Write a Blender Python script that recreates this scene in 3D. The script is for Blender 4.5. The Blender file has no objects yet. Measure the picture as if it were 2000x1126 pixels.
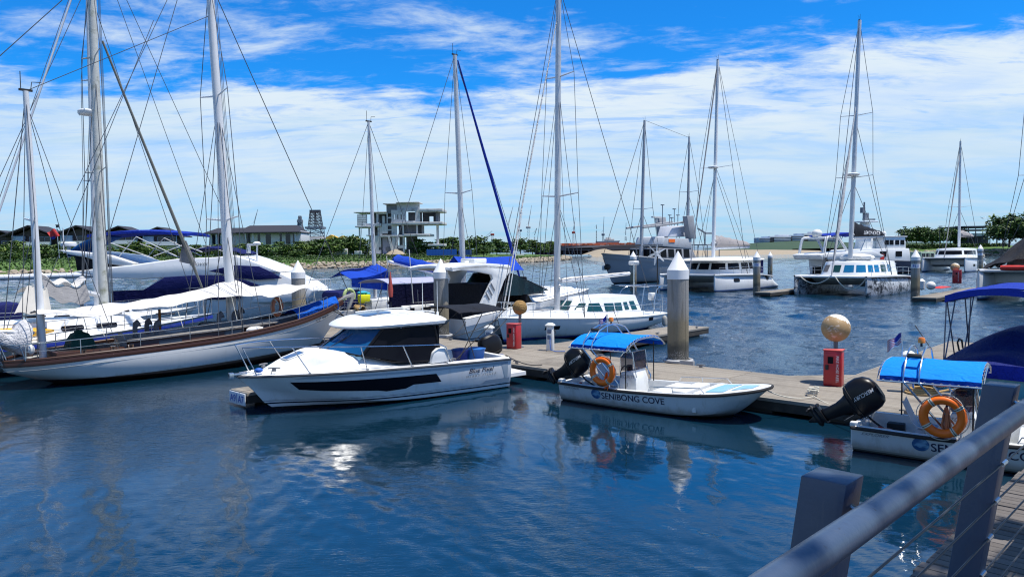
import bpy, bmesh, math, random
from mathutils import Vector, Matrix, noise
from mathutils.bvhtree import BVHTree
R = math.radians
PI = math.pi
rng = random.Random(7)
scene = bpy.context.scene
col = scene.collection

# ------------------------------------------------------------------ camera geometry (photo pixels 2000x1126)
CAM_H = 3.7
FPX = 1444.0
PITCH = math.atan(69 / FPX)
ROLL = -0.012


def ray(px, py):
    a = (px - 1000) / FPX
    b = (563 - py) / FPX
    c, s = math.cos(ROLL), math.sin(ROLL)
    x = a * c - b * s
    y = a * s + b * c
    return (x, y * math.sin(PITCH) + math.cos(PITCH), y * math.cos(PITCH) - math.sin(PITCH))


def G(px, py, z=0.0):
    d = ray(px, py)
    t = (z - CAM_H) / d[2]
    return Vector((d[0] * t, d[1] * t, z))


def D(px, py, Y):
    d = ray(px, py)
    t = Y / d[1]
    return Vector((d[0] * t, Y, CAM_H + d[2] * t))


class Frame:
    """a boat's own axes: +x to the bow, +y to port, z up from the waterline"""
    def __init__(s, ox, oy, deg):
        s.ox, s.oy, s.deg = ox, oy, deg
        s.a = R(deg)
        s.c, s.s = math.cos(s.a), math.sin(s.a)

    def loc(s, p):
        dx, dy = p[0] - s.ox, p[1] - s.oy
        return Vector((s.c * dx + s.s * dy, -s.s * dx + s.c * dy, p[2]))

    def world(s, p):
        return Vector((s.ox + s.c * p[0] - s.s * p[1], s.oy + s.s * p[0] + s.c * p[1], p[2]))

    def px(s, px, py, y=0.0):          # pixel on the boat's plane y = const
        d = ray(px, py)
        k = -s.s * d[0] + s.c * d[1]
        t = (y + (-s.s * s.ox + s.c * s.oy)) / k
        return s.loc((d[0] * t, d[1] * t, CAM_H + d[2] * t))


# ------------------------------------------------------------------ mesh builder
class MB:
    def __init__(s):
        s.v, s.f, s.m = [], [], []

    def add(s, verts, faces, mi=0):
        o = len(s.v)
        s.v += [Vector(p) for p in verts]
        s.f += [[i + o for i in f] for f in faces]
        s.m += [mi] * len(faces)
        return s

    def box(s, c, d, rz=0.0, mi=0, top=1.0, tilt=None):
        x, y, z = d[0] / 2, d[1] / 2, d[2] / 2
        vs = []
        M = Matrix.Rotation(rz, 3, 'Z')
        if tilt is not None:
            M = M @ tilt
        for zz in (-z, z):
            k = top if zz > 0 else 1.0
            for xx, yy in ((-x, -y), (x, -y), (x, y), (-x, y)):
                vs.append(Vector(c) + M @ Vector((xx * k, yy * k, zz)))
        return s.add(vs, [(3, 2, 1, 0), (4, 5, 6, 7), (0, 1, 5, 4), (1, 2, 6, 5), (2, 3, 7, 6), (3, 0, 4, 7)], mi)

    def tube(s, pts, r, n=8, mi=0, closed=False, flat=1.0):
        pts = [Vector(p) for p in pts]
        k = len(pts)
        rr = r if isinstance(r, (list, tuple)) else [r] * k
        up = None
        rings = []
        for i, p in enumerate(pts):
            a = pts[(i - 1) % k] if (closed or i > 0) else pts[i]
            b = pts[(i + 1) % k] if (closed or i < k - 1) else pts[i]
            t = (b - a)
            t = t.normalized() if t.length > 1e-9 else Vector((0, 0, 1))
            if up is None:
                up = Vector((0, 0, 1)) if abs(t.z) < 0.9 else Vector((1, 0, 0))
            e1 = (up - t * up.dot(t))
            if e1.length < 1e-6:
                e1 = t.orthogonal()
            e1.normalize()
            e2 = t.cross(e1)
            up = e1
            rings.append([p + (e1 * math.cos(2 * PI * j / n) + e2 * math.sin(2 * PI * j / n) * flat) * rr[i] for j in range(n)])
        o = len(s.v)
        for g in rings:
            s.v += g
        m = k if closed else k - 1
        for i in range(m):
            for j in range(n):
                a = o + i * n + j
                b = o + i * n + (j + 1) % n
                c = o + ((i + 1) % k) * n + (j + 1) % n
                d = o + ((i + 1) % k) * n + j
                s.f.append([a, b, c, d]); s.m.append(mi)
        if not closed:
            s.f.append([o + j for j in range(n)][::-1]); s.m.append(mi)
            s.f.append([o + (k - 1) * n + j for j in range(n)]); s.m.append(mi)
        return s

    def loft(s, rings, ring_closed=True, cap0=True, cap1=True, mi=0):
        o = len(s.v)
        n = len(rings[0])
        for g in rings:
            s.v += [Vector(p) for p in g]
        for i in range(len(rings) - 1):
            for j in range(n if ring_closed else n - 1):
                a = o + i * n + j
                b = o + i * n + (j + 1) % n
                s.f.append([a, b, b + n, a + n]); s.m.append(mi)
        if ring_closed and cap0:
            s.f.append([o + j for j in range(n)][::-1]); s.m.append(mi)
        if ring_closed and cap1:
            s.f.append([o + (len(rings) - 1) * n + j for j in range(n)]); s.m.append(mi)
        return s

    def grid(s, fn, nu, nv, mi=0):
        return s.loft([[fn(i / nu, j / nv) for j in range(nv + 1)] for i in range(nu + 1)], False, mi=mi)

    def lathe(s, prof, n=16, c=(0, 0, 0), M=None, mi=0):
        M = M or Matrix.Identity(3)
        c = Vector(c)
        return s.loft([[c + M @ Vector((r * math.cos(2 * PI * j / n), r * math.sin(2 * PI * j / n), z)) for j in range(n)]
                       for r, z in prof], True, True, True, mi)

    def ball(s, c, rx, ry=None, rz=None, n=14, M=None, mi=0):
        ry = ry or rx
        rz = rz or rx
        M = M or Matrix.Identity(3)
        c = Vector(c)
        rings = []
        k = max(4, n // 2)
        for i in range(k + 1):
            t = PI * i / k
            q = max(math.sin(t), 0.02)
            rings.append([c + M @ Vector((rx * q * math.cos(2 * PI * j / n), ry * q * math.sin(2 * PI * j / n), -rz * math.cos(t))) for j in range(n)])
        return s.loft(rings, mi=mi)

    def prism(s, outline, axis, a, b, mi=0):
        """outline: 2-D points in the two other axes, extruded from a to b along axis"""
        def P(p, t):
            return {'x': (t, p[0], p[1]), 'y': (p[0], t, p[1]), 'z': (p[0], p[1], t)}[axis]
        n = len(outline)
        return s.add([P(p, a) for p in outline] + [P(p, b) for p in outline],
                     [list(range(n))[::-1], list(range(n, 2 * n))] + [[i, (i + 1) % n, n + (i + 1) % n, n + i] for i in range(n)], mi)

    def sheet(s, fn, nu, nv, th=0.012, mi=0):
        """a cloth or panel of real thickness from fn(u, v)"""
        top = [[Vector(fn(i / nu, j / nv)) for j in range(nv + 1)] for i in range(nu + 1)]
        s.loft(top, False, mi=mi)
        bot = [[p - Vector((0, 0, th)) for p in row] for row in top]
        s.loft([r[::-1] for r in bot], False, mi=mi)
        edge = [r[0] for r in top] + top[-1][1:] + [r[-1] for r in top[:-1]][::-1] + top[0][1:-1][::-1]
        s.loft([edge, [p - Vector((0, 0, th)) for p in edge]], True, False, False, mi)
        return s

    def bvh(s):
        return BVHTree.FromPolygons(s.v, s.f)

    def build(s, name, mat, parent=None, bevel=0.0, angle=38, label=None, flatshade=False, loc=None, rz=0.0, recalc=True):
        me = bpy.data.meshes.new(name)
        me.from_pydata([tuple(p) for p in s.v], [], s.f)
        mats = mat if isinstance(mat, (list, tuple)) else [mat]
        for k in mats:
            me.materials.append(k)
        me.polygons.foreach_set('material_index', [min(i, len(mats) - 1) for i in s.m])
        if recalc or bevel:
            bm = bmesh.new()
            bm.from_mesh(me)
            if recalc:
                bmesh.ops.recalc_face_normals(bm, faces=bm.faces)
            if bevel:
                es = [e for e in bm.edges if len(e.link_faces) == 2 and e.calc_face_angle(0) > R(35)]
                bmesh.ops.bevel(bm, geom=es, offset=bevel, segments=2, profile=0.5, affect='EDGES', clamp_overlap=True)
            bm.to_mesh(me)
            bm.free()
        if not flatshade:
            me.polygons.foreach_set('use_smooth', [True] * len(me.polygons))
            me.set_sharp_from_angle(angle=R(angle))
        me.update()
        o = bpy.data.objects.new(name, me)
        col.objects.link(o)
        if parent is not None:
            o.parent = parent
        if loc is not None:
            o.location = loc
        o.rotation_euler[2] = rz
        if label:
            o['label'] = label
        return o


def tag(o, label, cat, group=None):
    o['label'] = label
    o['category'] = cat
    if group:
        o['group'] = group
    return o


def setting(o, kind='structure'):
    o['kind'] = kind
    return o


def thing(name, label, cat, loc=(0, 0, 0), rz=0.0, group=None):
    o = bpy.data.objects.new(name, None)
    o.empty_display_size = 0.3
    col.objects.link(o)
    o.location = loc
    o.rotation_euler[2] = rz
    return tag(o, label, cat, group)


def boat(name, fr, label, cat, group=None):
    return thing(name, label, cat, (fr.ox, fr.oy, 0), fr.a, group)


def copy_tree(o, parent=None):
    c = o.copy()
    col.objects.link(c)
    c.parent = parent
    for ch in list(o.children):
        copy_tree(ch, c)
    return c


def lerp(a, b, t):
    return a + (b - a) * t


def interp(tab, x):
    """piecewise-linear table [(x, y), ...]"""
    if x <= tab[0][0]:
        return tab[0][1]
    for (x0, y0), (x1, y1) in zip(tab, tab[1:]):
        if x <= x1:
            t = (x - x0) / (x1 - x0)
            return y0 + (y1 - y0) * t
    return tab[-1][1]


def cr(pts, n):
    """Catmull-Rom resample of a list of vectors"""
    pts = [Vector(p) for p in pts]
    out = []
    k = len(pts) - 1
    for i in range(n + 1):
        t = i / n * k
        j = min(int(t), k - 1)
        t -= j
        p1, p2 = pts[j], pts[j + 1]
        p0 = pts[j - 1] if j > 0 else p1 * 2 - p2
        p3 = pts[j + 2] if j + 2 <= k else p2 * 2 - p1
        out.append(0.5 * ((2 * p1) + (p2 - p0) * t + (2 * p0 - 5 * p1 + 4 * p2 - p3) * t * t + (3 * p1 - p0 - 3 * p2 + p3) * t ** 3))
    return out


# ------------------------------------------------------------------ materials
class NT:
    def __init__(s, tree):
        s.t = tree
        s.n, s.l = tree.nodes, tree.links

    def new(s, ty, **kw):
        n = s.n.new(ty)
        for k, v in kw.items():
            setattr(n, k, v)
        return n

    def link(s, a, b):
        s.l.new(a, b)

    def put(s, sock, v):
        if hasattr(v, 'is_output'):
            s.link(v, sock)
        else:
            sock.default_value = v

    def math(s, op, a, b=0.0, c=None, clamp=False):
        n = s.new('ShaderNodeMath', operation=op, use_clamp=clamp)
        s.put(n.inputs[0], a)
        s.put(n.inputs[1], b)
        if c is not None:
            s.put(n.inputs[2], c)
        return n.outputs[0]

    def step(s, x, lo, hi):
        n = s.new('ShaderNodeMapRange', interpolation_type='SMOOTHSTEP')
        s.put(n.inputs[0], x)
        s.put(n.inputs[1], lo)
        s.put(n.inputs[2], hi)
        n.inputs[3].default_value = 0
        n.inputs[4].default_value = 1
        return n.outputs[0]

    def mix(s, f, a, b, blend='MIX'):
        n = s.new('ShaderNodeMix', data_type='RGBA', blend_type=blend)
        s.put(n.inputs[0], f)
        for i, v in ((6, a), (7, b)):
            if isinstance(v, (tuple, list)):
                v = tuple(v) + (1.0,) if len(v) == 3 else v
            s.put(n.inputs[i], v)
        return n.outputs[2]

    def noise(s, vec, scale, detail=4, rough=0.55, dist=0.0):
        n = s.new('ShaderNodeTexNoise')
        if vec is not None:
            s.link(vec, n.inputs['Vector'])
        n.inputs['Scale'].default_value = scale
        n.inputs['Detail'].default_value = detail
        n.inputs['Roughness'].default_value = rough
        n.inputs['Distortion'].default_value = dist
        return n.outputs[0]

    def mapping(s, vec, scale=(1, 1, 1), rot=(0, 0, 0), loc=(0, 0, 0)):
        n = s.new('ShaderNodeMapping')
        s.link(vec, n.inputs[0])
        n.inputs['Scale'].default_value = scale
        n.inputs['Rotation'].default_value = rot
        n.inputs['Location'].default_value = loc
        return n.outputs[0]


def newmat(name):
    m = bpy.data.materials.new(name)
    m.use_nodes = True
    t = NT(m.node_tree)
    b = m.node_tree.nodes['Principled BSDF']
    return m, t, b


def c4(c):
    return (c[0], c[1], c[2], 1.0)


_cache = {}


def mat(name, c, rough=0.5, metal=0.0, var=0.12, scale=3.0, bump=0.0, bscale=20.0, dirt=None, dirt_amt=0.35, dscale=1.5, stretch=(1, 1, 1), coat=0.0, spec=0.5):
    if name in _cache:
        return _cache[name]
    m, t, b = newmat(name)
    tc = t.new('ShaderNodeTexCoord').outputs['Object']
    v = t.mapping(tc, stretch)
    n = t.noise(v, scale, 5)
    lo = tuple(x * (1 - var) for x in c)
    hi = tuple(min(1, x * (1 + var)) for x in c)
    colr = t.mix(n, lo, hi)
    if dirt is not None:
        d = t.noise(v, dscale, 7, 0.65)
        f = t.math('MULTIPLY', t.step(d, 0.48, 0.72), dirt_amt)
        colr = t.mix(f, colr, dirt)
    t.link(colr, b.inputs['Base Color'])
    rn = t.noise(v, scale * 2.3, 3)
    t.link(t.math('MULTIPLY_ADD', rn, 0.16, max(0.02, rough - 0.08)), b.inputs['Roughness'])
    b.inputs['Metallic'].default_value = metal
    b.inputs['Specular IOR Level'].default_value = spec
    if coat:
        b.inputs['Coat Weight'].default_value = coat
        b.inputs['Coat Roughness'].default_value = 0.06
    if bump:
        bn = t.new('ShaderNodeBump')
        bn.inputs['Strength'].default_value = bump
        bn.inputs['Distance'].default_value = 0.02
        t.link(t.noise(v, bscale, 5), bn.inputs['Height'])
        t.link(bn.outputs[0], b.inputs['Normal'])
    _cache[name] = m
    return m


def hullmat(name, top, bands, rough=0.28, slope=0.0, var=0.05, dirt=(0.35, 0.33, 0.26), dirt_amt=0.25):
    """painted hull: bands = [(z_top, colour), ...] from the keel up, by height on the hull itself"""
    m, t, b = newmat(name)
    tc = t.new('ShaderNodeTexCoord').outputs['Object']
    sx = t.new('ShaderNodeSeparateXYZ')
    t.link(tc, sx.inputs[0])
    z = t.math('SUBTRACT', sx.outputs[2], t.math('MULTIPLY', sx.outputs[0], slope))
    n = t.noise(tc, 2.5, 5)
    colr = t.mix(n, tuple(x * (1 - var) for x in top), top)
    st = t.noise(t.mapping(tc, (5, 5, 0.7)), 1.6, 6, 0.65)
    colr = t.mix(t.math('MULTIPLY', t.step(st, 0.5, 0.8), dirt_amt), colr, dirt)
    gz = t.math('ADD', z, t.math('MULTIPLY', t.noise(t.mapping(tc, (3, 3, 1)), 2.0, 6, .6), -0.30))
    colr = t.mix(t.math('MULTIPLY', t.step(gz, 0.10, -0.08), 0.55), colr, (0.20, 0.17, 0.10))
    for zt, c in sorted(bands, key=lambda k: -k[0]):
        f = t.math('LESS_THAN', z, zt)
        colr = t.mix(f, colr, c)
    t.link(colr, b.inputs['Base Color'])
    t.link(t.math('MULTIPLY_ADD', n, 0.15, rough - 0.06), b.inputs['Roughness'])
    b.inputs['Coat Weight'].default_value = 0.25
    b.inputs['Coat Roughness'].default_value = 0.1
    return m


def glass(name, tint, opac=0.6, rough=0.03):
    """tinted pane: part mirror, part see-through"""
    if name in _cache:
        return _cache[name]
    m, t, b = newmat(name)
    b.inputs['Base Color'].default_value = c4(tint)
    b.inputs['Roughness'].default_value = rough
    b.inputs['Coat Weight'].default_value = 0.12
    b.inputs['Coat Roughness'].default_value = 0.02
    tr = t.new('ShaderNodeBsdfTransparent')
    tr.inputs[0].default_value = (min(1, tint[0] * 3 + 0.3), min(1, tint[1] * 3 + 0.35), min(1, tint[2] * 3 + 0.4), 1)
    mx = t.new('ShaderNodeMixShader')
    mx.inputs[0].default_value = opac
    t.link(tr.outputs[0], mx.inputs[1])
    t.link(b.outputs[0], mx.inputs[2])
    t.link(mx.outputs[0], m.node_tree.nodes['Material Output'].inputs[0])
    _cache[name] = m
    return m


def canvas(name, c, var=0.2, wr=0.5, scale=2.2):
    """cloth with folds and a weave"""
    if name in _cache:
        return _cache[name]
    m, t, b = newmat(name)
    tc = t.new('ShaderNodeTexCoord').outputs['Object']
    n = t.noise(tc, scale, 5, 0.6, 0.6)
    t.link(t.mix(n, tuple(x * (1 - var) for x in c), tuple(min(1, x * (1 + var)) for x in c)), b.inputs['Base Color'])
    b.inputs['Roughness'].default_value = 0.75
    b.inputs['Specular IOR Level'].default_value = 0.2
    h = t.math('ADD', t.math('MULTIPLY', t.noise(t.mapping(tc, (1.0, 2.2, 1.4)), scale * 2.0, 4, 0.5, 1.2), 1.0), t.math('MULTIPLY', t.noise(tc, 180, 2), 0.03))
    bn = t.new('ShaderNodeBump')
    bn.inputs['Strength'].default_value = wr
    bn.inputs['Distance'].default_value = 0.08
    t.link(h, bn.inputs['Height'])
    t.link(bn.outputs[0], b.inputs['Normal'])
    _cache[name] = m
    return m


GEL = mat('white_gelcoat', (0.78, 0.79, 0.79), 0.3, var=0.05, scale=1.2, dirt=(0.45, 0.43, 0.36), dirt_amt=0.18, dscale=2.0, coat=0.08)
GELW = mat('weathered_white', (0.70, 0.71, 0.70), 0.45, var=0.08, scale=2.0, dirt=(0.36, 0.34, 0.28), dirt_amt=0.35, dscale=2.6)
CREAM = mat('cream_deck', (0.62, 0.58, 0.42), 0.6, var=0.1, dirt=(0.3, 0.26, 0.18), dirt_amt=0.4)
BLACK = mat('black_plastic', (0.008, 0.008, 0.010), 0.35, var=0.3, spec=0.3)
BLACKM = mat('matt_black', (0.018, 0.018, 0.02), 0.7, var=0.3)
RUBBER = mat('dark_rubber', (0.02, 0.02, 0.022), 0.8, var=0.4)
STEEL = mat('stainless_steel', (0.62, 0.63, 0.65), 0.22, 1.0, var=0.12, scale=6)
ALU = mat('mast_aluminium', (0.60, 0.61, 0.62), 0.42, 0.35, var=0.12, scale=2.0, dirt=(0.25, 0.24, 0.2), dirt_amt=0.3)
WMAST = mat('white_mast_paint', (0.74, 0.75, 0.76), 0.4, var=0.06, dirt=(0.4, 0.38, 0.32), dirt_amt=0.25)
OLDMAST = mat('mossy_mast_paint', (0.56, 0.57, 0.53), 0.6, var=0.25, scale=3.0, dirt=(0.19, 0.20, 0.11), dirt_amt=0.85, dscale=2.2)
WIRE = mat('rigging_wire', (0.10, 0.105, 0.115), 0.45, 0.5, var=0.2)
ROPE = mat('white_rope', (0.6, 0.57, 0.48), 0.9, var=0.25, scale=30)
TANROPE = mat('tan_rope', (0.42, 0.28, 0.12), 0.9, var=0.3, scale=30, bump=0.5, bscale=60)
TEAK = mat('teak_wood', (0.062, 0.026, 0.016), 0.42, var=0.35, scale=4, stretch=(1, 8, 8), dirt=(0.03, 0.012, 0.008), dirt_amt=0.5)
DTEAK = mat('dark_varnish', (0.05, 0.017, 0.010), 0.4, var=0.35, scale=4, stretch=(1, 8, 8))
GREYDECK = mat('grey_deck_paint', (0.22, 0.21, 0.2), 0.8, var=0.18, bump=0.2, bscale=60, dirt=(0.1, 0.08, 0.06))
GREYP = mat('grey_paint', (0.30, 0.31, 0.33), 0.55, var=0.12, dirt=(0.12, 0.1, 0.08))
GLASS = glass('tinted_glass', (0.015, 0.03, 0.045), 0.82)
GLASSB = glass('blue_windscreen', (0.008, 0.10, 0.28), 0.74)
GLASSD = mat('smoked_glass', (0.008, 0.009, 0.014), 0.07, var=0.2, spec=0.07)
BLUEC = canvas('royal_blue_canvas', (0.006, 0.05, 0.40))
NAVYC = canvas('navy_canvas', (0.008, 0.012, 0.09))
NAVYB = canvas('bimini_blue_canvas', (0.008, 0.03, 0.30))
SKYC = canvas('bright_blue_canvas', (0.0, 0.21, 0.75), 0.14, 0.55)
WHITEC = canvas('white_canvas', (0.64, 0.62, 0.59), 0.16, 0.7)
GREYC = canvas('grey_canvas', (0.22, 0.22, 0.23), 0.25)
BEIGEC = canvas('grey_beige_canvas', (0.30, 0.28, 0.28), 0.2)
BLACKC = canvas('black_canvas', (0.012, 0.013, 0.018), 0.3)
BLACKC2 = canvas('black_net_tarp', (0.022, 0.022, 0.026), 0.5, 0.9)
RED = mat('red_cabinet_paint', (0.42, 0.010, 0.018), 0.4, var=0.2, scale=5, dirt=(0.2, 0.02, 0.015), dirt_amt=0.5, coat=0.2)
REDR = mat('red_rubber', (0.55, 0.03, 0.02), 0.55, var=0.15)
ORANGE = mat('lifebuoy_orange', (0.98, 0.17, 0.006), 0.42, var=0.06, scale=6, dirt=(0.6, 0.11, 0.02), dirt_amt=0.2)
OLDORANGE = mat('faded_lifebuoy', (0.42, 0.13, 0.055), 0.6, var=0.2, dirt=(0.2, 0.09, 0.05))
YELLOW = mat('yellow_plastic', (0.75, 0.40, 0.01), 0.5, var=0.1)
LIME = mat('yellow_cloth', (0.75, 0.75, 0.01), 0.7, var=0.15, bump=0.4, bscale=10)
PALEG = mat('pale_green_foam', (0.42, 0.52, 0.22), 0.7, var=0.12)
TURQ = mat('turquoise_cloth', (0.02, 0.35, 0.5), 0.7, var=0.2)
GREENC = canvas('green_canvas', (0.014, 0.06, 0.045), 0.3)
STRIPE = mat('cream_band', (0.62, 0.6, 0.45), 0.6)
INK = mat('navy_lettering', (0.008, 0.012, 0.05), 0.5)
INKW = mat('white_lettering', (0.75, 0.75, 0.75), 0.5)
INKG = mat('grey_lettering', (0.22, 0.24, 0.26), 0.5)
INKB = mat('blue_lettering', (0.02, 0.08, 0.4), 0.5)


# ------------------------------------------------------------------ lettering
def text2d(body, size=1.0, bold=0.0, shear=0.0, spacing=1.0, width=None):
    cu = bpy.data.curves.new('lettering', 'FONT')
    cu.body = body
    cu.size = size
    cu.offset = bold * size
    cu.shear = shear
    cu.space_character = spacing
    cu.resolution_u = 4
    o = bpy.data.objects.new('lettering', cu)
    col.objects.link(o)
    bpy.context.view_layer.update()
    dg = bpy.context.evaluated_depsgraph_get()
    me = bpy.data.meshes.new_from_object(o.evaluated_get(dg))
    vs = [(v.co.x, v.co.y) for v in me.vertices]
    fs = [list(p.vertices) for p in me.polygons]
    bpy.data.objects.remove(o)
    bpy.data.curves.remove(cu)
    bpy.data.meshes.remove(me)
    if width:
        x0 = min(v[0] for v in vs)
        x1 = max(v[0] for v in vs)
        k = width / (x1 - x0)
        vs = [((v[0] - x0) * k, v[1]) for v in vs]
    return vs, fs


def fine(outline, step=0.12):
    """2-D outline -> triangulated, subdivided patch that can follow a curved side"""
    bm = bmesh.new()
    pts = []
    n = len(outline)
    for i in range(n):
        a, b = Vector(outline[i]), Vector(outline[(i + 1) % n])
        k = max(1, int((b - a).length / step))
        pts += [a.lerp(b, j / k) for j in range(k)]
    f = bm.faces.new([bm.verts.new((p.x, p.y, 0)) for p in pts])
    bmesh.ops.triangulate(bm, faces=[f])
    for _ in range(3):
        es = [e for e in bm.edges if e.calc_length() > step * 1.6]
        if not es:
            break
        bmesh.ops.subdivide_edges(bm, edges=es, cuts=1)
        bmesh.ops.triangulate(bm, faces=bm.faces[:])
    bm.verts.index_update()
    vs = [(v.co.x, v.co.y) for v in bm.verts]
    fs = [[v.index for v in f.verts] for f in bm.faces]
    bm.free()
    return vs, fs


def on_side(bvh, side, off=0.006, x0=0.0, z0=0.0, dirx=1, rot=0.0):
    """map (u, v) lettering or pane coordinates to the side of a hull or cabin (side = +1 port, -1 starboard)"""
    c, s = math.cos(rot), math.sin(rot)

    def fn(p):
        u, v = p[0] * c - p[1] * s, p[0] * s + p[1] * c
        x, z = x0 + dirx * u, z0 + v
        h = bvh.ray_cast(Vector((x, side * 12, z)), Vector((0, -side, 0)))
        if h[0] is None:
            h = bvh.find_nearest(Vector((x, side * 1.0, z)))
        n = h[1] if h[1].y * side > 0 else -h[1]
        return h[0] + n * off
    return fn


def decal(name, shape, fn, material, parent):
    mb = MB()
    mb.add([fn(p) for p in shape[0]], shape[1])
    return mb.build(name, material, parent, recalc=False, angle=60)


def on_plane(o, eu, ev):
    o, eu, ev = Vector(o), Vector(eu), Vector(ev)
    return lambda p: o + eu * p[0] + ev * p[1]


# ------------------------------------------------------------------ hull lofting
class Hull:
    def __init__(s, st, n=28, bulge=0.12, bottom=0.12, flare=0.0):
        """st = [(sheer, chine, keel)] port-side points, stern to bow"""
        S = cr([a for a, b, c in st], n)
        C = cr([b for a, b, c in st], n)
        K = cr([c for a, b, c in st], n)
        s.S = S
        rows = []
        for a, b, k in zip(S, C, K):
            a.y = max(a.y, 0.0); b.y = max(b.y, 0.0); k.y = 0
            half = []
            for i in range(5):
                t = i / 5
                p = k.lerp(b, t)
                p.z -= bottom * math.sin(PI * t) * min(1, b.y)
                half.append(p)
            for i in range(8):
                t = i / 7
                p = b.lerp(a, t)
                p.y += (bulge - flare * (1 - t)) * math.sin(PI * t) * min(1.0, a.y) * 0.6
                half.append(p)
            rows.append([Vector((p.x, -p.y, p.z)) for p in half[::-1]] + half[1:])
        s.rows = rows
        s.mb = MB()
        s.mb.loft(rows, False)
        s.mb.f.append(list(range(len(rows[0])))); s.mb.m.append(0)
        s.tree = s.mb.bvh()

    def sheer(s, side=1, inset=0.0, dz=0.0, x0=-99, x1=99):
        return [Vector((p.x, side * max(0.0, p.y - inset), p.z + dz)) for p in s.S if x0 <= p.x <= x1]

    def at(s, x):
        for a, b in zip(s.S, s.S[1:]):
            if a.x <= x <= b.x:
                return a.lerp(b, (x - a.x) / max(1e-6, b.x - a.x))
        return (s.S[0] if x < s.S[0].x else s.S[-1]).copy()

    def deck(s, dz=-0.03, camber=0.06, x0=-99, x1=99, inset=0.03, nv=10, hfn=None):
        mb = MB()
        rows = []
        for p in s.S:
            if not x0 <= p.x <= x1:
                continue
            y = max(0.005, p.y - inset)
            row = []
            for j in range(nv + 1):
                t = -1 + 2 * j / nv
                z = p.z + dz + camber * (1 - t * t) * min(1, y)
                if hfn:
                    z += hfn(p.x, t * y, y)
                row.append(Vector((p.x, t * y, z)))
            rows.append(row)
        mb.loft(rows, False)
        return mb


def cabin(outline, z0, z1, inset=0.12, crown=0.05, z0fn=None, z1fn=None, rake_front=0.0, rake_back=0.0, n=3):
    """deckhouse: closed plan outline lofted from z0 to z1, sides leaning in, roof crowned"""
    mb = MB()
    cx = sum(p[0] for p in outline) / len(outline)
    xs = [p[0] for p in outline]
    xm, xM = min(xs), max(xs)
    base = []
    top = []
    for x, y in outline:
        za = z0fn(x) if z0fn else z0
        zb = z1fn(x) if z1fn else z1
        base.append(Vector((x, y, za)))
        f = (x - xm) / (xM - xm)
        nx = x - rake_front * max(0, f - 0.5) * 2 + rake_back * max(0, 0.5 - f) * 2
        ny = y - math.copysign(min(abs(y), inset), y) if abs(y) > 1e-6 else y
        top.append(Vector((nx, ny, zb)))
    rings = [base]
    for i in range(1, n + 1):
        rings.append([a.lerp(b, i / n) for a, b in zip(base, top)])
    mb.loft(rings, True, False, False)
    c = Vector((sum(p.x for p in top) / len(top), 0, sum(p.z for p in top) / len(top)))
    rr = [top]
    for k in (0.93, 0.75, 0.45, 0.02):
        rr.append([Vector((lerp(c.x, p.x, k), lerp(c.y, p.y, k), lerp(c.z, p.z, k) + crown * (1 - k * k))) for p in top])
    mb.loft(rr, True, False, True)
    return mb


def rails(path, h, step=1.0, r=0.014, levels=(1.0,), lean=0.0, foot=None):
    """pulpit or lifeline: posts along path with bars at the given height fractions"""
    mb = MB()
    path = [Vector(p) for p in path]
    for k in levels:
        mb.tube([p + Vector((0, 0, h * k)) for p in path], r * (1.0 if k == 1.0 else 0.6), 6)
    L = 0.0
    last = -9
    for i, p in enumerate(path):
        if i:
            L += (p - path[i - 1]).length
        if L - last >= step or i == len(path) - 1:
            mb.tube([p, p + Vector((0, 0, h))], r, 6)
            last = L
    return mb


def stay(parent, a, b, r=0.012, m=None, name='stay'):
    mb = MB()
    mb.tube([a, b], r, 5)
    return mb.build(name, m or WIRE, parent)


def rig(root, base, top, spreads=((0.55, 0.9),), chain=(), fore=None, aft=None, mm=None, r0=0.11, r1=0.07, wr=0.012, inner=True, sdir=None, head=True):
    """mast with spreaders and standing rigging, in boat axes; chain = port/starboard chainplates"""
    mm = mm or ALU
    base, top = Vector(base), Vector(top)
    mb = MB()
    mb.tube([base.lerp(top, t) for t in (0, 0.25, 0.5, 0.75, 1)], [r0, r0, lerp(r0, r1, 0.3), lerp(r0, r1, 0.6), r1], 10)
    for t in (0.08, 0.1):
        mb.ball(base.lerp(top, t) + Vector((0, r0, 0)), 0.07)
    mast = mb.build('mast', mm, root)
    if head:
        h = MB()
        h.box(top + Vector((0.0, 0, 0.03)), (0.34, 0.07, 0.06))
        h.tube([top + Vector((-0.12, 0, 0)), top + Vector((-0.12, 0, 0.55))], 0.012, 5)
        h.tube([top + Vector((0.12, 0, 0)), top + Vector((0.16, 0, 0.28)), top + Vector((0.4, 0, 0.3))], 0.012, 5)
        h.build('masthead', BLACKM, mast)
    for f, w in spreads:
        c = base.lerp(top, f)
        tips = []
        for sd in (1, -1):
            e = c + Vector((-0.12, sd * w, 0.10))
            q = MB()
            q.tube([c, e], [0.04, 0.022], 6, flat=0.5)
            q.build('spreader', mm, mast)
            tips.append(e)
            if inner:
                stay(root, base.lerp(top, max(0.0, f - 0.02)), Vector(chain[0 if sd == 1 else 1]) if chain else e, wr)
    if chain:
        for sd in (0, 1):
            pts = [Vector(chain[sd])]
            for f, w in spreads:
                pts.append(base.lerp(top, f) + Vector((-0.12, (w if sd == 0 else -w), 0.10)))
            pts.append(top)
            mb = MB()
            mb.tube(pts, wr, 5)
            mb.build('shroud', WIRE, root)
    if fore is not None:
        stay(root, fore, top, wr * 1.2)
    if aft is not None:
        stay(root, aft, top, wr * 1.2)
    return mast


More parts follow.
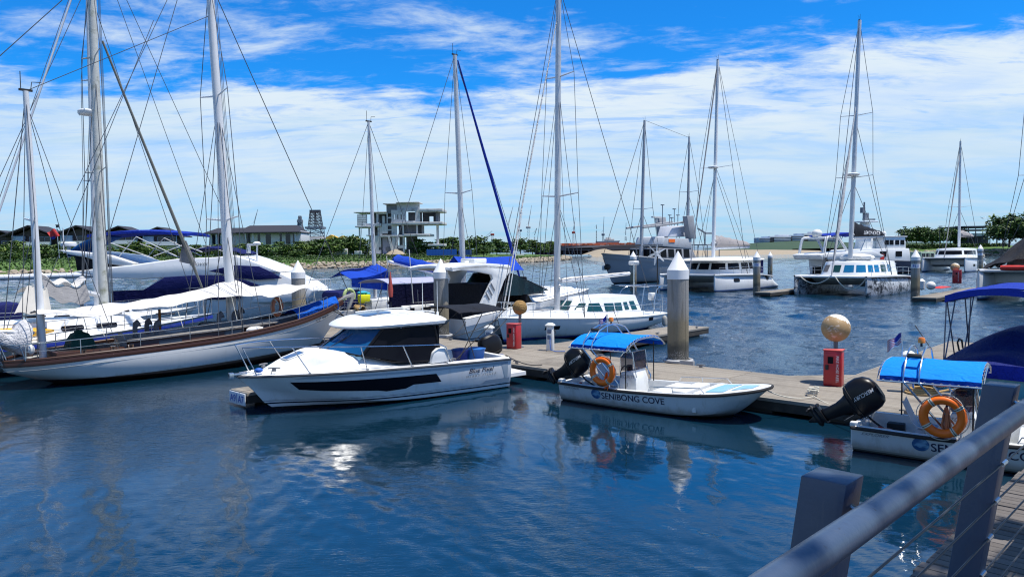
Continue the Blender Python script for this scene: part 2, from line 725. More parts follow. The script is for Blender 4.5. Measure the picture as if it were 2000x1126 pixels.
def sailpack(a, b, h0, h1, w, n=14, sag=0.06, seed=1):
    """furled sail under a cover along a boom from a to b"""
    a, b = Vector(a), Vector(b)
    d = (b - a).normalized()
    side = d.cross(Vector((0, 0, 1))).normalized()
    rings = []
    for i in range(n + 1):
        t = i / n
        p = a.lerp(b, t)
        h = lerp(h0, h1, t ** 0.8) * (1 + sag * math.sin(i * 2.3 + seed)) * (0.25 + 0.75 * min(1, t * 9 + 0.3, (1 - t) * 9 + 0.35))
        ww = w * (0.7 + 0.3 * math.sin(i * 1.7 + seed) ** 2) * (0.4 + 0.6 * min(1, (1 - t) * 8 + 0.3))
        rings.append([p + side * ww * x + Vector((0, 0, h * z)) for x, z in ((-0.5, 0.0), (-1, 0.25), (-0.85, 0.6), (-0.3, 0.95), (0, 1.0), (0.3, 0.95), (0.85, 0.6), (1, 0.25), (0.5, 0), (0, -0.08))])
    mb = MB()
    mb.loft(rings)
    return mb


def canopy(x0, x1, y, ze, zc, th=0.02, sk=0.0, nx=10, ny=12, wob=0.01, seed=0, px_=2.2):
    """bimini top arched across the boat"""
    def fn(u, v):
        t = -1 + 2 * v
        return Vector((lerp(x0, x1, u), t * y, ze + (zc - ze) * (1 - abs(t) ** px_) + wob * math.sin(u * 9 + v * 7 + seed)))
    return MB().sheet(fn, nx, ny, th)
# ------------------------------------------------------------------ camera, sun, sky
cam = bpy.data.cameras.new('camera')
cam.sensor_width = 36
cam.lens = FPX / 2000 * 36
cam.clip_start = 0.05
cam.clip_end = 20000
co = bpy.data.objects.new('camera', cam)
col.objects.link(co)
cR, sR = math.cos(ROLL), math.sin(ROLL)
rt = Vector((1, 0, 0)); upv = Vector((0, math.sin(PITCH), math.cos(PITCH))); bk = Vector((0, -math.cos(PITCH), math.sin(PITCH)))
X_ = rt * cR + upv * sR
Y_ = rt * -sR + upv * cR
co.matrix_world = Matrix(((X_.x, Y_.x, bk.x, 0), (X_.y, Y_.y, bk.y, 0), (X_.z, Y_.z, bk.z, CAM_H), (0, 0, 0, 1)))
scene.camera = co

SUN_EL, SUN_AZ = R(71), R(106)          # azimuth clockwise from +Y
sd = Vector((math.sin(SUN_AZ) * math.cos(SUN_EL), math.cos(SUN_AZ) * math.cos(SUN_EL), math.sin(SUN_EL)))
sl = bpy.data.lights.new('sun', 'SUN')
sl.energy = 5.0
sl.angle = R(0.5)
sl.color = (1.0, 0.955, 0.88)
so = bpy.data.objects.new('sun', sl)
col.objects.link(so)
so.rotation_euler = (-sd).to_track_quat('-Z', 'Y').to_euler()

w = bpy.data.worlds.new('World')
scene.world = w
w.use_nodes = True
t = NT(w.node_tree)
bg = w.node_tree.nodes['Background']
bg.inputs[1].default_value = 0.085
sky = t.new('ShaderNodeTexSky', sky_type='NISHITA')
sky.sun_disc = False
sky.sun_elevation = SUN_EL
sky.sun_rotation = SUN_AZ
sky.air_density = 1.0
sky.dust_density = 0.2
sky.ozone_density = 3.0
gen = t.new('ShaderNodeTexCoord').outputs['Generated']
sx = t.new('ShaderNodeSeparateXYZ')
t.link(gen, sx.inputs[0])
x, y, z = sx.outputs
hl = t.math('SQRT', t.math('ADD', t.math('MULTIPLY', x, x), t.math('MULTIPLY', y, y)))
a = t.math('DIVIDE', x, t.math('MAXIMUM', y, 0.05))         # where along the horizon
b = t.math('DIVIDE', z, t.math('MAXIMUM', hl, 0.02))        # how high
zz = t.math('ADD', t.math('MAXIMUM', z, 0.0), 0.13)
cv = t.new('ShaderNodeCombineXYZ')
t.put(cv.inputs[0], t.math('DIVIDE', x, zz))
t.put(cv.inputs[1], t.math('DIVIDE', y, zz))
cvec = cv.outputs[0]
ci = t.noise(t.mapping(cvec, (1.15, 2.3, 1), (0, 0, 0.35), (3.1, 1.7, 0.4)), 1.3, 9, 0.60, 0.35)
cf = t.noise(t.mapping(cvec, (1.0, 1.6, 1), (0, 0, 0.2), (8.2, 3.0, 0)), 5.5, 8, 0.66, 0.5)
cl = t.math('ADD', t.math('MULTIPLY', ci, 0.72), t.math('MULTIPLY', cf, 0.28))
edge = t.math('ADD', 0.193, t.math('ADD', t.math('MULTIPLY', t.step(a, 0.02, 0.42), 0.048), t.math('MULTIPLY', t.step(a, -0.22, -0.5), 0.012)))
wob = t.math('MULTIPLY', t.math('SUBTRACT', cl, 0.5), 0.36)
bb = t.math('SUBTRACT', t.math('SUBTRACT', b, wob), edge)
veil = t.math('MULTIPLY', t.step(bb, 0.040, -0.022), t.math('MULTIPLY_ADD', t.step(ci, 0.30, 0.62), 0.28, 0.68))
# broken cirrus over the blue, thicker left and right than over the middle
side = t.math('ADD', t.math('MULTIPLY', t.step(a, -0.15, -0.45), 0.035), t.math('MULTIPLY', t.step(a, 0.1, 0.5), 0.028))
cir = t.math('MULTIPLY', t.step(t.math('ADD', cl, side), 0.462, 0.68), t.math('MULTIPLY_ADD', t.step(z, 0.31, 0.40), -0.74, 0.88))
brk = t.noise(t.mapping(cvec, (1.0, 2.6, 1), (0, 0, 0.25), (6.0, 4.0, 0)), 2.6, 9, 0.62, 0.6)
veil = t.math('MULTIPLY', veil, t.math('MULTIPLY_ADD', t.math('MULTIPLY', t.step(brk, 0.50, 0.66), t.step(b, 0.10, 0.185)), -0.42, 1.0))
cloud = t.math('MAXIMUM', veil, cir)
blue = t.mix(1.0, sky.outputs[0], (0.10, 0.93, 1.80), 'MULTIPLY')
blue = t.mix(t.step(z, 0.55, 0.80), blue, t.mix(1.0, sky.outputs[0], (0.85, 1.05, 1.15), 'MULTIPLY'))
low = t.step(b, 0.005, 0.19)
wht = t.mix(low, (5.2, 7.1, 8.9), (7.8, 8.8, 9.5))
stv = t.noise(t.mapping(cvec, (0.5, 1.3, 1), (0, 0, -0.1), (1.0, 5.0, 0)), 0.9, 7, 0.55)
wht = t.mix(t.math('MULTIPLY', t.step(stv, 0.38, 0.70), 0.50), wht, (4.9, 6.95, 8.9))
fst2 = t.noise(t.mapping(cvec, (0.9, 3.2, 1), (0, 0, 0.12), (4.0, 2.0, 0)), 2.2, 8, 0.62, 0.4)
wht = t.mix(t.math('MULTIPLY', t.math('MULTIPLY', t.step(fst2, 0.50, 0.68), t.step(b, 0.06, 0.16)), 0.26), wht, (3.2, 6.0, 8.8))
haze = t.mix(t.step(b, 0.05, 0.018), wht, (5.1, 6.8, 8.3))
skyc = t.mix(cloud, blue, haze)
skyc = t.mix(t.step(z, 0.0, -0.06), skyc, (0.3, 0.9, 1.6))
t.link(skyc, bg.inputs[0])

scene.view_settings.view_transform = 'Standard'
scene.view_settings.look = 'None'
scene.view_settings.exposure = 0.25
scene.view_settings.gamma = 1.0
scene.render.engine = 'CYCLES'
scene.cycles.max_bounces = 6
scene.cycles.filter_width = 1.15
scene.cycles.transparent_max_bounces = 10
scene.cycles.use_denoising = True
scene.cycles.denoising_prefilter = 'ACCURATE'
scene.cycles.caustics_reflective = False

# ------------------------------------------------------------------ water
m, t, b = newmat('harbour_water')
b.inputs['IOR'].default_value = 1.9
tc = t.new('ShaderNodeTexCoord').outputs['Object']
pn = t.noise(tc, 0.07, 4)
t.link(t.mix(pn, (0.003, 0.017, 0.028), (0.0026, 0.025, 0.054)), b.inputs['Base Color'])
b.inputs['Roughness'].default_value = 0.012
# ripples: calm near the dock and boats, wind-ruffled further out
sy = t.new('ShaderNodeSeparateXYZ')
t.link(tc, sy.inputs[0])
# distance beyond the main dock (0 on its near edge, positive away from the quay)
out = t.math('ADD', t.math('MULTIPLY', t.math('SUBTRACT', sy.outputs[0], 0.44), 0.695), t.math('MULTIPLY', t.math('SUBTRACT', sy.outputs[1], 21.2), 0.719))
calm = t.noise(tc, 0.16, 3)
lee = t.math('MULTIPLY', t.step(out, -10.0, -5.0), t.step(out, 5.0, -1.0))
ruff = t.math('MULTIPLY_ADD', t.step(out, -2.0, 6.0), 1.0, t.math('MULTIPLY_ADD', t.step(calm, 0.44, 0.64), 0.50, 0.13))
h1 = t.noise(t.mapping(tc, (1, 1.6, 1), (0, 0, 0.5)), 1.1, 3, 0.5, 0.6)
h2 = t.noise(t.mapping(tc, (1, 2.2, 1), (0, 0, -0.35)), 3.4, 4, 0.55, 0.8)
h3 = t.noise(t.mapping(tc, (1.0, 2.6, 1), (0, 0, 0.25)), 9.5, 3, 0.5, 0.6)
h = t.math('ADD', t.math('MULTIPLY', h2, 0.021), t.math('MULTIPLY', h3, 0.0125))
bn = t.new('ShaderNodeBump')
bn.inputs['Distance'].default_value = 1.0
t.link(t.math('MULTIPLY', ruff, t.math('MULTIPLY_ADD', lee, -0.66, 1.0)), bn.inputs['Strength'])
t.link(h, bn.inputs['Height'])
t.link(bn.outputs[0], b.inputs['Normal'])
import numpy as np
nrg = np.random.default_rng(3)
rad = [0.0, 1.2] + list(1.8 * np.exp(np.linspace(0, math.log(520 / 1.8), 1080)))
k_ = rad[-1]
while k_ < 15000:
    k_ *= 1.25
    rad.append(k_)
rad = np.array(rad)
ang = np.concatenate([np.linspace(-R(180), -R(52), 24, endpoint=False), np.linspace(-R(52), R(52), 860), np.linspace(R(52), R(180), 25)[1:-1]])
RR, AA = np.meshgrid(rad, ang, indexing='ij')
WX, WY = RR * np.sin(AA), RR * np.cos(AA)
beyond = (WX - 0.44) * 0.695 + (WY - 21.2) * 0.719
sm = np.clip((beyond + 1.0) / 8.0, 0, 1)
sm = sm * sm * (3 - 2 * sm)
gust = 0.75 + 0.35 * np.sin(WX * 0.21 + 1.3 * np.sin(WY * 0.13)) * np.sin(WY * 0.17 + WX * 0.05)
wind = (0.040 + 0.160 * sm) * gust
rough_patch = 1.0 - 0.85 * np.exp(-((WX - 2.2) / 5.5) ** 2 - ((WY - 15.0) / 4.5) ** 2)
rough_patch *= 0.65 + 0.5 * np.sin(WX * 0.55 + WY * 0.8 + 1.2 * np.sin(WX * 0.3))
rough_patch = np.clip(rough_patch, 0, 1.3)
cellr = np.maximum(RR * 0.0053, RR * R(104) / 860)
WZ = np.zeros_like(WX)
NW = 64
for i in range(NW):
    lam = 0.16 * (4.0 / 0.16) ** (i / (NW - 1))
    th = R(205) + nrg.normal(0, 0.55)
    ph = nrg.uniform(0, 6.28)
    kx, ky = math.cos(th) * 2 * PI / lam, math.sin(th) * 2 * PI / lam
    fade = np.clip((lam / cellr - 2.0) / 2.0, 0, 1)
    near_cut = 1.0 - (1.0 - sm) * min(0.75, max(0.0, (lam - 0.5) / 1.2))
    if 0.2 < lam < 0.8:
        near_cut = near_cut * (1.0 + (1.0 - sm) * 1.5 * rough_patch)
    WZ += fade * near_cut * (lam / (2 * PI)) * math.sqrt(2.0 / NW) * np.sin(kx * WX + ky * WY + ph + 0.7 * np.sin(0.31 * kx * WY - 0.27 * ky * WX + ph * 2))
lee = np.clip((beyond + 10.0) / 5.0, 0, 1) * (1 - sm)
lee = lee * lee * (3 - 2 * lee)
WZ *= wind * (1.0 - 0.62 * lee)
nr, na = RR.shape
co_ = np.stack([WX, WY, WZ], -1).reshape(-1, 3)
ii, jj = np.meshgrid(np.arange(nr - 1), np.arange(na), indexing='ij')
j2 = (jj + 1) % na
quad = np.stack([ii * na + jj, (ii + 1) * na + jj, (ii + 1) * na + j2, ii * na + j2], -1).reshape(-1, 4)
me = bpy.data.meshes.new('harbour_water')
me.vertices.add(len(co_))
me.vertices.foreach_set('co', co_.ravel().astype(np.float32))
me.loops.add(quad.size)
me.loops.foreach_set('vertex_index', quad.ravel().astype(np.int32))
me.polygons.add(len(quad))
me.polygons.foreach_set('loop_start', np.arange(0, quad.size, 4, dtype=np.int32))
me.polygons.foreach_set('loop_total', np.full(len(quad), 4, dtype=np.int32))
me.polygons.foreach_set('use_smooth', np.ones(len(quad), dtype=bool))
me.materials.append(m)
me.update(calc_edges=True)
me.validate()
o = bpy.data.objects.new('harbour_water', me)
col.objects.link(o)
setting(o)

# ------------------------------------------------------------------ foliage
LEAF = []
for i, c in enumerate([(0.022, 0.055, 0.013), (0.045, 0.105, 0.018), (0.080, 0.16, 0.026), (0.11, 0.19, 0.024)]):
    m, t, b = newmat('leaf_green')
    oi = t.new('ShaderNodeObjectInfo')
    tc = t.new('ShaderNodeTexCoord').outputs['Object']
    n = t.noise(tc, 0.9, 4)
    cc = t.mix(n, tuple(k * 0.6 for k in c), tuple(k * 1.35 for k in c))
    cc = t.mix(t.math('MULTIPLY', oi.outputs['Random'], 0.5), cc, (c[0] * 1.5, c[1] * 1.05, c[2] * 0.8))
    t.link(cc, b.inputs['Base Color'])
    b.inputs['Roughness'].default_value = 0.6
    LEAF.append(m)
BARK = mat('tree_bark', (0.10, 0.075, 0.05), 0.9, var=0.3, bump=0.6)


def leafquad(mb, p, s, rg, flat=0.5, mi=0):
    n = Vector((rg.gauss(0, 1), rg.gauss(0, 1), rg.gauss(0, 1) + flat * 2))
    n.normalize()
    e = n.orthogonal().normalized()
    e = Matrix.Rotation(rg.random() * 6.28, 3, n) @ e
    f = n.cross(e)
    a, c = s * rg.uniform(0.6, 1.3), s * rg.uniform(0.4, 0.8)
    mb.add([p - e * a, p - f * c, p + e * a, p + f * c], [(0, 1, 2, 3)], mi)


def crown_tree(seed, layers=True, H=6.0, Rr=3.2, leaf=0.33, clumps=72, per=26):
    """tree with limbs; crown = many leaf-sized faces in uneven clumps"""
    rg = random.Random(seed)
    tr = MB()
    trunk_top = H * (0.55 if layers else 0.5)
    lean = Vector((rg.uniform(-.3, .3), rg.uniform(-.3, .3), 0))
    pts = [Vector((0, 0, -0.3)), Vector((0, 0, trunk_top * 0.4)) + lean * 0.3, Vector((0, 0, trunk_top)) + lean, Vector((0, 0, H * 0.9)) + lean * 1.4]
    tr.tube(pts, [H * 0.028, H * 0.022, H * 0.015, H * 0.005], 7)
    cr_ = MB()
    for i in range(clumps):
        t = rg.random() ** 0.8
        if layers:
            lay = rg.choice([0.2, 0.36, 0.5, 0.62, 0.76, 0.9])
            zc = H * (lay + rg.gauss(0, 0.02))
            rad = Rr * math.sqrt(rg.random()) * interp([(0.2, 0.7), (0.4, 0.95), (0.6, 1.0), (0.75, 0.72), (0.95, 0.3)], lay)
            cs = (rg.uniform(0.5, 0.95) * Rr * 0.30, 0.28)
        else:
            ph = math.acos(rg.uniform(-0.75, 1))
            rr = rg.uniform(0.45, 1.0)
            zc = H * 0.58 + math.cos(ph) * H * 0.42 * rr
            rad = Rr * math.sin(ph) * rr
            cs = (rg.uniform(0.45, 0.9) * Rr * 0.34, 0.75)
        an = rg.random() * 6.283
        c = Vector((math.cos(an) * rad, math.sin(an) * rad, zc)) + lean
        if i % 3 == 0:
            q = Vector((0, 0, min(zc - 0.2, H * 0.8) * rg.uniform(0.55, 0.9))) + lean * 0.8
            tr.tube([q, q.lerp(c, 0.55) + Vector((0, 0, 0.15)), c], [H * 0.011, H * 0.007, H * 0.003], 5)
        mi = rg.choices([0, 1, 2, 3], [3, 5, 4, 1.3])[0]
        for _ in range(per):
            d = Vector((rg.gauss(0, .5), rg.gauss(0, .5), rg.gauss(0, .5)))
            p = c + Vector((d.x * cs[0] * 1.5, d.y * cs[0] * 1.5, d.z * cs[0] * cs[1] * 1.5))
            leafquad(cr_, p, leaf, rg, 0.6, mi if rg.random() < 0.75 else rg.randrange(4))
    return tr, cr_


def make_tree(seed, name, **kw):
    tr, cw = crown_tree(seed, **kw)
    root = thing(name, 'tree', 'tree')
    tr.build('trunk', BARK, root)
    cw.build('crown', LEAF, root, flatshade=True, recalc=False)
    return root


# ------------------------------------------------------------------ the far left shore
SHORE = [Vector(p) for p in [(-420, -40, 0), (-200, 60, 0), (-130, 108, 0), (-92, 135, 0), (-62, 194, 0), (-40, 232, 0), (-18, 258, 0), (3, 281, 0), (18, 315, 0), (28, 355, 0), (33, 400, 0), (36, 450, 0)]]
INL = Vector((-0.78, 0.62, 0))
PROF = [(0, -0.6), (1.5, 0.0), (4, 0.7), (7, 1.4), (9, 1.6), (15, 1.9), (17, 2.3), (26, 2.5), (28, 2.9), (40, 3.1), (70, 3.4), (200, 3.5), (700, 3.5)]
GRASSM, t, b = newmat('mown_grass')
tc = t.new('ShaderNodeTexCoord').outputs['Object']
g1 = t.noise(tc, 0.35, 6, 0.6)
g2 = t.noise(tc, 3.0, 5)
gc = t.mix(g1, (0.045, 0.11, 0.018), (0.105, 0.185, 0.03))
gc = t.mix(t.math('MULTIPLY', g2, 0.5), gc, (0.06, 0.11, 0.02))
sz = t.new('ShaderNodeSeparateXYZ')
t.link(tc, sz.inputs[0])
gc = t.mix(t.step(t.math('ADD', sz.outputs[2], t.math('MULTIPLY', g2, 0.5)), 1.35, 0.95), gc, (0.17, 0.13, 0.085))
t.link(gc, b.inputs['Base Color'])
b.inputs['Roughness'].default_value = 0.9
sp = cr(SHORE, 66)
g = MB()
g.loft([[p + INL * d + Vector((0, 0, h + (0.12 * noise.noise(p * 0.21 + Vector((d, 0, 0))) if h > 0.5 else 0))) for d, h in PROF] for p in sp], False)
setting(g.build('shore_ground', GRASSM))


def shore_at(px):
    """distance of the waterline straight out at this picture column"""
    return interp([(-400, 100), (0, 135), (540, 194), (750, 232), (1010, 281), (1112, 400)], px)


ROCKM = mat('shore_rock', (0.34, 0.29, 0.22), 0.9, var=0.35, scale=0.8, dirt=(0.08, 0.07, 0.055), dirt_amt=0.7, dscale=0.6, bump=0.5, bscale=4)
rk = MB()
rg = random.Random(5)
for i in range(len(sp) - 1):
    if sp[i].y < 100:
        continue
    for _ in range(46):
        p = sp[i].lerp(sp[i + 1], rg.random()) + INL * rg.uniform(0.6, 6.6)
        d = 0
        s = rg.uniform(0.22, 0.62)
        hgt = interp(PROF, (p - sp[i]).dot(INL))
        M = Matrix.Rotation(rg.random() * 6, 3, 'Z') @ Matrix.Rotation(rg.uniform(-.6, .6), 3, 'X')
        rk.ball(Vector((p.x, p.y, max(0.05, hgt) + s * 0.2)), s * rg.uniform(.9, 1.4), s, s * rg.uniform(.5, .8), 6, M)
setting(rk.build('shore_rocks', ROCKM, angle=20, recalc=False), 'stuff')


def leafband(path_fn, n, h, w, leaf, seed, mats=None, weights=(3, 5, 4, 1)):
    rg = random.Random(seed)
    mb = MB()
    for _ in range(n):
        p = path_fn(rg.random())
        q = p + INL * rg.uniform(-w, w) + Vector((0, 0, h * rg.random() ** 0.7))
        leafquad(mb, q, leaf, rg, 0.4, rg.choices([0, 1, 2, 3], weights)[0])
    return mb


def along(d, z, t0, t1):
    def fn(u):
        k = lerp(t0, t1, u) * (len(sp) - 1)
        i = min(int(k), len(sp) - 2)
        p = sp[i].lerp(sp[i + 1], k - i) + INL * d
        p.z = z
        return p
    return fn


# rough growth above the rocks, then clipped hedges in terraces
setting(leafband(along(9.5, 1.5, 0.14, 0.98), 12000, 0.75, 2.2, 0.28, 3, weights=(2, 4, 5, 3)).build('shore_undergrowth', LEAF, flatshade=True, recalc=False), 'stuff')
for d, z, t0, t1, h, sd_, lab in [(19, 2.2, 0.14, 0.62, 0.75, 11, 'low dark clipped hedge nearest the water on the far left lawn'),
                                  (29, 2.8, 0.14, 0.60, 0.9, 12, 'long clipped hedge along the middle terrace of the far left lawn'),
                                  (38, 3.0, 0.14, 0.72, 1.0, 13, 'long dark hedge below the tree row on the far left shore')]:
    tag(leafband(along(d, z, t0, t1), 7000, h, 0.8, 0.26, sd_, weights=(6, 4, 2, 0)).build('hedge', LEAF, flatshade=True, recalc=False), lab, 'hedge', 'hedges on the far left lawn')

# trees: one of each kind, then copies
KINDS = [make_tree(21, 'shore_tree', layers=True, H=6, Rr=3.4), make_tree(22, 'shore_tree', layers=True, H=6, Rr=3.0, clumps=62),
         make_tree(23, 'shore_tree', layers=False, H=6, Rr=2.5), make_tree(24, 'shore_tree', layers=False, H=6, Rr=2.9, clumps=60, per=30),
         make_tree(25, 'shore_tree', layers=True, H=6, Rr=3.8, clumps=84)]
used = set()


def plant(kind, px, ytop, Y, zb, label, group, wide=1.0):
    src = KINDS[kind]
    o = src if kind not in used else copy_tree(src)
    used.add(kind)
    p = D(px, ytop, Y)
    h = max(1.5, p.z - zb)
    o.location = (p.x, Y, zb)
    s = h / 6.0
    o.scale = (s * wide, s * wide, s)
    o.rotation_euler[2] = rng.random() * 6.28
    tag(o, label, 'tree', group)
    return o


LEFT = [(-40, 466, 2), (12, 470, 4), (34, 462, 0), (58, 470, 1), (82, 468, 4), (108, 472, 0), (135, 466, 1), (160, 470, 4), (184, 468, 0), (218, 474, 1), (245, 470, 0), (268, 464, 4), (292, 470, 1),
        (316, 472, 0), (338, 476, 1), (360, 473, 4), (384, 474, 0), (408, 474, 1), (432, 472, 4), (455, 474, 0), (478, 473, 1), (500, 471, 4), (522, 474, 0), (545, 466, 1), (560, 472, 4), (584, 468, 0), (606, 470, 1), (628, 466, 4),
        (650, 464, 3), (672, 460, 3), (690, 461, 2), (706, 468, 3), (818, 468, 4), (840, 472, 0), (862, 466, 1), (884, 464, 4), (905, 468, 0), (930, 462, 3), (950, 470, 1), (970, 468, 4), (990, 472, 0), (1016, 464, 3), (1040, 469, 4), (1062, 472, 1), (1078, 470, 0)]
what = {0: 'spreading layered tree with dark flat branches', 1: 'thin layered tree with open tiers', 2: 'small round bushy tree', 3: 'bright green rounded tree', 4: 'broad flat-topped tree with several tiers'}


def where_left(px):
    for x, s in [(-10, 'beyond the left edge of the houses'), (50, 'in front of the leftmost dark roofed house'), (75, 'before the first gabled house'), (120, 'between the two left gabled houses'), (175, 'before the second gabled house'),
                 (230, 'before the third gabled house'), (300, 'below the blue yacht bimini'), (350, 'right of the last gabled house'), (400, 'left of the long white house'), (470, 'before the left wing of the long white house'), (560, 'before the right wing of the long white house'),
                 (620, 'below the two lattice derricks'), (700, 'left of the concrete shell building'), (830, 'at the right corner of the concrete shell building'), (900, 'behind the blue site fence'), (960, 'right of the blue site fence'), (1030, 'near the point of the far shore'), (1200, 'at the far shore tip by the pier')]:
        if px <= x:
            return s


seen = {}
for px, yt, kd in LEFT:
    Y = shore_at(px) + 52 + rng.uniform(-6, 8)
    lab = what[kd] + ' ' + where_left(px)
    seen[lab] = seen.get(lab, 0) + 1
    n_ = seen[lab]
    if n_ > 1:
        for cut in (' with dark flat branches', ' with open tiers', ' with several tiers', ' rounded', '-topped'):
            lab = lab.replace(cut, '')
        lab = ('second ' if n_ == 2 else 'third ') + lab
    plant(kd, px, yt + (7 if px < 370 else 3 if px < 600 else 0) + rng.uniform(-2, 2), Y, 3.1, lab, 'trees along the far left shore', rng.uniform(1.0, 1.35))
# dark bushes under the trees
for px, yt, Y, lab in [(575, 490, 232, 'dark round clipped bush on the lawn under the derricks'), (885, 478, 285, 'silvery green shrub right of the blue site fence'), (945, 480, 290, 'grey green shrub mass left of the long blue sail cover'), (20, 492, 170, 'dark shaded bush at the far left edge of the lawn')]:
    plant(2, px, yt, Y, 2.6, lab, 'bushes on the far left shore', 1.8)

setting(leafband(along(66, 3.2, 0.14, 0.99), 16000, 2.6, 3.0, 0.5, 41, weights=(5, 5, 2, 0)).build('shore_thicket', LEAF, flatshade=True, recalc=False), 'stuff')

# ------------------------------------------------------------------ houses
ROOFD = mat('dark_roof_tile', (0.024, 0.024, 0.034), 0.75, var=0.25, bump=0.4, bscale=6)
WALLW = mat('white_render', (0.62, 0.64, 0.67), 0.8, var=0.06)
WALLG = mat('grey_cladding', (0.26, 0.36, 0.48), 0.7, var=0.1)
DARKW = mat('dark_timber_wall', (0.035, 0.028, 0.03), 0.7, var=0.3)
WINM = mat('house_glass', (0.015, 0.02, 0.03), 0.1, var=0.3)


def gable_house():
    r = thing('gabled_house', 'house', 'house')
    for c_, d_, m_ in (((0, 3, 1.5), (11.5, 9, 3.4), WALLW), ((0, 3.5, 4.66), (10.5, 8, 2.9), DARKW), ((-3.2, -0.98, 4.66), (3.2, 0.9, 2.9), WALLG)):
        a = MB(); a.box(c_, d_); a.build('wall', m_, r, bevel=0.04)
    q = MB()
    q.prism([(-7.2, 5.85), (0, 8.75), (7.2, 5.85), (7.2, 6.15), (0, 9.1), (-7.2, 6.15)], 'y', -2.6, 9.5)
    q.build('roof', ROOFD, r)
    q = MB(); q.prism([(-5.0, 6.0), (0, 8.1), (5.0, 6.0)], 'y', -0.6, 7.0); q.build('gable', DARKW, r)
    for xx in (0.3, 2.3, 4.2):
        q = MB(); q.box((xx, -0.54, 4.7), (1.6, 0.06, 2.2)); wn = q.build('window', WINM, r)
        q = MB(); q.box((xx, -0.59, 5.85), (1.75, 0.05, 0.09)); q.box((xx, -0.59, 3.55), (1.75, 0.05, 0.09)); q.box((xx - .85, -0.59, 4.7), (.09, 0.05, 2.2)); q.build('frame', WALLG, wn)
    q = MB(); q.box((0.6, -1.9, 3.3), (10.5, 2.4, 0.22)); q.box((0.6, -3.0, 3.9), (10.5, 0.08, 1.0)); q.build('balcony', WALLW, r)
    for xx in (-4.3, 5.6):
        q = MB(); q.tube([(xx, -2.2, 0), (xx, -2.2, 6.2)], 0.13, 8); q.build('column', WALLG, r)
    return r


gh = gable_house()
first = True
for px, yap, wpx, lab in [(8, 450, 90, 'dark roofed house cut by the left edge of the picture'), (63, 440, 100, 'gabled house with blue grey walls right of the leftmost roof'),
                          (155, 440, 94, 'gabled house behind the small red flag and radar dome'), (236, 441, 86, 'gabled house half hidden by the mossy mast'), (312, 443, 88, 'last gabled house of the row, above the right end of the blue bimini')]:
    o = gh if first else copy_tree(gh)
    first = False
    Y = 238
    s = wpx * Y / FPX / 14.4
    p = D(px, yap, Y)
    o.location = (p.x, Y, p.z - 9.1 * s)
    o.scale = (s, s, s)
    o.rotation_euler[2] = R(8)
    tag(o, lab, 'house', 'dark gabled houses on the far left shore')

r = thing('long_house', 'long low white house with dark hipped roof behind the shore trees', 'house', D(402, 488, 262), R(3))
k = 262 / FPX
for xx, yy, ww, dd_ in ((46, 8, 84, 12), (136.5, 6, 97, 14)):
    q = MB(); q.box((xx * k, yy, 3.2), (ww * k, dd_, 6.4)); q.build('wall', WALLW, r, bevel=0.05)
for x0, x1, zt, y0 in [(-4, 96, 8.0, 0), (66, 186, 8.6, -4.5)]:
    q = MB()
    q.loft([[(x0 * k, y0, 5.7), (x1 * k, y0, 5.7), (x1 * k, y0 + 18, 5.7), (x0 * k, y0 + 18, 5.7)], [(x0 * k, y0, 6.0), (x1 * k, y0, 6.0), (x1 * k, y0 + 18, 6.0), (x0 * k, y0 + 18, 6.0)],
            [((x0 + 14) * k, y0 + 8, zt), ((x1 - 14) * k, y0 + 8, zt), ((x1 - 14) * k, y0 + 10, zt), ((x0 + 14) * k, y0 + 10, zt)]])
    q.build('roof', ROOFD, r, flatshade=True)
for xx, w_ in [(12, 6), (22, 5), (84, 7), (104, 5), (122, 10), (146, 4), (160, 9), (172, 5)]:
    q = MB(); q.box((xx * k, 1.97 if xx < 80 else -1.03, 3.6), (w_ * k, 0.06, 3.6)); q.build('window', WINM, r)
for xx in (8, 20, 30, 82, 96, 176):
    q = MB(); q.tube([(xx * k, 0.6 if xx < 80 else -3, 0), (xx * k, 0.6 if xx < 80 else -3, 5.8)], 0.2, 8); q.build('column', WALLW, r)

# ------------------------------------------------------------------ unfinished concrete building
CONC = mat('raw_concrete', (0.60, 0.59, 0.575), 0.9, var=0.22, scale=0.5, dirt=(0.15, 0.14, 0.13), dirt_amt=0.7, dscale=0.5, bump=0.3, bscale=3)
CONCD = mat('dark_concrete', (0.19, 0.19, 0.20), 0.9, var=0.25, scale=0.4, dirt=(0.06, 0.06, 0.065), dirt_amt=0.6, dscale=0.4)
LILAC = mat('lilac_render', (0.34, 0.33, 0.40), 0.85, var=0.1)
YB = 292
KB = YB / FPX / 8.66
bo = D(690 + 800 / 8.66, 380 + 1010 / 8.66, YB)
r = thing('concrete_building', 'unfinished grey concrete building with open floors and no windows', 'building', bo, R(-2))


def cb(x0, x1, y0, y1, d0, d1, mb, mi=0):
    mb.box(((x0 + x1) / 2 * KB - 800 * KB, (d0 + d1) / 2, (1010 - (y0 + y1) / 2) * KB), ((x1 - x0) * KB, d1 - d0, (y1 - y0) * KB), mi=mi)


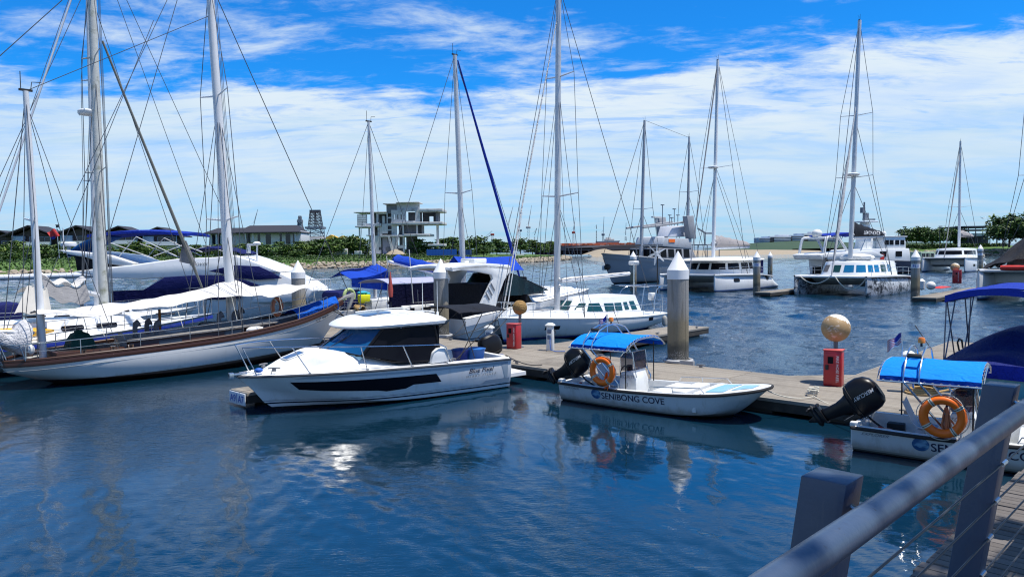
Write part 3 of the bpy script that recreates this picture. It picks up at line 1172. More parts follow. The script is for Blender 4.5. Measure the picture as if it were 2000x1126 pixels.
q = MB()
for a_ in [(1130, 1525, 250, 300, -1, 13), (655, 1525, 468, 512, -1.2, 13), (460, 890, 682, 712, -0.8, 12), (880, 1305, 668, 706, -2, 12), (25, 580, 288, 302, -1, 12), (50, 330, 522, 548, -1.5, 10), (525, 740, 150, 166, -1, 8), (740, 1135, 132, 146, -1, 9), (215, 480, 484, 530, -0.5, 9), (260, 870, 1000, 1030, -3, 14), (1290, 1570, 842, 880, -4, 3), (230, 330, 676, 692, -1, 8)]:
    cb(*a_, q)
q.build('floor_slab', CONC, r, bevel=0.05)
q = MB()
for a_ in [(655, 705, 262, 512, 0, .4), (720, 757, 262, 512, 0, .4), (772, 812, 262, 512, 0, .4), (830, 905, 262, 512, 0, .4), (705, 830, 262, 340, 0.02, .4), (705, 830, 422, 512, 0.02, .4), (1060, 1140, 250, 470, 0, .5), (905, 1062, 262, 292, 0, .4), (905, 1062, 446, 470, 0, .4),
           (490, 590, 490, 655, 0, .4), (655, 745, 512, 700, 0, .4), (415, 490, 540, 720, 0.3, .6), (590, 660, 380, 402, 0.1, .5), (590, 660, 484, 525, 0.1, .5), (590, 660, 586, 606, 0.1, .5), (575, 590, 302, 490, 0, .5), (400, 575, 300, 330, 0, .4), (400, 430, 330, 490, 0, .5), (500, 540, 360, 480, 0.1, .4),
           (270, 302, 690, 1000, 0, .5), (302, 345, 690, 880, .05, .5), (302, 345, 940, 1000, .05, .5), (345, 430, 690, 1000, 0, .5), (430, 470, 690, 880, .05, .5), (430, 470, 932, 1000, .05, .5), (660, 720, 712, 1000, -.4, .3), (720, 760, 712, 880, -.2, .3), (760, 870, 855, 905, -.2, .3), (845, 870, 905, 1000, -.2, .3), (1140, 1180, 512, 668, 4, 4.5), (745, 760, 905, 1000, -.2, .3),
           (740, 1130, 146, 262, 1, 1.4)]:
    q = MB()
    cb(*a_, q)
    q.build('wall', CONC, r)
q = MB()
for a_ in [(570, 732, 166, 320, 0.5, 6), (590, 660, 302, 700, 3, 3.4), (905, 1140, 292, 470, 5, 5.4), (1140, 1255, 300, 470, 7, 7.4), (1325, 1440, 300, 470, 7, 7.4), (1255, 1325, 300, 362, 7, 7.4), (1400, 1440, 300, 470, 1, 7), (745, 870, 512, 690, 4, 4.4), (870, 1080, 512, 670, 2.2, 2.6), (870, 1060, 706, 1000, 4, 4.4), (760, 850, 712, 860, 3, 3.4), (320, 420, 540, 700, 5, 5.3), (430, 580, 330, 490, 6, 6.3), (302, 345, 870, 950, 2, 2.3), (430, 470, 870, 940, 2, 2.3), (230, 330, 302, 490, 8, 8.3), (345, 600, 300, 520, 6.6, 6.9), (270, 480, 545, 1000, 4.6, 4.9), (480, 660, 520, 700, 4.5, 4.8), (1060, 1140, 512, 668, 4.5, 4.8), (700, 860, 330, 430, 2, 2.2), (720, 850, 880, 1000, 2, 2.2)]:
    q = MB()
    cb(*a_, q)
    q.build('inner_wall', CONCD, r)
q = MB(); cb(486, 664, 712, 1000, 1.2, 1.6, q); q.build('lilac_wall', LILAC, r)
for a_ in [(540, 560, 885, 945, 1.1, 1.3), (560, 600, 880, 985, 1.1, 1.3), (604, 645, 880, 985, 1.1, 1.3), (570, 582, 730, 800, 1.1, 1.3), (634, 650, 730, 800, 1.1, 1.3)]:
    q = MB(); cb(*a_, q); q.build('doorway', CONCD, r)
for a_ in [(842, 866, 510, 860, -.3, .5), (1076, 1100, 510, 690, -.3, .5), (1402, 1440, 512, 845, 2, 3), (96, 116, 545, 700, 0, .8), (258, 284, 545, 700, 0, .8), (306, 326, 545, 690, 0, .8), (225, 240, 300, 520, 0, .4), (320, 336, 300, 520, 0, .4)]:
    q = MB(); cb(*a_, q); q.build('column', CONC, r)
for s_ in (-1, 1):
    q = MB(); q.box(((690 + s_ * 44 - 800) * KB, -0.6, 3.6), (0.8, 0.5, 7.4), tilt=Matrix.Rotation(s_ * 0.22, 3, 'Y')); q.build('raking_column', CONC, r)
q = MB()
for i in range(9):
    cb(78 + i * 17, 84 + i * 17, 330, 522, -.3, 0, q)
for i in range(5):
    cb(78, 228, 340 + i * 38, 346 + i * 38, -.3, 0, q)
q.build('timber_shoring', mat('shoring', (0.16, 0.09, 0.08), 0.9), r)
q = MB(); q.loft([[(lerp(0, 1, u) * math.cos(v) * 4.4, math.sin(v) * 4.4 * (1), (1 - u) * 0.0) for v in [2 * PI * j / 20 for j in range(20)]] for u in (1,)] + [[(math.cos(v) * 2.6, math.sin(v) * 2.6, 1.5) for v in [2 * PI * j / 20 for j in range(20)]], [(math.cos(v) * .4, math.sin(v) * .4, 2.4) for v in [2 * PI * j / 20 for j in range(20)]]])
SAND = mat('pale_sand', (0.32, 0.265, 0.19), 0.95, var=0.12, scale=0.3, bump=0.5, bscale=1.2)
tag(q.build('sand_heap', SAND, loc=D(773, 499, 280)), 'pale conical heap of sand in front of the concrete building', 'sand heap')
BLUEF = mat('blue_site_sheet', (0.01, 0.10, 0.42), 0.6, var=0.2, stretch=(8, 8, 0.3))
q = MB()
for i in range(40):
    q.box((i * 0.28, 0.04 * (i % 2), 1.0), (0.28, 0.04, 2.2))
o = q.build('site_fence', BLUEF, loc=D(834, 498, 276))
tag(o, 'bright blue corrugated site fence right of the concrete building', 'fence')
q = MB()
for i in range(18):
    q.box((i * 0.28, 0.04 * (i % 2), 1.0), (0.28, 0.04, 2.0))
tag(q.build('site_fence', mat('faded_blue_sheet', (0.012, 0.06, 0.22), 0.6, var=0.25), loc=D(896, 498, 283)), 'short darker blue site fence to the right of the bright blue one', 'fence')
for px, wd, hh, lab in [(640, 16, 1.6, 'low broken concrete wall farthest left of the unfinished building'), (668, 22, 2.2, 'widest low concrete wall left of the unfinished building'), (700, 14, 1.4, 'low concrete wall right at the left foot of the unfinished building')]:
    q = MB(); q.box((0, 0, hh / 2), (wd * 268 / FPX, 1.5, hh))
    tag(q.build('low_wall', CONC, loc=D(px, 497, 268), bevel=0.1), lab, 'wall')

# ------------------------------------------------------------------ docks and yards far off
STEELG = mat('far_grey_steel', (0.16, 0.19, 0.23), 0.7, var=0.2)
STEELD = mat('far_dark_steel', (0.045, 0.05, 0.07), 0.7, var=0.2)
CRW = mat('crane_pale_steel', (0.5, 0.48, 0.45), 0.6, var=0.1)
CRR = mat('crane_red_steel', (0.42, 0.06, 0.03), 0.6, var=0.15)
ORG = mat('primer_orange', (0.42, 0.10, 0.04), 0.7, var=0.25, scale=0.2)
YEL = mat('yellow_shed_paint', (0.62, 0.36, 0.03), 0.7, var=0.1)


def lattice(mb, w0, w1, h, n, r, dx=0.0, z0=0.0, lean=0.0):
    L = []
    for i in range(n + 1):
        t = i / n
        w_ = lerp(w0, w1, t) / 2
        L.append([Vector((dx + lean * t + a_ * w_, b_ * w_, z0 + h * t)) for a_, b_ in ((-1, -1), (1, -1), (1, 1), (-1, 1))])
    for j in range(4):
        mb.tube([l[j] for l in L], r, 5)
    for i in range(n):
        for j in range(4):
            mb.tube([L[i][j], L[i + 1][(j + 1) % 4]], r * 0.6, 4)
            mb.tube([L[i][(j + 1) % 4], L[i + 1][j]], r * 0.6, 4)
            mb.tube([L[i + 1][j], L[i + 1][(j + 1) % 4]], r * 0.6, 4)


Yd = 800
kd = Yd / FPX
base = D(587, 472, Yd)
r = thing('drill_derrick', 'slender single lattice derrick tower left of the twin one', 'derrick tower', base)
q = MB(); lattice(q, 20 * kd, 9 * kd, 30 * kd, 4, 0.45); q.build('tower', STEELG, r)
q = MB(); lattice(q, 8 * kd, 4 * kd, 20 * kd, 4, 0.5, z0=30 * kd); q.box((0, 0, 40 * kd), (9 * kd, 6, 3)); q.build('derrick_top', STEELG, r)
q = MB(); q.box((0, 0, -2), (20 * kd, 10, 18)); q.box((2, -5, 6), (12 * kd, 3, 5)); q.build('deckhouse', CRW, r, bevel=0.2)
base = D(617, 470, Yd)
r = thing('drill_derrick', 'wide twin lattice derrick tower with a grey platform', 'derrick tower', base)
q = MB(); lattice(q, 28 * kd, 26 * kd, 24 * kd, 3, 0.4); q.build('tower', STEELG, r)
q = MB(); q.box((0, 0, 25 * kd), (34 * kd, 16, 4 * kd)); q.build('platform', STEELG, r)
for s_ in (-1, 1):
    q = MB(); lattice(q, 13 * kd, 9 * kd, 29 * kd, 5, 0.35, dx=s_ * 6.5 * kd, z0=27 * kd, lean=-s_ * 1.0); q.box((s_ * 5 * kd, 0, 57 * kd), (10 * kd, 5, 3)); q.build('derrick_top', STEELD, r)
q = MB(); q.box((0, 0, -4), (34 * kd, 16, 16)); q.build('deckhouse', CRW, r, bevel=0.2)
q = MB()
for i in range(3):
    p0 = D(636 + i * 22, 478, 700) - D(636, 478, 700)
    q.prism([(p0.x, 0), (p0.x + 10.5, 0), (p0.x + 10.5, 7 - i), (p0.x + 5, 9.5 - i), (p0.x, 7 - i)], 'y', 0, 12)
tag(q.build('yard_shed', YEL, loc=D(636, 478, 700)), 'long low yellow shed behind the trees left of the concrete building', 'shed')


def crane(px, ybase, Y, hpx, boom, lab, m0, m1, cab=True, wpx=4):
    """tower crane: lattice tower, cab and a raised lattice boom (dx, dy in picture pixels)"""
    k = Y / FPX
    r = thing('yard_crane', lab, 'crane', D(px, ybase, Y), 0, 'cranes of the shipyard beyond the far shore')
    q = MB(); lattice(q, wpx * k, wpx * 0.8 * k, hpx * k, max(3, int(hpx / 5)), 0.16 * k); q.build('tower', m0, r)
    if cab:
        q = MB(); q.box((0, 0, (hpx + 2) * k), (wpx * 1.8 * k, 4, 4 * k)); q.build('cab', m1, r, bevel=0.1)
    q = MB()
    a_, b_ = Vector((0, 0, (hpx + 3) * k)), Vector((boom[0] * k, 0, (hpx + 3 + boom[1]) * k))
    q.tube([a_, b_], [0.7 * k, 0.35 * k], 5)
    q.tube([a_ + Vector((0, 0, 5 * k)), b_], 0.16 * k, 4)
    q.tube([a_ + Vector((-4 * k, 0, 3 * k)), a_ + Vector((0, 0, 7 * k)), b_], 0.12 * k, 4)
    q.build('boom', m0, r)


crane(496, 462, 700, 18, (9, 32), 'thin grey crane boom rising behind the long white house', STEELG, STEELG, False, 3)
crane(993, 478, 700, 34, (10, 38), 'white leaning crane boom just right of the long dark blue forestay', CRW, CRW, False, 4)
crane(1015, 474, 760, 22, (1, 46), 'red and grey tower crane with tall thin mast at the point of the shore', CRR, STEELG, True, 5)
crane(1032, 470, 760, 24, (7, 42), 'white tower crane with stepped cab beside the red one', CRW, CRW, True, 5)
crane(1044, 470, 800, 8, (5, 14), 'small dark crane boom right of the white tower crane', STEELD, STEELD, False, 2)
crane(1120, 476, 820, 20, (4, 28), 'pale crane in the middle of the red pier', CRW, CRR, True, 3)
crane(1178, 472, 820, 12, (2, 34), 'grey lattice crane on the pier right of the tall black pole', STEELG, STEELG, True, 3)
crane(1222, 470, 900, 8, (1, 24), 'faint grey crane left of the grey trawler', STEELG, STEELG, False, 3)
crane(962, 478, 760, 18, (-30, -18), 'dark angled loading crane with red drum behind the trees', STEELD, CRR, True, 4)
crane(1165, 478, 815, 28, (0.5, 8), 'tall thin black pole on the pier', STEELD, STEELD, False, 1.5)
r = thing('loading_pier', 'long dark pier with piles and red pipework beyond the point', 'pier', D(1060, 497, 760))
k = 760 / FPX
q = MB(); q.box((110 * k, 8, 14 * k), (250 * k, 16, 5 * k)); q.box((110 * k, 1, 9.5 * k), (250 * k, 2, 4 * k)); q.build('deck', STEELD, r)
for i in range(16):
    q = MB(); q.tube([((i * 16 - 6) * k, 1, -1), ((i * 16 - 6) * k, 1, 12 * k)], 0.9, 6); q.build('pile', STEELD, r)
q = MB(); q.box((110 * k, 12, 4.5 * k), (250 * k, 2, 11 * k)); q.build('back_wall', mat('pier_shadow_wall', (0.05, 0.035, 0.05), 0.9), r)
q = MB()
rg = random.Random(8)
for i in range(70):
    x_ = rg.uniform(-30, 190) * k
    hh = rg.uniform(1, 5.5) * k
    q.box((x_, rg.uniform(3, 12), 16.5 * k + hh / 2), (rg.uniform(2, 10) * k, 3, hh))
for i in range(6):
    z_ = 17 * k + i * 0.9 * k
    q.tube([(-20 * k, 4 + i, z_), (rg.uniform(120, 190) * k, 4 + i, z_)], 0.35 * k, 6)
q.build('pipework', [ORG], r)
r = thing('moored_tug', 'grey tug with white bridge moored on the right of the long pier', 'ship', D(1180, 477, 780))
k = 780 / FPX
q = MB(); q.prism([(-14 * k, 0), (26 * k, 0), (30 * k, 7 * k), (-16 * k, 6 * k)], 'y', -5, 5); q.build('hull', STEELG, r, bevel=0.3)
q = MB(); q.box((10 * k, 0, 8.5 * k), (18 * k, 7, 4 * k)); q.box((8 * k, 0, 11.5 * k), (9 * k, 6, 3 * k)); q.build('bridge', CRW, r, bevel=0.3)

# ------------------------------------------------------------------ sand bank and far land on the right
def bank(name, pts, m, Y0, depth, kind='structure'):
    """low land: profile in pixels (px, y top) at distance Y0, falling to the water in front"""
    prof = []
    for px, yt in pts:
        p = D(px, yt, Y0)
        prof.append(p)
    rows = []
    n = 60
    for i in range(n + 1):
        px = lerp(pts[0][0], pts[-1][0], i / n)
        p = D(px, interp(pts, px), Y0)
        h = max(0.05, p.z)
        nz = noise.noise(Vector((p.x * 0.06, 3.1, 0)))
        rows.append([Vector((p.x, Y0 - depth * 0.25, -0.4)), Vector((p.x, Y0 - depth * 0.12 + nz * 4, 0.35 * h)), Vector((p.x, Y0, h * (1 + 0.06 * nz))), Vector((p.x * 1.02, Y0 + depth * 0.5, h * 0.95)), Vector((p.x * 1.05, Y0 + depth, h * 0.7))])
    mb = MB(); mb.loft(rows, False)
    return setting(mb.build(name, m), kind)


bank('sand_bank', [(1152, 497), (1170, 488), (1182, 485.5), (1196, 489.5), (1228, 489), (1262, 490), (1300, 489), (1400, 488), (1500, 487.5), (1560, 488), (1600, 489)], SAND, 650, 120)
FARG = mat('far_scrub', (0.03, 0.065, 0.035), 0.9, var=0.3, scale=0.02)
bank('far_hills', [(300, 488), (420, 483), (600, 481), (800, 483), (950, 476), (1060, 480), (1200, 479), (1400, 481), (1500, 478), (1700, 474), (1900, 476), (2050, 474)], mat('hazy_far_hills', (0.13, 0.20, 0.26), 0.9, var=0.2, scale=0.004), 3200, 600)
bank('far_land', [(1400, 486), (1440, 482), (1480, 474), (1560, 470), (1620, 472), (1700, 474), (1800, 473), (1900, 474)], FARG, 1150, 300)
FW = mat('far_white_block', (0.55, 0.58, 0.64), 0.8)
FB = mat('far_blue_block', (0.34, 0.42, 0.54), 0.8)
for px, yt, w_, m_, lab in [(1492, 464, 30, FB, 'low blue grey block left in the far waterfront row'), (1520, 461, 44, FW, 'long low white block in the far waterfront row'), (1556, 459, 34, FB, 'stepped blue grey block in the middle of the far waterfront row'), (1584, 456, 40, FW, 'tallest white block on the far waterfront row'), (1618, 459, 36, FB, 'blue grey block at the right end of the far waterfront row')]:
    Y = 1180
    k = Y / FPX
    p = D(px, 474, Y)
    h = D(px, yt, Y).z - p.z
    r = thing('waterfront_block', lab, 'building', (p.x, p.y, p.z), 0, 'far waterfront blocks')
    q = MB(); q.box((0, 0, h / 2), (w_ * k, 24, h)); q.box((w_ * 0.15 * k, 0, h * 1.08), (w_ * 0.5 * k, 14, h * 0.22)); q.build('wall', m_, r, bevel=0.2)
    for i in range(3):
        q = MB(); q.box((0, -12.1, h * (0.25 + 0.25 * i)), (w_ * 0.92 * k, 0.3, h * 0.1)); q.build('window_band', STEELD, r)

# right shore
RS = [Vector(p) for p in [(214, 430, 0), (186, 366, 0), (188, 340, 0), (235, 318, 0), (300, 290, 0), (460, 220, 0), (700, 120, 0)]]
RIN = Vector((0.30, 0.95, 0))
rp = cr(RS, 40)
g = MB()
g.loft([[p + RIN * d + Vector((0, 0, h)) for d, h in [(0, -0.5), (2, 0.2), (8, 2.2), (11, 2.8), (20, 3.6), (40, 4.4), (120, 4.6), (900, 5)]] for p in rp], False)
setting(g.build('right_shore_ground', GRASSM))
rk = MB()
rg = random.Random(9)
for i in range(len(rp) - 1):
    for _ in range(30):
        p = rp[i].lerp(rp[i + 1], rg.random()) + RIN * rg.uniform(0.5, 9)
        s = rg.uniform(0.5, 1.1)
        rk.ball((p.x, p.y, interp([(0, -0.3), (2, 0.2), (8, 2.2), (11, 2.6)], (p - rp[i]).dot(RIN)) + s * .2), s * 1.3, s, s * .7, 6, Matrix.Rotation(rg.random() * 6, 3, 'Z'))
setting(rk.build('right_shore_rocks', ROCKM, angle=20, recalc=False), 'stuff')
for px, yt, kdn, lab in [(1772, 446, 3, 'roundest tree at the left end of the right shore row'), (1790, 443, 3, 'second tree from the left in the right shore row'), (1808, 444, 2, 'tree in the right shore row just right of the pile with a white cone'), (1822, 447, 3, 'middle tree of the right shore row'),
                         (1838, 446, 2, 'tree in the right shore row left of the far catamaran mast'), (1856, 445, 3, 'tree in the right shore row touching the far catamaran mast'), (1868, 444, 2, 'last tree of the right shore row beside the pavilion')]:
    plant(kdn, px, yt, 372 + rng.uniform(-5, 5), 4.3, lab, 'trees along the right shore', 1.1)
for px, yt, Y, lab in [(1972, 418, 330, 'tall spreading tree above the pavilion at the right edge'), (1996, 424, 318, 'tall tree cut by the right edge of the picture'), (1960, 436, 322, 'lower yellowish tree below the tall ones right of the pavilion'), (2030, 430, 300, 'tree beyond the right edge of the picture')]:
    plant(3 if Y > 320 else 2, px, yt, Y, 4.3, lab, 'tall trees right of the pavilion', 1.25)
p0 = D(1752, 484, 352)
q = MB()
rg = random.Random(31)
for _ in range(3800):
    leafquad(q, Vector((rg.uniform(0, 52), rg.uniform(-1, 1), rg.random() * 2.2)), 0.45, rg, .4, rg.choices([0, 1, 2, 3], [5, 4, 2, 0])[0])
tag(q.build('hedge', LEAF, flatshade=True, recalc=False, loc=(p0.x, p0.y, 3.4)), 'long dark hedge below the row of trees on the right shore', 'hedge')
r = thing('pavilion', 'open sided dark pavilion with flat roof on the right shore', 'pavilion', (D(1878, 486, 368).x, 368, 4.4))
k = 368 / FPX
zt = D(1878, 443, 368).z - 4.4
q = MB(); q.box((40 * k, 8, zt), (84 * k, 22, 0.7)); q.box((42 * k, 6, zt - 1.6), (72 * k, 18, 0.5)); q.build('roof', STEELD, r, bevel=0.05)
q = MB(); q.box((46 * k, -1, zt - 3.9), (64 * k, 0.5, 1.3)); q.build('fascia', WALLW, r)
q = MB(); q.box((42 * k, 10, (zt - 4) / 2), (70 * k, 0.5, zt - 4)); q.build('back_wall', STEELD, r)
for i in range(6):
    q = MB(); q.tube([((8 + i * 14) * k, -2, 0), ((8 + i * 14) * k, -2, zt - 0.3)], 0.22, 6); q.build('column', STEELD, r)
pb = D(1951, 478, 340)
r = thing('banner_flag', 'tall blue banner with white upright writing beside the pavilion', 'banner', pb)
k = 340 / FPX
q = MB(); q.tube([(-5 * k, 0, -1), (-5 * k, 0, 46 * k)], 0.12, 6); q.build('pole', STEELG, r)
q = MB(); q.box((2 * k, 0, 19 * k), (11 * k, 0.08, 19 * k)); q.build('cloth', mat('banner_blue', (0.005, 0.12, 0.5), 0.6), r)
decal('lettering', text2d('MARINA', 5 * k, width=15 * k), on_plane((5 * k, -0.06, 12 * k), (0, 0, 1), (-1, 0, 0)), INKW, r)
for px, yt, Y, lab in [(1765, 443, 345, 'slim grey lamp mast at the left end of the right shore trees'), (1835, 442, 350, 'slim pole with a crooked top among the right shore trees')]:
    p = D(px, 486, Y)
    q = MB(); q.tube([(0, 0, 0), (0, 0, D(px, yt, Y).z - p.z)], 0.16, 6); q.box((0.3, 0, D(px, yt, Y).z - p.z), (1.6, .5, .4))
    tag(q.build('lamp_mast', STEELD, loc=p), lab, 'lamp mast')
p = D(114, 486, 185)
q = MB(); q.tube([(0, 0, 0), (0, 0, D(114, 447, 185).z - p.z)], 0.09, 6); q.box((0, 0, D(114, 442, 185).z - p.z), (0.5, .5, .6)); q.box((0, 0, D(114, 439, 185).z - p.z), (0.7, .7, .12))
tag(q.build('garden_lamp', STEELD, loc=p), 'dark lamp post with square lantern between the gabled houses', 'lamp post')
# floating barrier of pipe along the far left shore
PIPE = mat('pale_pipe', (0.52, 0.56, 0.62), 0.5, var=0.1, dirt=(0.3, 0.3, 0.3))
r = thing('floating_barrier', 'long pale floating pipe barrier lying before the far left shore', 'barrier', (0, 0, 0))
a_, b_ = D(-60, 541, 128), D(262, 535, 150)
a_.z = b_.z = 0.45
N = 22
for i in range(N):
    q = MB(); p, p2 = a_.lerp(b_, i / N), a_.lerp(b_, (i + 0.96) / N)
    q.tube([p, p2], 0.52, 12); q.build('pipe_section', PIPE, r)
# ------------------------------------------------------------------ main floating dock
DZ = 0.36
_o, _e = G(1030, 715, DZ), G(1600, 790, DZ)
DK = Frame(_o.x, _o.y, math.degrees(math.atan2(_e.y - _o.y, _e.x - _o.x)))
N_DEG = DK.deg + 90                       # heading of boats lying across the dock


def dk(px, py):
    return DK.loc(G(px, py, DZ))


def board_mat(name, c0, c1, w, rot=0.0, axis=0):
    m, t, b = newmat(name)
    tc = t.new('ShaderNodeTexCoord').outputs['Object']
    s = t.new('ShaderNodeSeparateXYZ')
    t.link(t.mapping(tc, (1, 1, 1), (0, 0, rot)), s.inputs[0])
    u = t.math('DIVIDE', s.outputs[axis], w)
    fr = t.math('FRACT', u)
    cell = t.math('FLOOR', u)
    wn = t.new('ShaderNodeTexWhiteNoise', noise_dimensions='1D')
    t.link(cell, wn.inputs['W'])
    st = (0.6, 9, 9) if axis else (9, 0.6, 9)
    gr = t.noise(t.mapping(tc, st), 5, 6, 0.65)
    blot = t.noise(tc, 0.9, 6, 0.6)
    cc = t.mix(t.math('MULTIPLY_ADD', wn.outputs[0], 0.45, t.math('MULTIPLY', gr, 0.55)), c0, c1)
    cc = t.mix(t.math('MULTIPLY', t.step(blot, 0.5, 0.72), 0.55), cc, tuple(k * 0.5 for k in c0))
    gap = t.math('LESS_THAN', fr, 0.055)
    cc = t.mix(gap, cc, (0.012, 0.011, 0.01))
    t.link(cc, b.inputs['Base Color'])
    b.inputs['Roughness'].default_value = 0.85
    bn = t.new('ShaderNodeBump')
    bn.inputs['Strength'].default_value = 0.5
    bn.inputs['Distance'].default_value = 0.02
    t.link(t.math('SUBTRACT', gr, t.math('MULTIPLY', gap, 2.0)), bn.inputs['Height'])
    t.link(bn.outputs[0], b.inputs['Normal'])
    return m


DECK = board_mat('dock_boards', (0.17, 0.145, 0.115), (0.335, 0.30, 0.25), 0.14, 0.0, 1)
BOARD = board_mat('boardwalk_boards', (0.085, 0.072, 0.062), (0.20, 0.175, 0.155), 0.145, 0.0, 0)
FASC = mat('dock_fascia', (0.035, 0.032, 0.03), 0.85, var=0.35, dirt=(0.09, 0.08, 0.06), dirt_amt=0.5)
EDGE = mat('pale_edge_strip', (0.27, 0.25, 0.22), 0.7, var=0.15, dirt=(0.2, 0.17, 0.13))
FLOATM = mat('dock_float', (0.05, 0.05, 0.048), 0.8, var=0.3)


def dock(name, label, fr, x0, x1, y0, y1, joint=6.0, fillets=()):
    r = thing(name, label, 'dock', (fr.ox, fr.oy, 0), fr.a)
    along_x = (x1 - x0) > (y1 - y0)
    q = MB()
    L = (x1 - x0) if along_x else (y1 - y0)
    n = max(1, int(L / joint))
    for i in range(n):
        a_, b_ = i * L / n + 0.012, (i + 1) * L / n - 0.012
        q = MB()
        if along_x:
            q.box((x0 + (a_ + b_) / 2, (y0 + y1) / 2, DZ - 0.03), (b_ - a_, y1 - y0 - 0.08, 0.06))
        else:
            q.box(((x0 + x1) / 2, y0 + (a_ + b_) / 2, DZ - 0.03), (x1 - x0 - 0.08, b_ - a_, 0.06))
        q.build('deck', DECK, r, bevel=0.008)
    q = MB()
    q.box(((x0 + x1) / 2, y0 + 0.02, DZ - 0.035), (x1 - x0, 0.04, 0.075)); q.box(((x0 + x1) / 2, y1 - 0.02, DZ - 0.035), (x1 - x0, 0.04, 0.075))
    q.box((x0 + 0.02, (y0 + y1) / 2, DZ - 0.035), (0.04, y1 - y0 - 0.08, 0.075)); q.box((x1 - 0.02, (y0 + y1) / 2, DZ - 0.035), (0.04, y1 - y0 - 0.08, 0.075))
    q.build('edge_strip', EDGE, r)
    q = MB()
    q.box(((x0 + x1) / 2, (y0 + y1) / 2, DZ - 0.175), (x1 - x0 - 0.03, y1 - y0 - 0.03, 0.20))
    q.build('fascia', FASC, r)
    k = max(2, int(L / 2.4))
    for i in range(k):
        c = (i + 0.5) * L / k
        q = MB()
        if along_x:
            q.box((x0 + c, (y0 + y1) / 2, -0.05), (1.5, y1 - y0 - 0.3, 0.5))
        else:
            q.box(((x0 + x1) / 2, y0 + c, -0.05), (x1 - x0 - 0.24, 1.4, 0.5))
        q.build('float', FLOATM, r, bevel=0.05)
    for tri in fillets:
        q = MB(); q.prism(tri, 'z', DZ - 0.28, DZ - 0.006); q.build('gusset', DECK, r)
    return r


main = dock('floating_dock', 'long weathered plank dock running behind the cabin cruiser and the patrol boats', DK, -18.6, 17.5, 0, 3.2, 6.0,
            [[(-1.45, 3.21), (0.0, 3.21), (-1.45, 4.7)], [(-2.95, 3.21), (-4.2, 3.21), (-2.95, 4.4)], [(7.75, 3.21), (6.4, 3.21), (7.75, 4.5)], [(-2.35, -0.01), (-0.9, -0.01), (-2.35, -1.2)]])


def cleat(parent, p, rz=0.0):
    M = Matrix.Rotation(rz, 3, 'Z')
    q = MB()
    c = Vector(p)
    q.tube([c + M @ Vector((-0.14, 0, 0.07)), c + M @ Vector((-0.07, 0, 0.08)), c + M @ Vector((0.07, 0, 0.08)), c + M @ Vector((0.14, 0, 0.07))], 0.016, 6)
    q.box(c + Vector((0, 0, 0.035)), (0.09, 0.05, 0.07), rz)
    return q.build('cleat', mat('galvanised_steel', (0.25, 0.25, 0.26), 0.5, 0.6), parent)


for i in range(9):
    cleat(main, (-15 + i * 3.6, 0.18, DZ)); cleat(main, (-14 + i * 3.6, 3.0, DZ))
fa = dock('finger_dock', 'short finger dock whose end board shows berth numbers A9 and A7', DK, -3.3, -2.42, -7.5, -0.01, 3.6)
q = MB(); q.box((-2.86, -7.535, 0.19), (0.82, 0.03, 0.30)); sg = q.build('number_board', mat('number_board_white', (0.62, 0.66, 0.72), 0.5), fa, bevel=0.01)
decal('lettering', text2d('A9', 0.25, 0.012, width=0.30), on_plane((-3.22, -7.556, 0.10), (1, 0, 0), (0, 0, 1)), INKB, sg)
decal('lettering', text2d('A7', 0.25, 0.012, width=0.30), on_plane((-2.80, -7.556, 0.10), (1, 0, 0), (0, 0, 1)), INKB, sg)
q = MB(); q.box((-2.86, -7.556, 0.19), (0.012, 0.006, 0.24)); q.build('divider', INKB, sg)
cleat(fa, (-2.6, -6.9, DZ), 1.5)
fb = dock('finger_dock', 'finger dock reaching out past the tall near pile beside the white deck saloon yacht', DK, -2.95, -1.45, 3.21, 13.4, 4)
fc = dock('finger_dock', 'finger dock beyond the second red fire cabinet beside the covered teal boat', DK, 7.75, 9.2, 3.21, 14.0, 4)
for p in ((-1.6, 5.5, DZ), (-1.6, 9.5, DZ), (-1.6, 12.6, DZ)):
    cleat(fb, p, 1.57)

# ------------------------------------------------------------------ piles
PILEC, t, b = newmat('pile_concrete')
tc = t.new('ShaderNodeTexCoord').outputs['Object']
s = t.new('ShaderNodeSeparateXYZ'); t.link(tc, s.inputs[0])
n1 = t.noise(t.mapping(tc, (3, 3, 0.5)), 2.2, 7, 0.62)
n2 = t.noise(tc, 26, 6, 0.7)
n3 = t.noise(tc, 2.0, 5)
cc = t.mix(n1, (0.20, 0.195, 0.18), (0.37, 0.36, 0.34))
cc = t.mix(t.math('MULTIPLY', t.step(n2, 0.58, 0.75), 0.4), cc, (0.10, 0.10, 0.095))
cc = t.mix(t.math('MULTIPLY', t.step(t.noise(t.mapping(tc, (6, 6, 0.35)), 1.5, 6, .6), 0.52, 0.66), 0.6), cc, (0.11, 0.105, 0.09))
wet = t.math('ADD', s.outputs[2], t.math('MULTIPLY', n3, 0.9))
cc = t.mix(t.step(wet, 2.5, 1.9), cc, (0.24, 0.20, 0.13))
cc = t.mix(t.step(wet, 1.62, 1.25), cc, (0.085, 0.08, 0.062))
cc = t.mix(t.math('MULTIPLY', t.step(wet, 1.2, 0.95), t.step(n2, 0.45, 0.6)), cc, (0.27, 0.25, 0.22))
t.link(cc, b.inputs['Base Color'])
b.inputs['Roughness'].default_value = 0.85
bn = t.new('ShaderNodeBump'); bn.inputs['Strength'].default_value = 0.6; bn.inputs['Distance'].default_value = 0.03
t.link(n2, bn.inputs['Height']); t.link(bn.outputs[0], b.inputs['Normal'])
CAPW = mat('pile_cap_white', (0.76, 0.77, 0.78), 0.45, var=0.04, dirt=(0.5, 0.48, 0.42), dirt_amt=0.2)
COLLAR = mat('pile_guide_steel', (0.42, 0.42, 0.42), 0.6, 0.2, dirt=(0.2, 0.12, 0.07))


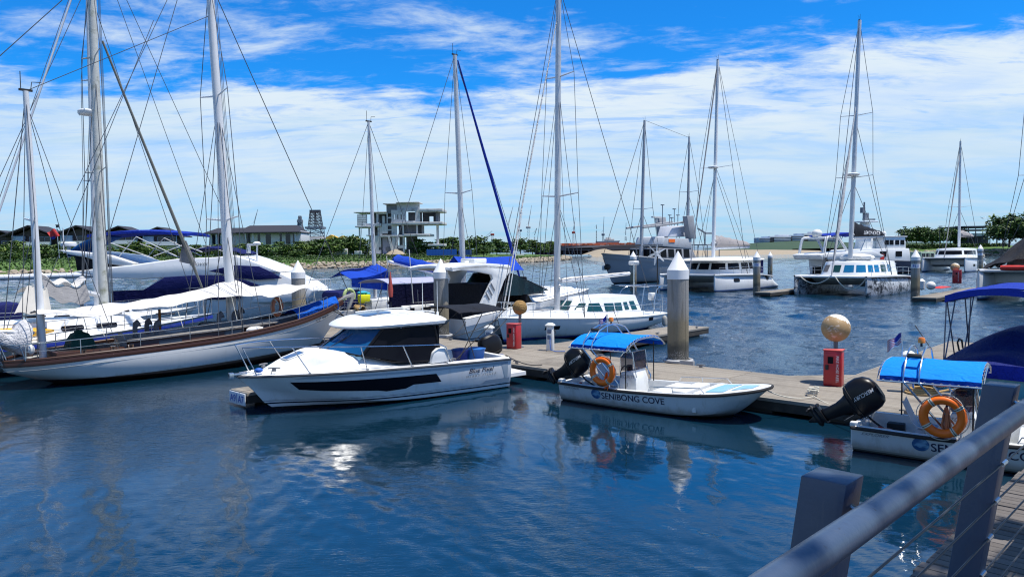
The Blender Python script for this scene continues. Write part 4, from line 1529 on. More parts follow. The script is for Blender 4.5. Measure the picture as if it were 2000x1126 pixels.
def pile(p, rr, ztip, label, guide=True, mark=None, group='mooring piles with white cone caps'):
    r = thing('mooring_pile', label, 'pile', (p[0], p[1], 0), 0, group)
    zb = ztip - rr * 1.78
    q = MB()
    q.lathe([(rr, -1.5), (rr, zb - rr * 0.9)], 28)
    for a_ in (0.6, 2.2, 4.1, 5.3):
        q.tube([(math.cos(a_) * rr * 0.985, math.sin(a_) * rr * 0.985, 0), (math.cos(a_) * rr * 0.985, math.sin(a_) * rr * 0.985, zb - rr * 0.92)], 0.012, 5)
    q.build('shaft', PILEC, r, angle=50)
    q = MB(); q.lathe([(rr * 1.0, zb - rr * 0.9), (rr * 1.035, zb - rr * 0.88), (rr * 1.035, zb), (rr * 0.97, zb + rr * 0.06), (0.012, ztip)], 28)
    q.build('cone_cap', CAPW, r, angle=25)
    if guide:
        q = MB()
        q.box((0, -rr - 0.09, DZ + 0.05), (rr * 2.7, 0.1, 0.12), R(DK.deg)); 
        q.tube([(math.cos(k / 20 * 2 * PI) * (rr + 0.1), math.sin(k / 20 * 2 * PI) * (rr + 0.1), DZ + 0.05) for k in range(20)], 0.05, 6, closed=True)
        q.build('guide_ring', COLLAR, r)
    if mark:
        q = MB()
        q.lathe([(rr * 1.01, zb - rr * 2.7), (rr * 1.012, zb - rr * 2.7), (rr * 1.012, zb - rr * 1.7), (rr * 1.01, zb - rr * 1.7)], 28)
        q.build('number_band', CAPW, r)
        vs, fs = text2d(mark, rr * 0.9, 0.02, width=rr * 1.3)
        face = math.atan2(-p[1], -p[0])

        def wrap(v):
            a2 = face + (v[0] - rr * 0.65) / rr
            return Vector((math.cos(a2) * rr * 1.022, math.sin(a2) * rr * 1.022, zb - rr * 2.5 + v[1]))
        decal('lettering', (vs, fs), wrap, INKB, r)
    return r


def at_dock(s_, t_):
    return DK.world((s_, t_, 0))


p = min((at_dock(2 + .02 * k, 3.56) for k in range(120)), key=lambda v: abs(v.x / v.y - (1325 - 1000) / FPX))
pile(p, 0.315, D(1327, 490, p.y).z, 'tallest nearest concrete pile with white cone cap, right of the patrol boat canopy')
p = D(862, 600, 29.9)
pile(p, 0.30, D(862, 505, 29.9).z, 'concrete pile with white cone cap rising behind the cabin cruiser roof')
p = D(584, 600, 36.0)
pile(p, 0.33, D(581, 508, 36.0).z, 'concrete pile with white cone cap behind the bow of the wooden ketch')
for px, tip, Y, rr, mk, lab in [(1788, 487, 52, 0.29, 'B1', 'concrete pile with blue number band at the corner of the patterned catamaran'), (1478, 490, 62, 0.29, 'H80', 'concrete pile with blue number band in front of the stern of the white catamaran'),
                                (1237, 490, 70, 0.30, None, 'concrete pile with white cone cap before the grey trawler'), (1914, 477, 90, 0.30, 'H7', 'concrete pile in front of the far right catamaran'), (1504, 491, 96, 0.30, None, 'distant pile whose white cone shows above the white catamaran')]:
    p = D(px, 540, Y)
    pile(p, rr, D(px, tip, Y).z, lab, False, mk)

# ------------------------------------------------------------------ fire cabinets with ball lamps
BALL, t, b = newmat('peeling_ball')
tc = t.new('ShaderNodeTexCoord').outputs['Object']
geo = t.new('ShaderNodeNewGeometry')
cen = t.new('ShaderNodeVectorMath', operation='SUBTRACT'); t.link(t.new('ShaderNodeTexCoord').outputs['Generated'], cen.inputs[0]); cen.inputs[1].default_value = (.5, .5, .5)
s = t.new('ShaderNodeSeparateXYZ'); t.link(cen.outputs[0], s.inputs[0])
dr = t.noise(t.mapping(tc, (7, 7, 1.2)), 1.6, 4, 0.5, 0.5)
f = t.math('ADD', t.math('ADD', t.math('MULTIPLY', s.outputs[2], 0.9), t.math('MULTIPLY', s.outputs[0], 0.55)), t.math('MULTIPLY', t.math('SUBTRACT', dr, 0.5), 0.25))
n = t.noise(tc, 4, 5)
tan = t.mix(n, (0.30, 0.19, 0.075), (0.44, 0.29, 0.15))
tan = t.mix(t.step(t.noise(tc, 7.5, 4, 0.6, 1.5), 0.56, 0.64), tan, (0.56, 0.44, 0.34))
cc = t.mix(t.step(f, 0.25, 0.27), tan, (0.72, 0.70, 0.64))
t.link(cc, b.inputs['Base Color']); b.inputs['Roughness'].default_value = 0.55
CLOTHB = canvas('tan_wrapped_cloth', (0.36, 0.22, 0.085), 0.3, 1.0, 5.0)
POLEM = mat('lamp_pole_grey', (0.17, 0.18, 0.19), 0.5, 0.3)


def ball_lamp(p, rb, zc, label, m, wrap=False):
    r = thing('ball_lamp', label, 'lamp', (p[0], p[1], 0), R(20), 'ball lamps on the docks')
    q = MB()
    q.ball((0, 0, zc), rb, n=28)
    if wrap:
        q.v = [Vector((0, 0, zc)) + (v - Vector((0, 0, zc))) * (1 + 0.07 * noise.noise(v * 7)) for v in q.v]
    q.build('globe', m, r, angle=70)
    q = MB(); q.tube([(0, 0, DZ), (0, 0, zc - rb * 0.9)], 0.052, 10); q.lathe([(0.13, DZ), (0.13, DZ + 0.03), (0.06, DZ + 0.05)], 16)
    q.build('pole', POLEM, r)
    return r


def fire_cabinet(p, label, hgt=0.9, big=True, wd=0.42):
    r = thing('fire_cabinet', label, 'fire cabinet', (p[0], p[1], DZ), R(DK.deg + 10), 'red fire hose cabinets')
    q = MB(); q.box((0, 0, hgt / 2), (wd, 0.34, hgt)); q.build('body', RED, r, bevel=0.025)
    q = MB(); q.box((0.0, -0.172, hgt / 2 - 0.01), (wd - 0.06, 0.02, hgt - 0.09)); dd = q.build('door', RED, r, bevel=0.012)
    q = MB(); q.box((-0.04, -0.186, hgt * 0.74), (0.13, 0.012, 0.17)); q.build('window_pane', GLASSD, dd)
    q = MB()
    for a_, b_, c_, d_ in ((-0.04, hgt * 0.74 + .095, .16, .02), (-0.04, hgt * 0.74 - .095, .16, .02), (-0.115, hgt * 0.74, .02, .17), (0.035, hgt * 0.74, .02, .17)):
        q.box((a_, -0.19, b_), (c_, 0.02, d_))
    q.build('window_frame', RED, dd)
    q = MB(); q.box((-wd / 2 + 0.09, -0.192, hgt * 0.53), (0.07, 0.02, 0.12)); q.build('latch', BLACKM, dd)
    q = MB(); q.box((0, 0, hgt + 0.012), (wd + 0.03, 0.37, 0.025)); q.build('lid', mat('faded_red_lid', (0.55, 0.09, 0.08), 0.5), r, bevel=0.01)
    q = MB()
    for z_ in (0.2, 0.7):
        q.tube([(wd / 2 - .02, -0.185, z_ * hgt / .9), (wd / 2 - .02, -0.185, z_ * hgt / .9 + .07)], 0.012, 6)
    q.build('hinge', RED, dd)
    decal('lettering', text2d('FIRE HOSE REEL', 0.085, 0.008, width=hgt * 0.75), on_plane((0.135, -0.1845, 0.09), (0, 0, 1), (-1, 0, 0)), INKW, dd) if False else None
    decal('lettering', text2d('FIRE HOSE REEL', 0.085, 0.008, width=hgt * 0.75), on_plane((0.085, -0.1845, hgt * 0.86), (0, 0, -1), (1, 0, 0)), INKW, dd)
    return r


p = G(1628, 752, DZ)
fire_cabinet(p, 'red fire hose cabinet on the dock under the big peeling ball lamp', 0.87)
pl = Vector((p.x + 0.19, p.y + 0.33, 0))
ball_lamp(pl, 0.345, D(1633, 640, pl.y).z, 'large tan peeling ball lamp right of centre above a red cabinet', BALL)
p = G(1004, 680, DZ)
fire_cabinet(p, 'red fire hose cabinet on the dock behind the cruiser stern', 0.86)
pl = Vector((p.x + 0.22, p.y + 0.30, 0))
ball_lamp(pl, 0.26, D(1007, 600, pl.y).z, 'tan cloth wrapped ball lamp beside the white deck saloon yacht bow', CLOTHB, True)
p = G(1869, 553, DZ)
fire_cabinet(p, 'small distant red fire cabinet beyond the blue bimini', 1.25, wd=0.75)
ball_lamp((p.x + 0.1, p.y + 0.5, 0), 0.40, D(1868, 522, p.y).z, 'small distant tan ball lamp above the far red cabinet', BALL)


def pedestal(p, label):
    r = thing('power_pedestal', label, 'power pedestal', (p[0], p[1], DZ), R(DK.deg + 20), 'power pedestals on the dock')
    q = MB(); q.box((0, 0, 0.42), (0.24, 0.2, 0.84), top=0.9); q.build('post', GELW, r, bevel=0.02)
    q = MB(); q.loft([[(-.15, -.13, .84), (.15, -.13, .84), (.15, .13, .84), (-.15, .13, .84)], [(-.15, -.13, .88), (.15, -.13, .88), (.15, .13, .88), (-.15, .13, .88)], [(-.07, -.06, .95), (.07, -.06, .95), (.07, .06, .95), (-.07, .06, .95)]]); q.build('cap', GELW, r, bevel=0.012)
    for z_ in (0.66, 0.46):
        q = MB(); q.box((0, -0.105, z_), (0.13, 0.05, 0.13)); q.build('socket', mat('socket_blue_grey', (0.12, 0.16, 0.24), 0.5), r, bevel=0.012)
    q = MB(); q.tube([(0.13, -0.02, .7), (0.19, -0.03, .68), (0.19, -0.03, .6)], 0.018, 6); q.build('tap', BLACKM, r)
    q = MB(); q.tube([(0.05, -0.14, .44), (0.06, -0.2, .3), (0.1, -0.22, .05), (0.3, -0.3, .02), (0.6, -0.2, .02)], 0.014, 6); q.build('cable', BLUEF, r)
    return r


pedestal(G(956, 690, DZ), 'white power pedestal nearest the cruiser stern')
pedestal(G(1075, 684, DZ), 'pale power pedestal between the red cabinet and the blue boat canopy')
pedestal(G(1774, 764, DZ), 'white power pedestal seen under the right hand boat canopy')

# coils and lines on the dock
q = MB()
c = G(1801, 768, DZ)
for k in range(3):
    q.tube([(c.x + (0.34 - 0.05 * k) * math.cos(a_ / 24 * 2 * PI), c.y + (0.34 - 0.05 * k) * math.sin(a_ / 24 * 2 * PI), DZ + 0.03 + 0.04 * k) for a_ in range(24)], 0.028, 6, closed=True)
q.tube([(c.x + .34, c.y, DZ + .03), (c.x + .8, c.y + .3, DZ + .02), (c.x + 1.1, c.y + .1, DZ + .02)], .026, 6)
tag(q.build('hose_coil', TANROPE), 'coil of tan hose on the dock under the right hand canopy', 'hose')
q = MB()
c = G(1588, 772, DZ)
rg = random.Random(4)
pts = [(c.x + 0.16 * math.cos(k * 0.9) * rg.uniform(.5, 1), c.y + 0.16 * math.sin(k * 0.9) * rg.uniform(.5, 1), DZ + 0.03 + 0.006 * k) for k in range(30)]
q.tube(pts, 0.016, 5)
tag(q.build('rope_bundle', ROPE), 'small bundle of white rope on the dock edge left of the tilted outboard', 'rope')


def sagline(name, a_, b_, sag, r, m, label, cat='mooring line'):
    a_, b_ = Vector(a_), Vector(b_)
    mb = MB()
    mb.tube([a_.lerp(b_, k / 12) - Vector((0, 0, sag * 4 * (k / 12) * (1 - k / 12))) for k in range(13)], r, 6)
    return tag(mb.build(name, m), label, cat)


# ------------------------------------------------------------------ quay railing and boardwalk at the viewer's feet
RD = Vector((0.712, 0.702, 0))
RP = Vector((0.702, -0.712, 0))
P1 = Vector((0.707, 1.62, 0))
ZP, ZB = 3.2, 2.18
SP = 1.52
RAILM = mat('blue_grey_rail_paint', (0.043, 0.069, 0.118), 0.42, var=0.14, scale=7, dirt=(0.035, 0.05, 0.085), dirt_amt=0.45, dscale=3.5, bump=0.06, bscale=60, coat=0.15)
# scuffs, chipped specks and runs in the paint
t = NT(RAILM.node_tree)
b = RAILM.node_tree.nodes['Principled BSDF']
old = b.inputs['Base Color'].links[0].from_socket
tc = t.new('ShaderNodeTexCoord').outputs['Object']
f1 = t.step(t.noise(tc, 55, 4, .6), .66, .70)
f2 = t.math('MULTIPLY', t.step(t.noise(t.mapping(tc, (14, 14, 2)), 3, 6, .7), .56, .72), .45)
cc = t.mix(f2, old, (0.085, 0.105, 0.135))
cc = t.mix(t.math('MULTIPLY', f1, t.step(t.noise(tc, 6, 3), .52, .6)), cc, (0.03, 0.028, 0.028))
t.link(cc, b.inputs['Base Color'])
rr_ = thing('quay_railing', 'blue grey steel railing with square posts, thick round handrail and thin cables', 'railing')
LEAN = RP * math.tan(R(8))
for i in range(-1, 5):
    tp = P1 + RD * (SP * i)
    q = MB()
    hw = 0.05
    rings = []
    for z_, g_ in ((ZB - 0.3, 0), (ZP, 0)):
        c = tp - LEAN * (ZP - z_)
        rings.append([Vector((c.x, c.y, z_)) + RD * (a_ * hw) + RP * (b_ * hw) for a_, b_ in ((-1, -1), (1, -1), (1, 1), (-1, 1))])
    q.loft(rings)
    po = q.build('post', RAILM, rr_, bevel=0.004)
    q = MB()
    hc = tp + RP * 0.115
    q.tube([tp + RP * 0.03 + Vector((0, 0, ZP - 0.055)), tp + RP * 0.06 + Vector((0, 0, ZP - 0.07)), hc + Vector((0, 0, ZP - 0.06))], 0.007, 8)
    q.build('bracket', STEEL, po)
    for k in range(4):
        z_ = ZP - 0.29 - 0.145 * k
        c = tp - LEAN * (ZP - z_) + RP * 0.052
        q = MB(); q.tube([Vector((c.x, c.y, z_)) - RD * 0.03, Vector((c.x, c.y, z_)) + RD * 0.03], 0.009, 8); q.build('cable_end', STEEL, po)
q = MB()
a_ = P1 + RP * 0.122
q.tube([Vector((a_.x, a_.y, ZP - 0.035)) + RD * (SP * t_) for t_ in [-1.4 + 0.25 * k for k in range(27)]], 0.0305, 24)
q.build('handrail', RAILM, rr_)
for k in range(5):
    z_ = ZP - 0.29 - 0.145 * k
    c = P1 - LEAN * (ZP - z_) + RP * 0.052
    q = MB(); q.tube([Vector((c.x, c.y, z_)) + RD * (SP * -1.4), Vector((c.x, c.y, z_)) + RD * (SP * 4.5)], 0.0036, 8); q.build('cable', mat('cable_steel', (0.055, 0.06, 0.065), 0.45, 0.5), rr_)

bw = Frame(P1.x - RP.x * 0.46, P1.y - RP.y * 0.46, math.degrees(math.atan2(RD.y, RD.x)))
q = MB()
x_ = -6.0
rg = random.Random(12)
while x_ < 14:
    w_ = 0.135
    q.box((x_ + w_ / 2, -2.2 + rg.uniform(-0.012, 0.012), ZB - 0.02 + rg.uniform(-.003, .003)), (w_, 4.4, 0.04))
    x_ += 0.145
o = q.build('boardwalk', BOARD, loc=(bw.ox, bw.oy, 0), rz=bw.a, bevel=0.004)
setting(o)
q = MB()
q.box((4, -0.10, ZB - 0.17), (20, 0.12, 0.22)); q.box((4, -1.4, ZB - 0.17), (20, 0.12, 0.22)); q.box((4, -3.2, ZB - 0.17), (20, 0.12, 0.22))
for i in range(6):
    q.tube([(-5 + i * 3.6, -0.5, -1), (-5 + i * 3.6, -0.5, ZB - 0.28)], 0.17, 12)
setting(q.build('boardwalk_supports', FASC, loc=(bw.ox, bw.oy, 0), rz=bw.a))

# the tree beside the boardwalk that dapples the railing
tr, cw = crown_tree(77, layers=False, H=4.6, Rr=2.3, leaf=0.12, clumps=40, per=46)
mid = P1 + RD * 0.9
tc_ = Vector((mid.x, mid.y, ZP)) + sd * 6.4
lift = tc_.z - ZB - 2.7
for v in cw.v:
    v.z += lift
for v in tr.v:
    v.z += lift
tr.tube([(0, 0, -.2), (.06, .03, lift * .5), (0, 0, lift)], [.2, .16, .13], 10)
root = thing('shade_tree', 'leafy tree standing over the boardwalk, out of the picture, dappling the railing', 'tree', (tc_.x, tc_.y, ZB), 0.6)
tr.build('trunk', BARK, root)
cw.build('crown', LEAF, root, flatshade=True, recalc=False)
# ------------------------------------------------------------------ shared boat pieces
def on_top(bvh, off=0.006, x0=0.0, y0=0.0, rot=0.0):
    c, s = math.cos(rot), math.sin(rot)

    def fn(p):
        x, y = x0 + p[0] * c - p[1] * s, y0 + p[0] * s + p[1] * c
        h = bvh.ray_cast(Vector((x, y, 12)), Vector((0, 0, -1)))
        if h[0] is None:
            h = bvh.find_nearest(Vector((x, y, 1)))
        n = h[1] if h[1].z > 0 else -h[1]
        return h[0] + n * off
    return fn


def rect(w, h):
    return [(0, 0), (w, 0), (w, h), (0, h)]


def rrect(w, h, r=0.2, n=4):
    r *= min(w, h)
    pts = []
    for cx, cy, a0 in ((w - r, r, -90), (w - r, h - r, 0), (r, h - r, 90), (r, r, 180)):
        for i in range(n + 1):
            a = R(a0 + 90 * i / n)
            pts.append((cx + r * math.cos(a), cy + r * math.sin(a)))
    return pts


def outboard(root, pos, sc, tilt, m=None, name='MERCURY', side=-1, turn=0.0, ink=None):
    m = m or BLACK
    T = Matrix.Translation(Vector(pos)) @ Matrix.Rotation(R(turn), 4, 'Z') @ Matrix.Rotation(R(tilt), 4, 'Y') @ Matrix.Scale(sc, 4)

    def tr(mb):
        mb.v = [T @ v for v in mb.v]
        return mb
    q = MB()
    rings = []
    for z, l, w_, cx in ((0.02, 0.30, 0.17, -0.27), (0.06, 0.36, 0.20, -0.28), (0.2, 0.385, 0.215, -0.30), (0.36, 0.38, 0.21, -0.31), (0.5, 0.345, 0.19, -0.30), (0.6, 0.27, 0.15, -0.28), (0.645, 0.17, 0.09, -0.26)):
        rings.append([Vector((cx + l * math.copysign(abs(math.cos(a)) ** 0.75, math.cos(a)), w_ * math.copysign(abs(math.sin(a)) ** 0.75, math.sin(a)), z)) for a in [2 * PI * k / 28 for k in range(28)]])
    q.loft(rings)
    tree = q.bvh()
    cow = tr(q).build('outboard_motor', m, root, angle=30)
    q = MB()
    q.tube([(-0.28 + 0.395 * math.copysign(abs(math.cos(a)) ** .75, math.cos(a)), 0.222 * math.copysign(abs(math.sin(a)) ** .75, math.sin(a)), 0.12) for a in [2 * PI * k / 28 for k in range(28)]], 0.008, 5, closed=True)
    tr(q).build('cowl_seam', BLACKM, cow)
    q = MB()
    q.loft([[(cx + l * math.cos(a), w_ * math.sin(a), z) for a in [2 * PI * k / 14 for k in range(14)]] for z, l, w_, cx in ((0.05, .26, .16, -.27), (-.1, .2, .13, -.27), (-.25, .15, .07, -.29), (-.55, .13, .05, -.32), (-.62, .14, .04, -.33))])
    q.box((-.38, 0, -.60), (.44, .2, .018))
    q.tube([(-.15, 0, -.74), (-.2, 0, -.74), (-.35, 0, -.74), (-.52, 0, -.74)], [.02, .06, .07, .05], 10)
    q.prism([(-.22, -.62), (-.46, -.62), (-.42, -.72), (-.24, -.72)], 'y', -.03, .03)
    q.prism([(-.25, -.78), (-.42, -.78), (-.38, -.95), (-.34, -.95)], 'y', -.012, .012)
    q.box((0.0, 0, -.12), (.12, .24, .34)); q.box((-.12, 0, 0.0), (.2, .18, .12))
    tr(q).build('motor_leg', m, cow, bevel=0.004)
    q = MB()
    for k in range(3):
        a = k * 2.094
        M = Matrix.Rotation(a, 3, 'X') @ Matrix.Rotation(0.5, 3, 'Z')
        q.loft([[Vector((-.57, 0, -.74)) + M @ Vector((x * .8, y, z)) for x, y in ((-.02, -w_), (.02, -w_), (.02, w_), (-.02, w_))] for z, w_ in ((.03, .02), (.08, .055), (.14, .06), (.18, .02))])
    q.tube([(-.5, 0, -.74), (-.6, 0, -.74), (-.64, 0, -.74)], [.05, .045, .015], 10)
    tr(q).build('propeller', STEEL if m is not BLACK else BLACKM, cow)
    if name:
        vs, fs = text2d(name, 0.11, 0.006, shear=0.2, width=0.44)

        def fn(p, s_):
            # reads downwards on each side of the cowl
            h = tree.ray_cast(Vector((-0.36 + s_ * -p[1] * 1.0, s_ * 2, 0.58 - p[0])), Vector((0, -s_, 0)))
            c = h[0] if h[0] else Vector((-0.3, s_ * .2, 0.5 - p[0]))
            return T @ (c + Vector((0, s_ * 0.006, 0)))
        for s_ in (-1, 1):
            decal('lettering', (vs, fs), lambda p: fn(p, s_), ink or INKW, cow)
    return cow


def life_ring(fr, p, label, Rr=0.29, r=0.072, yaw=0.0, pitch=0.0, m=None, group='orange life rings'):
    wp = fr.world(p)
    r_ = thing('life_ring', label, 'life ring', wp, fr.a + yaw, group)
    M = Matrix.Rotation(pitch, 3, 'X')
    q = MB()
    pts = [M @ Vector((Rr * math.cos(a), 0, Rr * math.sin(a))) for a in [2 * PI * k / 36 for k in range(36)]]
    q.tube(pts, r, 14, closed=True)
    q.build('ring', m or ORANGE, r_, angle=80)
    for k in range(4):
        a0 = R(35 + 90 * k)
        q = MB()
        q.tube([M @ Vector((Rr * math.cos(a0 + d), 0, Rr * math.sin(a0 + d))) for d in (-.09, 0, .09)], r * 1.05, 14)
        bnd = q.build('band', STRIPE, r_, angle=80)
        q = MB()
        q.tube([M @ Vector((Rr * math.cos(a0 + d), 0, Rr * math.sin(a0 + d))) for d in (-.018, .018)], r * 1.075, 14)
        q.build('band_stripe', INK, bnd)
    q = MB()
    for k in range(4):
        a0, a1 = R(35 + 90 * k), R(125 + 90 * k)
        q.tube([M @ Vector(((Rr + r * (1 + .45 * math.sin(PI * j / 8))) * math.cos(lerp(a0, a1, j / 8)), -0.01, (Rr + r * (1 + .45 * math.sin(PI * j / 8))) * math.sin(lerp(a0, a1, j / 8)))) for j in range(9)], 0.008, 5)
    q.build('grab_line', ROPE, r_)
    return r_


# ------------------------------------------------------------------ white cabin cruiser in front of the dock
fm = Frame(-.75, 21.2, 215.4)
cruiser = boat('cabin_cruiser', fm, 'white cabin cruiser with black hull window, blue windscreen and bow rails, moored in front', 'motor boat')
V = Vector
st = [(V((0, 1.22, .80)), V((0, 1.12, .03)), V((0, 0, -.3))), (V((1.6, 1.32, .84)), V((1.6, 1.17, .04)), V((1.6, 0, -.33))), (V((3.4, 1.34, .885)), V((3.4, 1.13, .08)), V((3.4, 0, -.35))),
      (V((4.8, 1.17, .905)), V((4.6, .88, .2)), V((4.6, 0, -.3))), (V((5.8, .82, .905)), V((5.5, .5, .32)), V((5.45, 0, -.2))), (V((6.5, .42, .90)), V((6.1, .2, .44)), V((6.05, 0, 0))), (V((6.97, .03, .895)), V((6.6, .02, .5)), V((6.38, 0, .22)))]
H1 = Hull(st, 44, 0.05, 0.02)
hm = hullmat('cruiser_hull_paint', (0.74, 0.76, 0.78), [(0.035, (0.02, 0.02, 0.022)), (0.115, (0.74, 0.76, 0.78)), (0.15, (0.012, 0.014, 0.035)), (0.185, (0.74, 0.76, 0.78)), (0.195, (0.03, 0.035, 0.06))], 0.16, 0.008)
hull = H1.mb.build('hull', hm, cruiser, angle=30)
q = MB()
q.tube(H1.sheer(1, -0.012, 0.0) + H1.sheer(-1, -0.012, 0.0)[::-1], 0.028, 8)
q.build('rub_rail', mat('rub_rail_grey', (0.06, 0.065, 0.075), 0.5), hull)
bandL = [(5.95, .735), (5.72, .53), (5.2, .475), (3.95, .385), (3.75, .345), (3.25, .365), (3.05, .445), (2.25, .435), (2.42, .66)]
for s_ in (1, -1):
    decal('hull_window', fine([(x, z) for x, z in bandL], 0.14), on_side(H1.tree, s_, 0.008), GLASSD, hull)
    for txt, x0, z0, wd, sz, sh, bd, ink in (('Blue Pixel', 1.42, .555, .82, .17, .3, .012, INK), ('MERRY FISHER', 1.5, .44, .98, .085, .1, 0.0, INKG)):
        decal('lettering', text2d(txt, sz, bd, sh, 1.0 if txt[0] == 'B' else 1.5, wd), on_side(H1.tree, s_, 0.009, x0 if s_ > 0 else x0 - wd, z0, -1 if s_ > 0 else 1), ink, hull)
GR = mat('grey_hull_graphic', (0.32, 0.40, 0.48), 0.3, var=0.05)
for s_ in (1, -1):
    decal('hull_graphic', fine([(0.06, .30), (0.85, .30), (1.0, .20), (3.0, .215), (0.06, .185)], .15), on_side(H1.tree, s_, 0.007), GR, hull)
    decal('hull_graphic', fine([(0.12, .745), (5.6, .86), (5.9, .815), (0.35, .70), (.2, .3), (.12, .3)], .15), on_side(H1.tree, s_, 0.007), GR, hull)


def trunk(x, y, ye):
    tw = ye - 0.2
    k = max(0.0, min(1.0, (tw - abs(y)) / 0.26))
    return interp([(2.0, 0), (3.3, 0.0), (3.7, .13), (4.3, .33), (4.9, .45), (5.3, .40), (5.8, .27), (6.3, .10), (6.75, 0)], x) * k * k * (3 - 2 * k)


dm = H1.deck(0.02, 0.03, 1.95, 99, 0.0, 26, trunk)
dtree = dm.bvh()
deck = dm.build('deck', GEL, cruiser, angle=50)
decal('deck_hatch', fine(rrect(.46, .46, .15)), on_top(dtree, 0.02, 5.42, -.23), mat('hatch_blue_glass', (0.02, 0.06, 0.16), 0.1, coat=0.5), deck)
q = MB(); q.tube([on_top(dtree, .02, 5.42, -.23)(p) for p in rrect(.46, .46, .15)], 0.016, 6, closed=True); q.build('hatch_frame', GELW, deck)
for s_ in (1, -1):
    cleat(deck, (6.25, s_ * .42, 1.0), 2.6 * s_)
    cleat(deck, (1.9, s_ * 1.2, .89), 0)
q = MB(); q.box((6.95, 0, .95), (.36, .12, .05)); q.box((7.12, 0, .93), (.1, .14, .14)); q.tube([(6.3, .04, 1.02), (6.95, .02, .985)], .02, 6); q.build('anchor_roller', STEEL, cruiser, bevel=.008)
q = MB(); q.ball((6.55, .22, 1.03), .10, .08, .06); q.build('blue_rag', BLUEF, cruiser)
# cockpit
rows = []
for x in [0.05 + i * 0.2 for i in range(11)]:
    p = H1.at(x)
    half = [V((x, p.y, p.z + .02)), V((x, p.y - .05, p.z + .05)), V((x, p.y - .22, p.z + .05)), V((x, p.y - .26, p.z + .0)), V((x, p.y - .28, .30)), V((x, 0, .30))]
    rows.append(half + [V((v.x, -v.y, v.z)) for v in half[:-1][::-1]])
q = MB(); q.loft(rows, False); q.build('cockpit', GEL, cruiser, angle=40)
q = MB(); q.box((0.10, 0, .6), (.14, 2.0, .56)); q.build('transom_wall', GEL, cruiser, bevel=.03)
for s_ in (1, -1):
    q = MB(); q.prism([(2.5, .9), (2.42, 1.18), (2.28, 1.28), (2.08, 1.3), (1.98, 1.18), (1.95, .92)], 'y', s_ * 1.0, s_ * 1.22); q.build('coaming', GEL, cruiser, bevel=.04)
q = MB(); q.box((.75, .55, .52), (.5, .5, .44)); q.box((.75, .55, .78), (.5, .5, .08)); q.build('cockpit_seat', GELW, cruiser, bevel=.04)
q = MB(); q.sheet(lambda u, v: V((lerp(-.68, .06, u), lerp(-1.05, 1.05, v) * (1 - .06 * (1 - u)), .36)), 6, 8, .1); q.build('swim_platform', GEL, cruiser, bevel=.02)
# wheelhouse
P_base = [V((4.98, 0, 1.385)), V((4.86, .4, 1.37)), V((4.6, .75, 1.32)), V((4.3, .96, 1.24))]
P_top = [V((4.18, 0, 1.885)), V((4.1, .38, 1.88)), V((3.92, .7, 1.865)), V((3.72, .93, 1.85))]
base = [V((p.x, -p.y, p.z)) for p in P_base[1:][::-1]] + P_base
top = [V((p.x, -p.y, p.z)) for p in P_top[1:][::-1]] + P_top
q = MB(); q.loft([[a.lerp(b, k / 5) for a, b in zip(base, top)] for k in range(6)], False); q.build('windscreen', GLASSB, cruiser, angle=60)
for s_ in (1, -1):
    q = MB(); q.loft([[V((lerp(4.27, 2.12, u), s_ * lerp(.97, 1.10, min(1, u * 2)), lerp(1.23, .95, min(1, u * 1.6)))) for u in [k / 8 for k in range(9)]],
                      [V((lerp(3.70, 2.28, u), s_ * lerp(.94, 1.04, min(1, u * 2)), 1.85)) for u in [k / 8 for k in range(9)]]], False)
    q.build('side_window', GLASSD if s_ > 0 else GLASS, cruiser, angle=60)
    q = MB(); q.tube([(4.31, s_ * .975, 1.23), (3.71, s_ * .945, 1.86)], .035, 6); q.tube([(2.12, s_ * 1.10, .95), (2.29, s_ * 1.045, 1.86)], .03, 6); q.tube([(4.31, s_ * .975, 1.235), (3.5, s_ * 1.075, 1.02), (2.12, s_ * 1.10, .95)], .018, 6)
    q.build('window_pillar', BLACK, cruiser)
    q = MB(); q.prism([(3.55, 1.88), (2.0, 1.87), (1.86, 1.98), (2.3, 2.0)], 'y', s_ * 1.075, s_ * 1.135); rp_ = q.build('roof_side_panel', mat('dark_blue_grey_panel', (0.03, 0.045, 0.06), 0.3, coat=.3), cruiser, bevel=.008)
    decal('lettering', text2d('795', .10, .004, .25, 1.1, .22), on_plane((2.42 if s_ > 0 else 2.2, s_ * 1.141, 1.90), (-s_, 0, 0), (0, 0, 1)), INKW, rp_)
q = MB(); q.tube([(4.98, 0, 1.39), (4.18, 0, 1.89)], .02, 6); q.tube(base, .018, 6); q.build('windscreen_frame', BLACK, cruiser)
for a_, b_ in (((4.9, .25, 1.40), (4.45, .45, 1.66)), ((4.9, -.35, 1.40), (4.45, -.15, 1.68))):
    q = MB(); q.tube([a_, b_], .009, 5); q.tube([V(b_) + V((-.12, .1, .1)), V(b_) + V((.14, -.06, -.12))], .008, 5); q.build('wiper', BLACKM, cruiser)
q = MB(); q.box((2.16, 0, 1.42), (.05, 2.02, .92)); q.build('cabin_door', GLASSD, cruiser, bevel=.01)
# seats and wheel seen through the panes
q = MB(); q.box((3.2, .45, 1.0), (.5, .5, .2)); q.box((2.95, .45, 1.3), (.12, .5, .6)); q.box((4.15, .1, 1.1), (.5, 1.5, .35)); q.build('helm_seat', mat('dark_interior', (0.035, 0.035, 0.04), .7), cruiser, bevel=.04)
q = MB(); q.tube([(3.85 + .05 * math.sin(a), .45 + .2 * math.cos(a), 1.38 + .2 * math.sin(a)) for a in [2 * PI * k / 20 for k in range(20)]], .018, 6, closed=True); q.build('steering_wheel', BLACKM, cruiser)
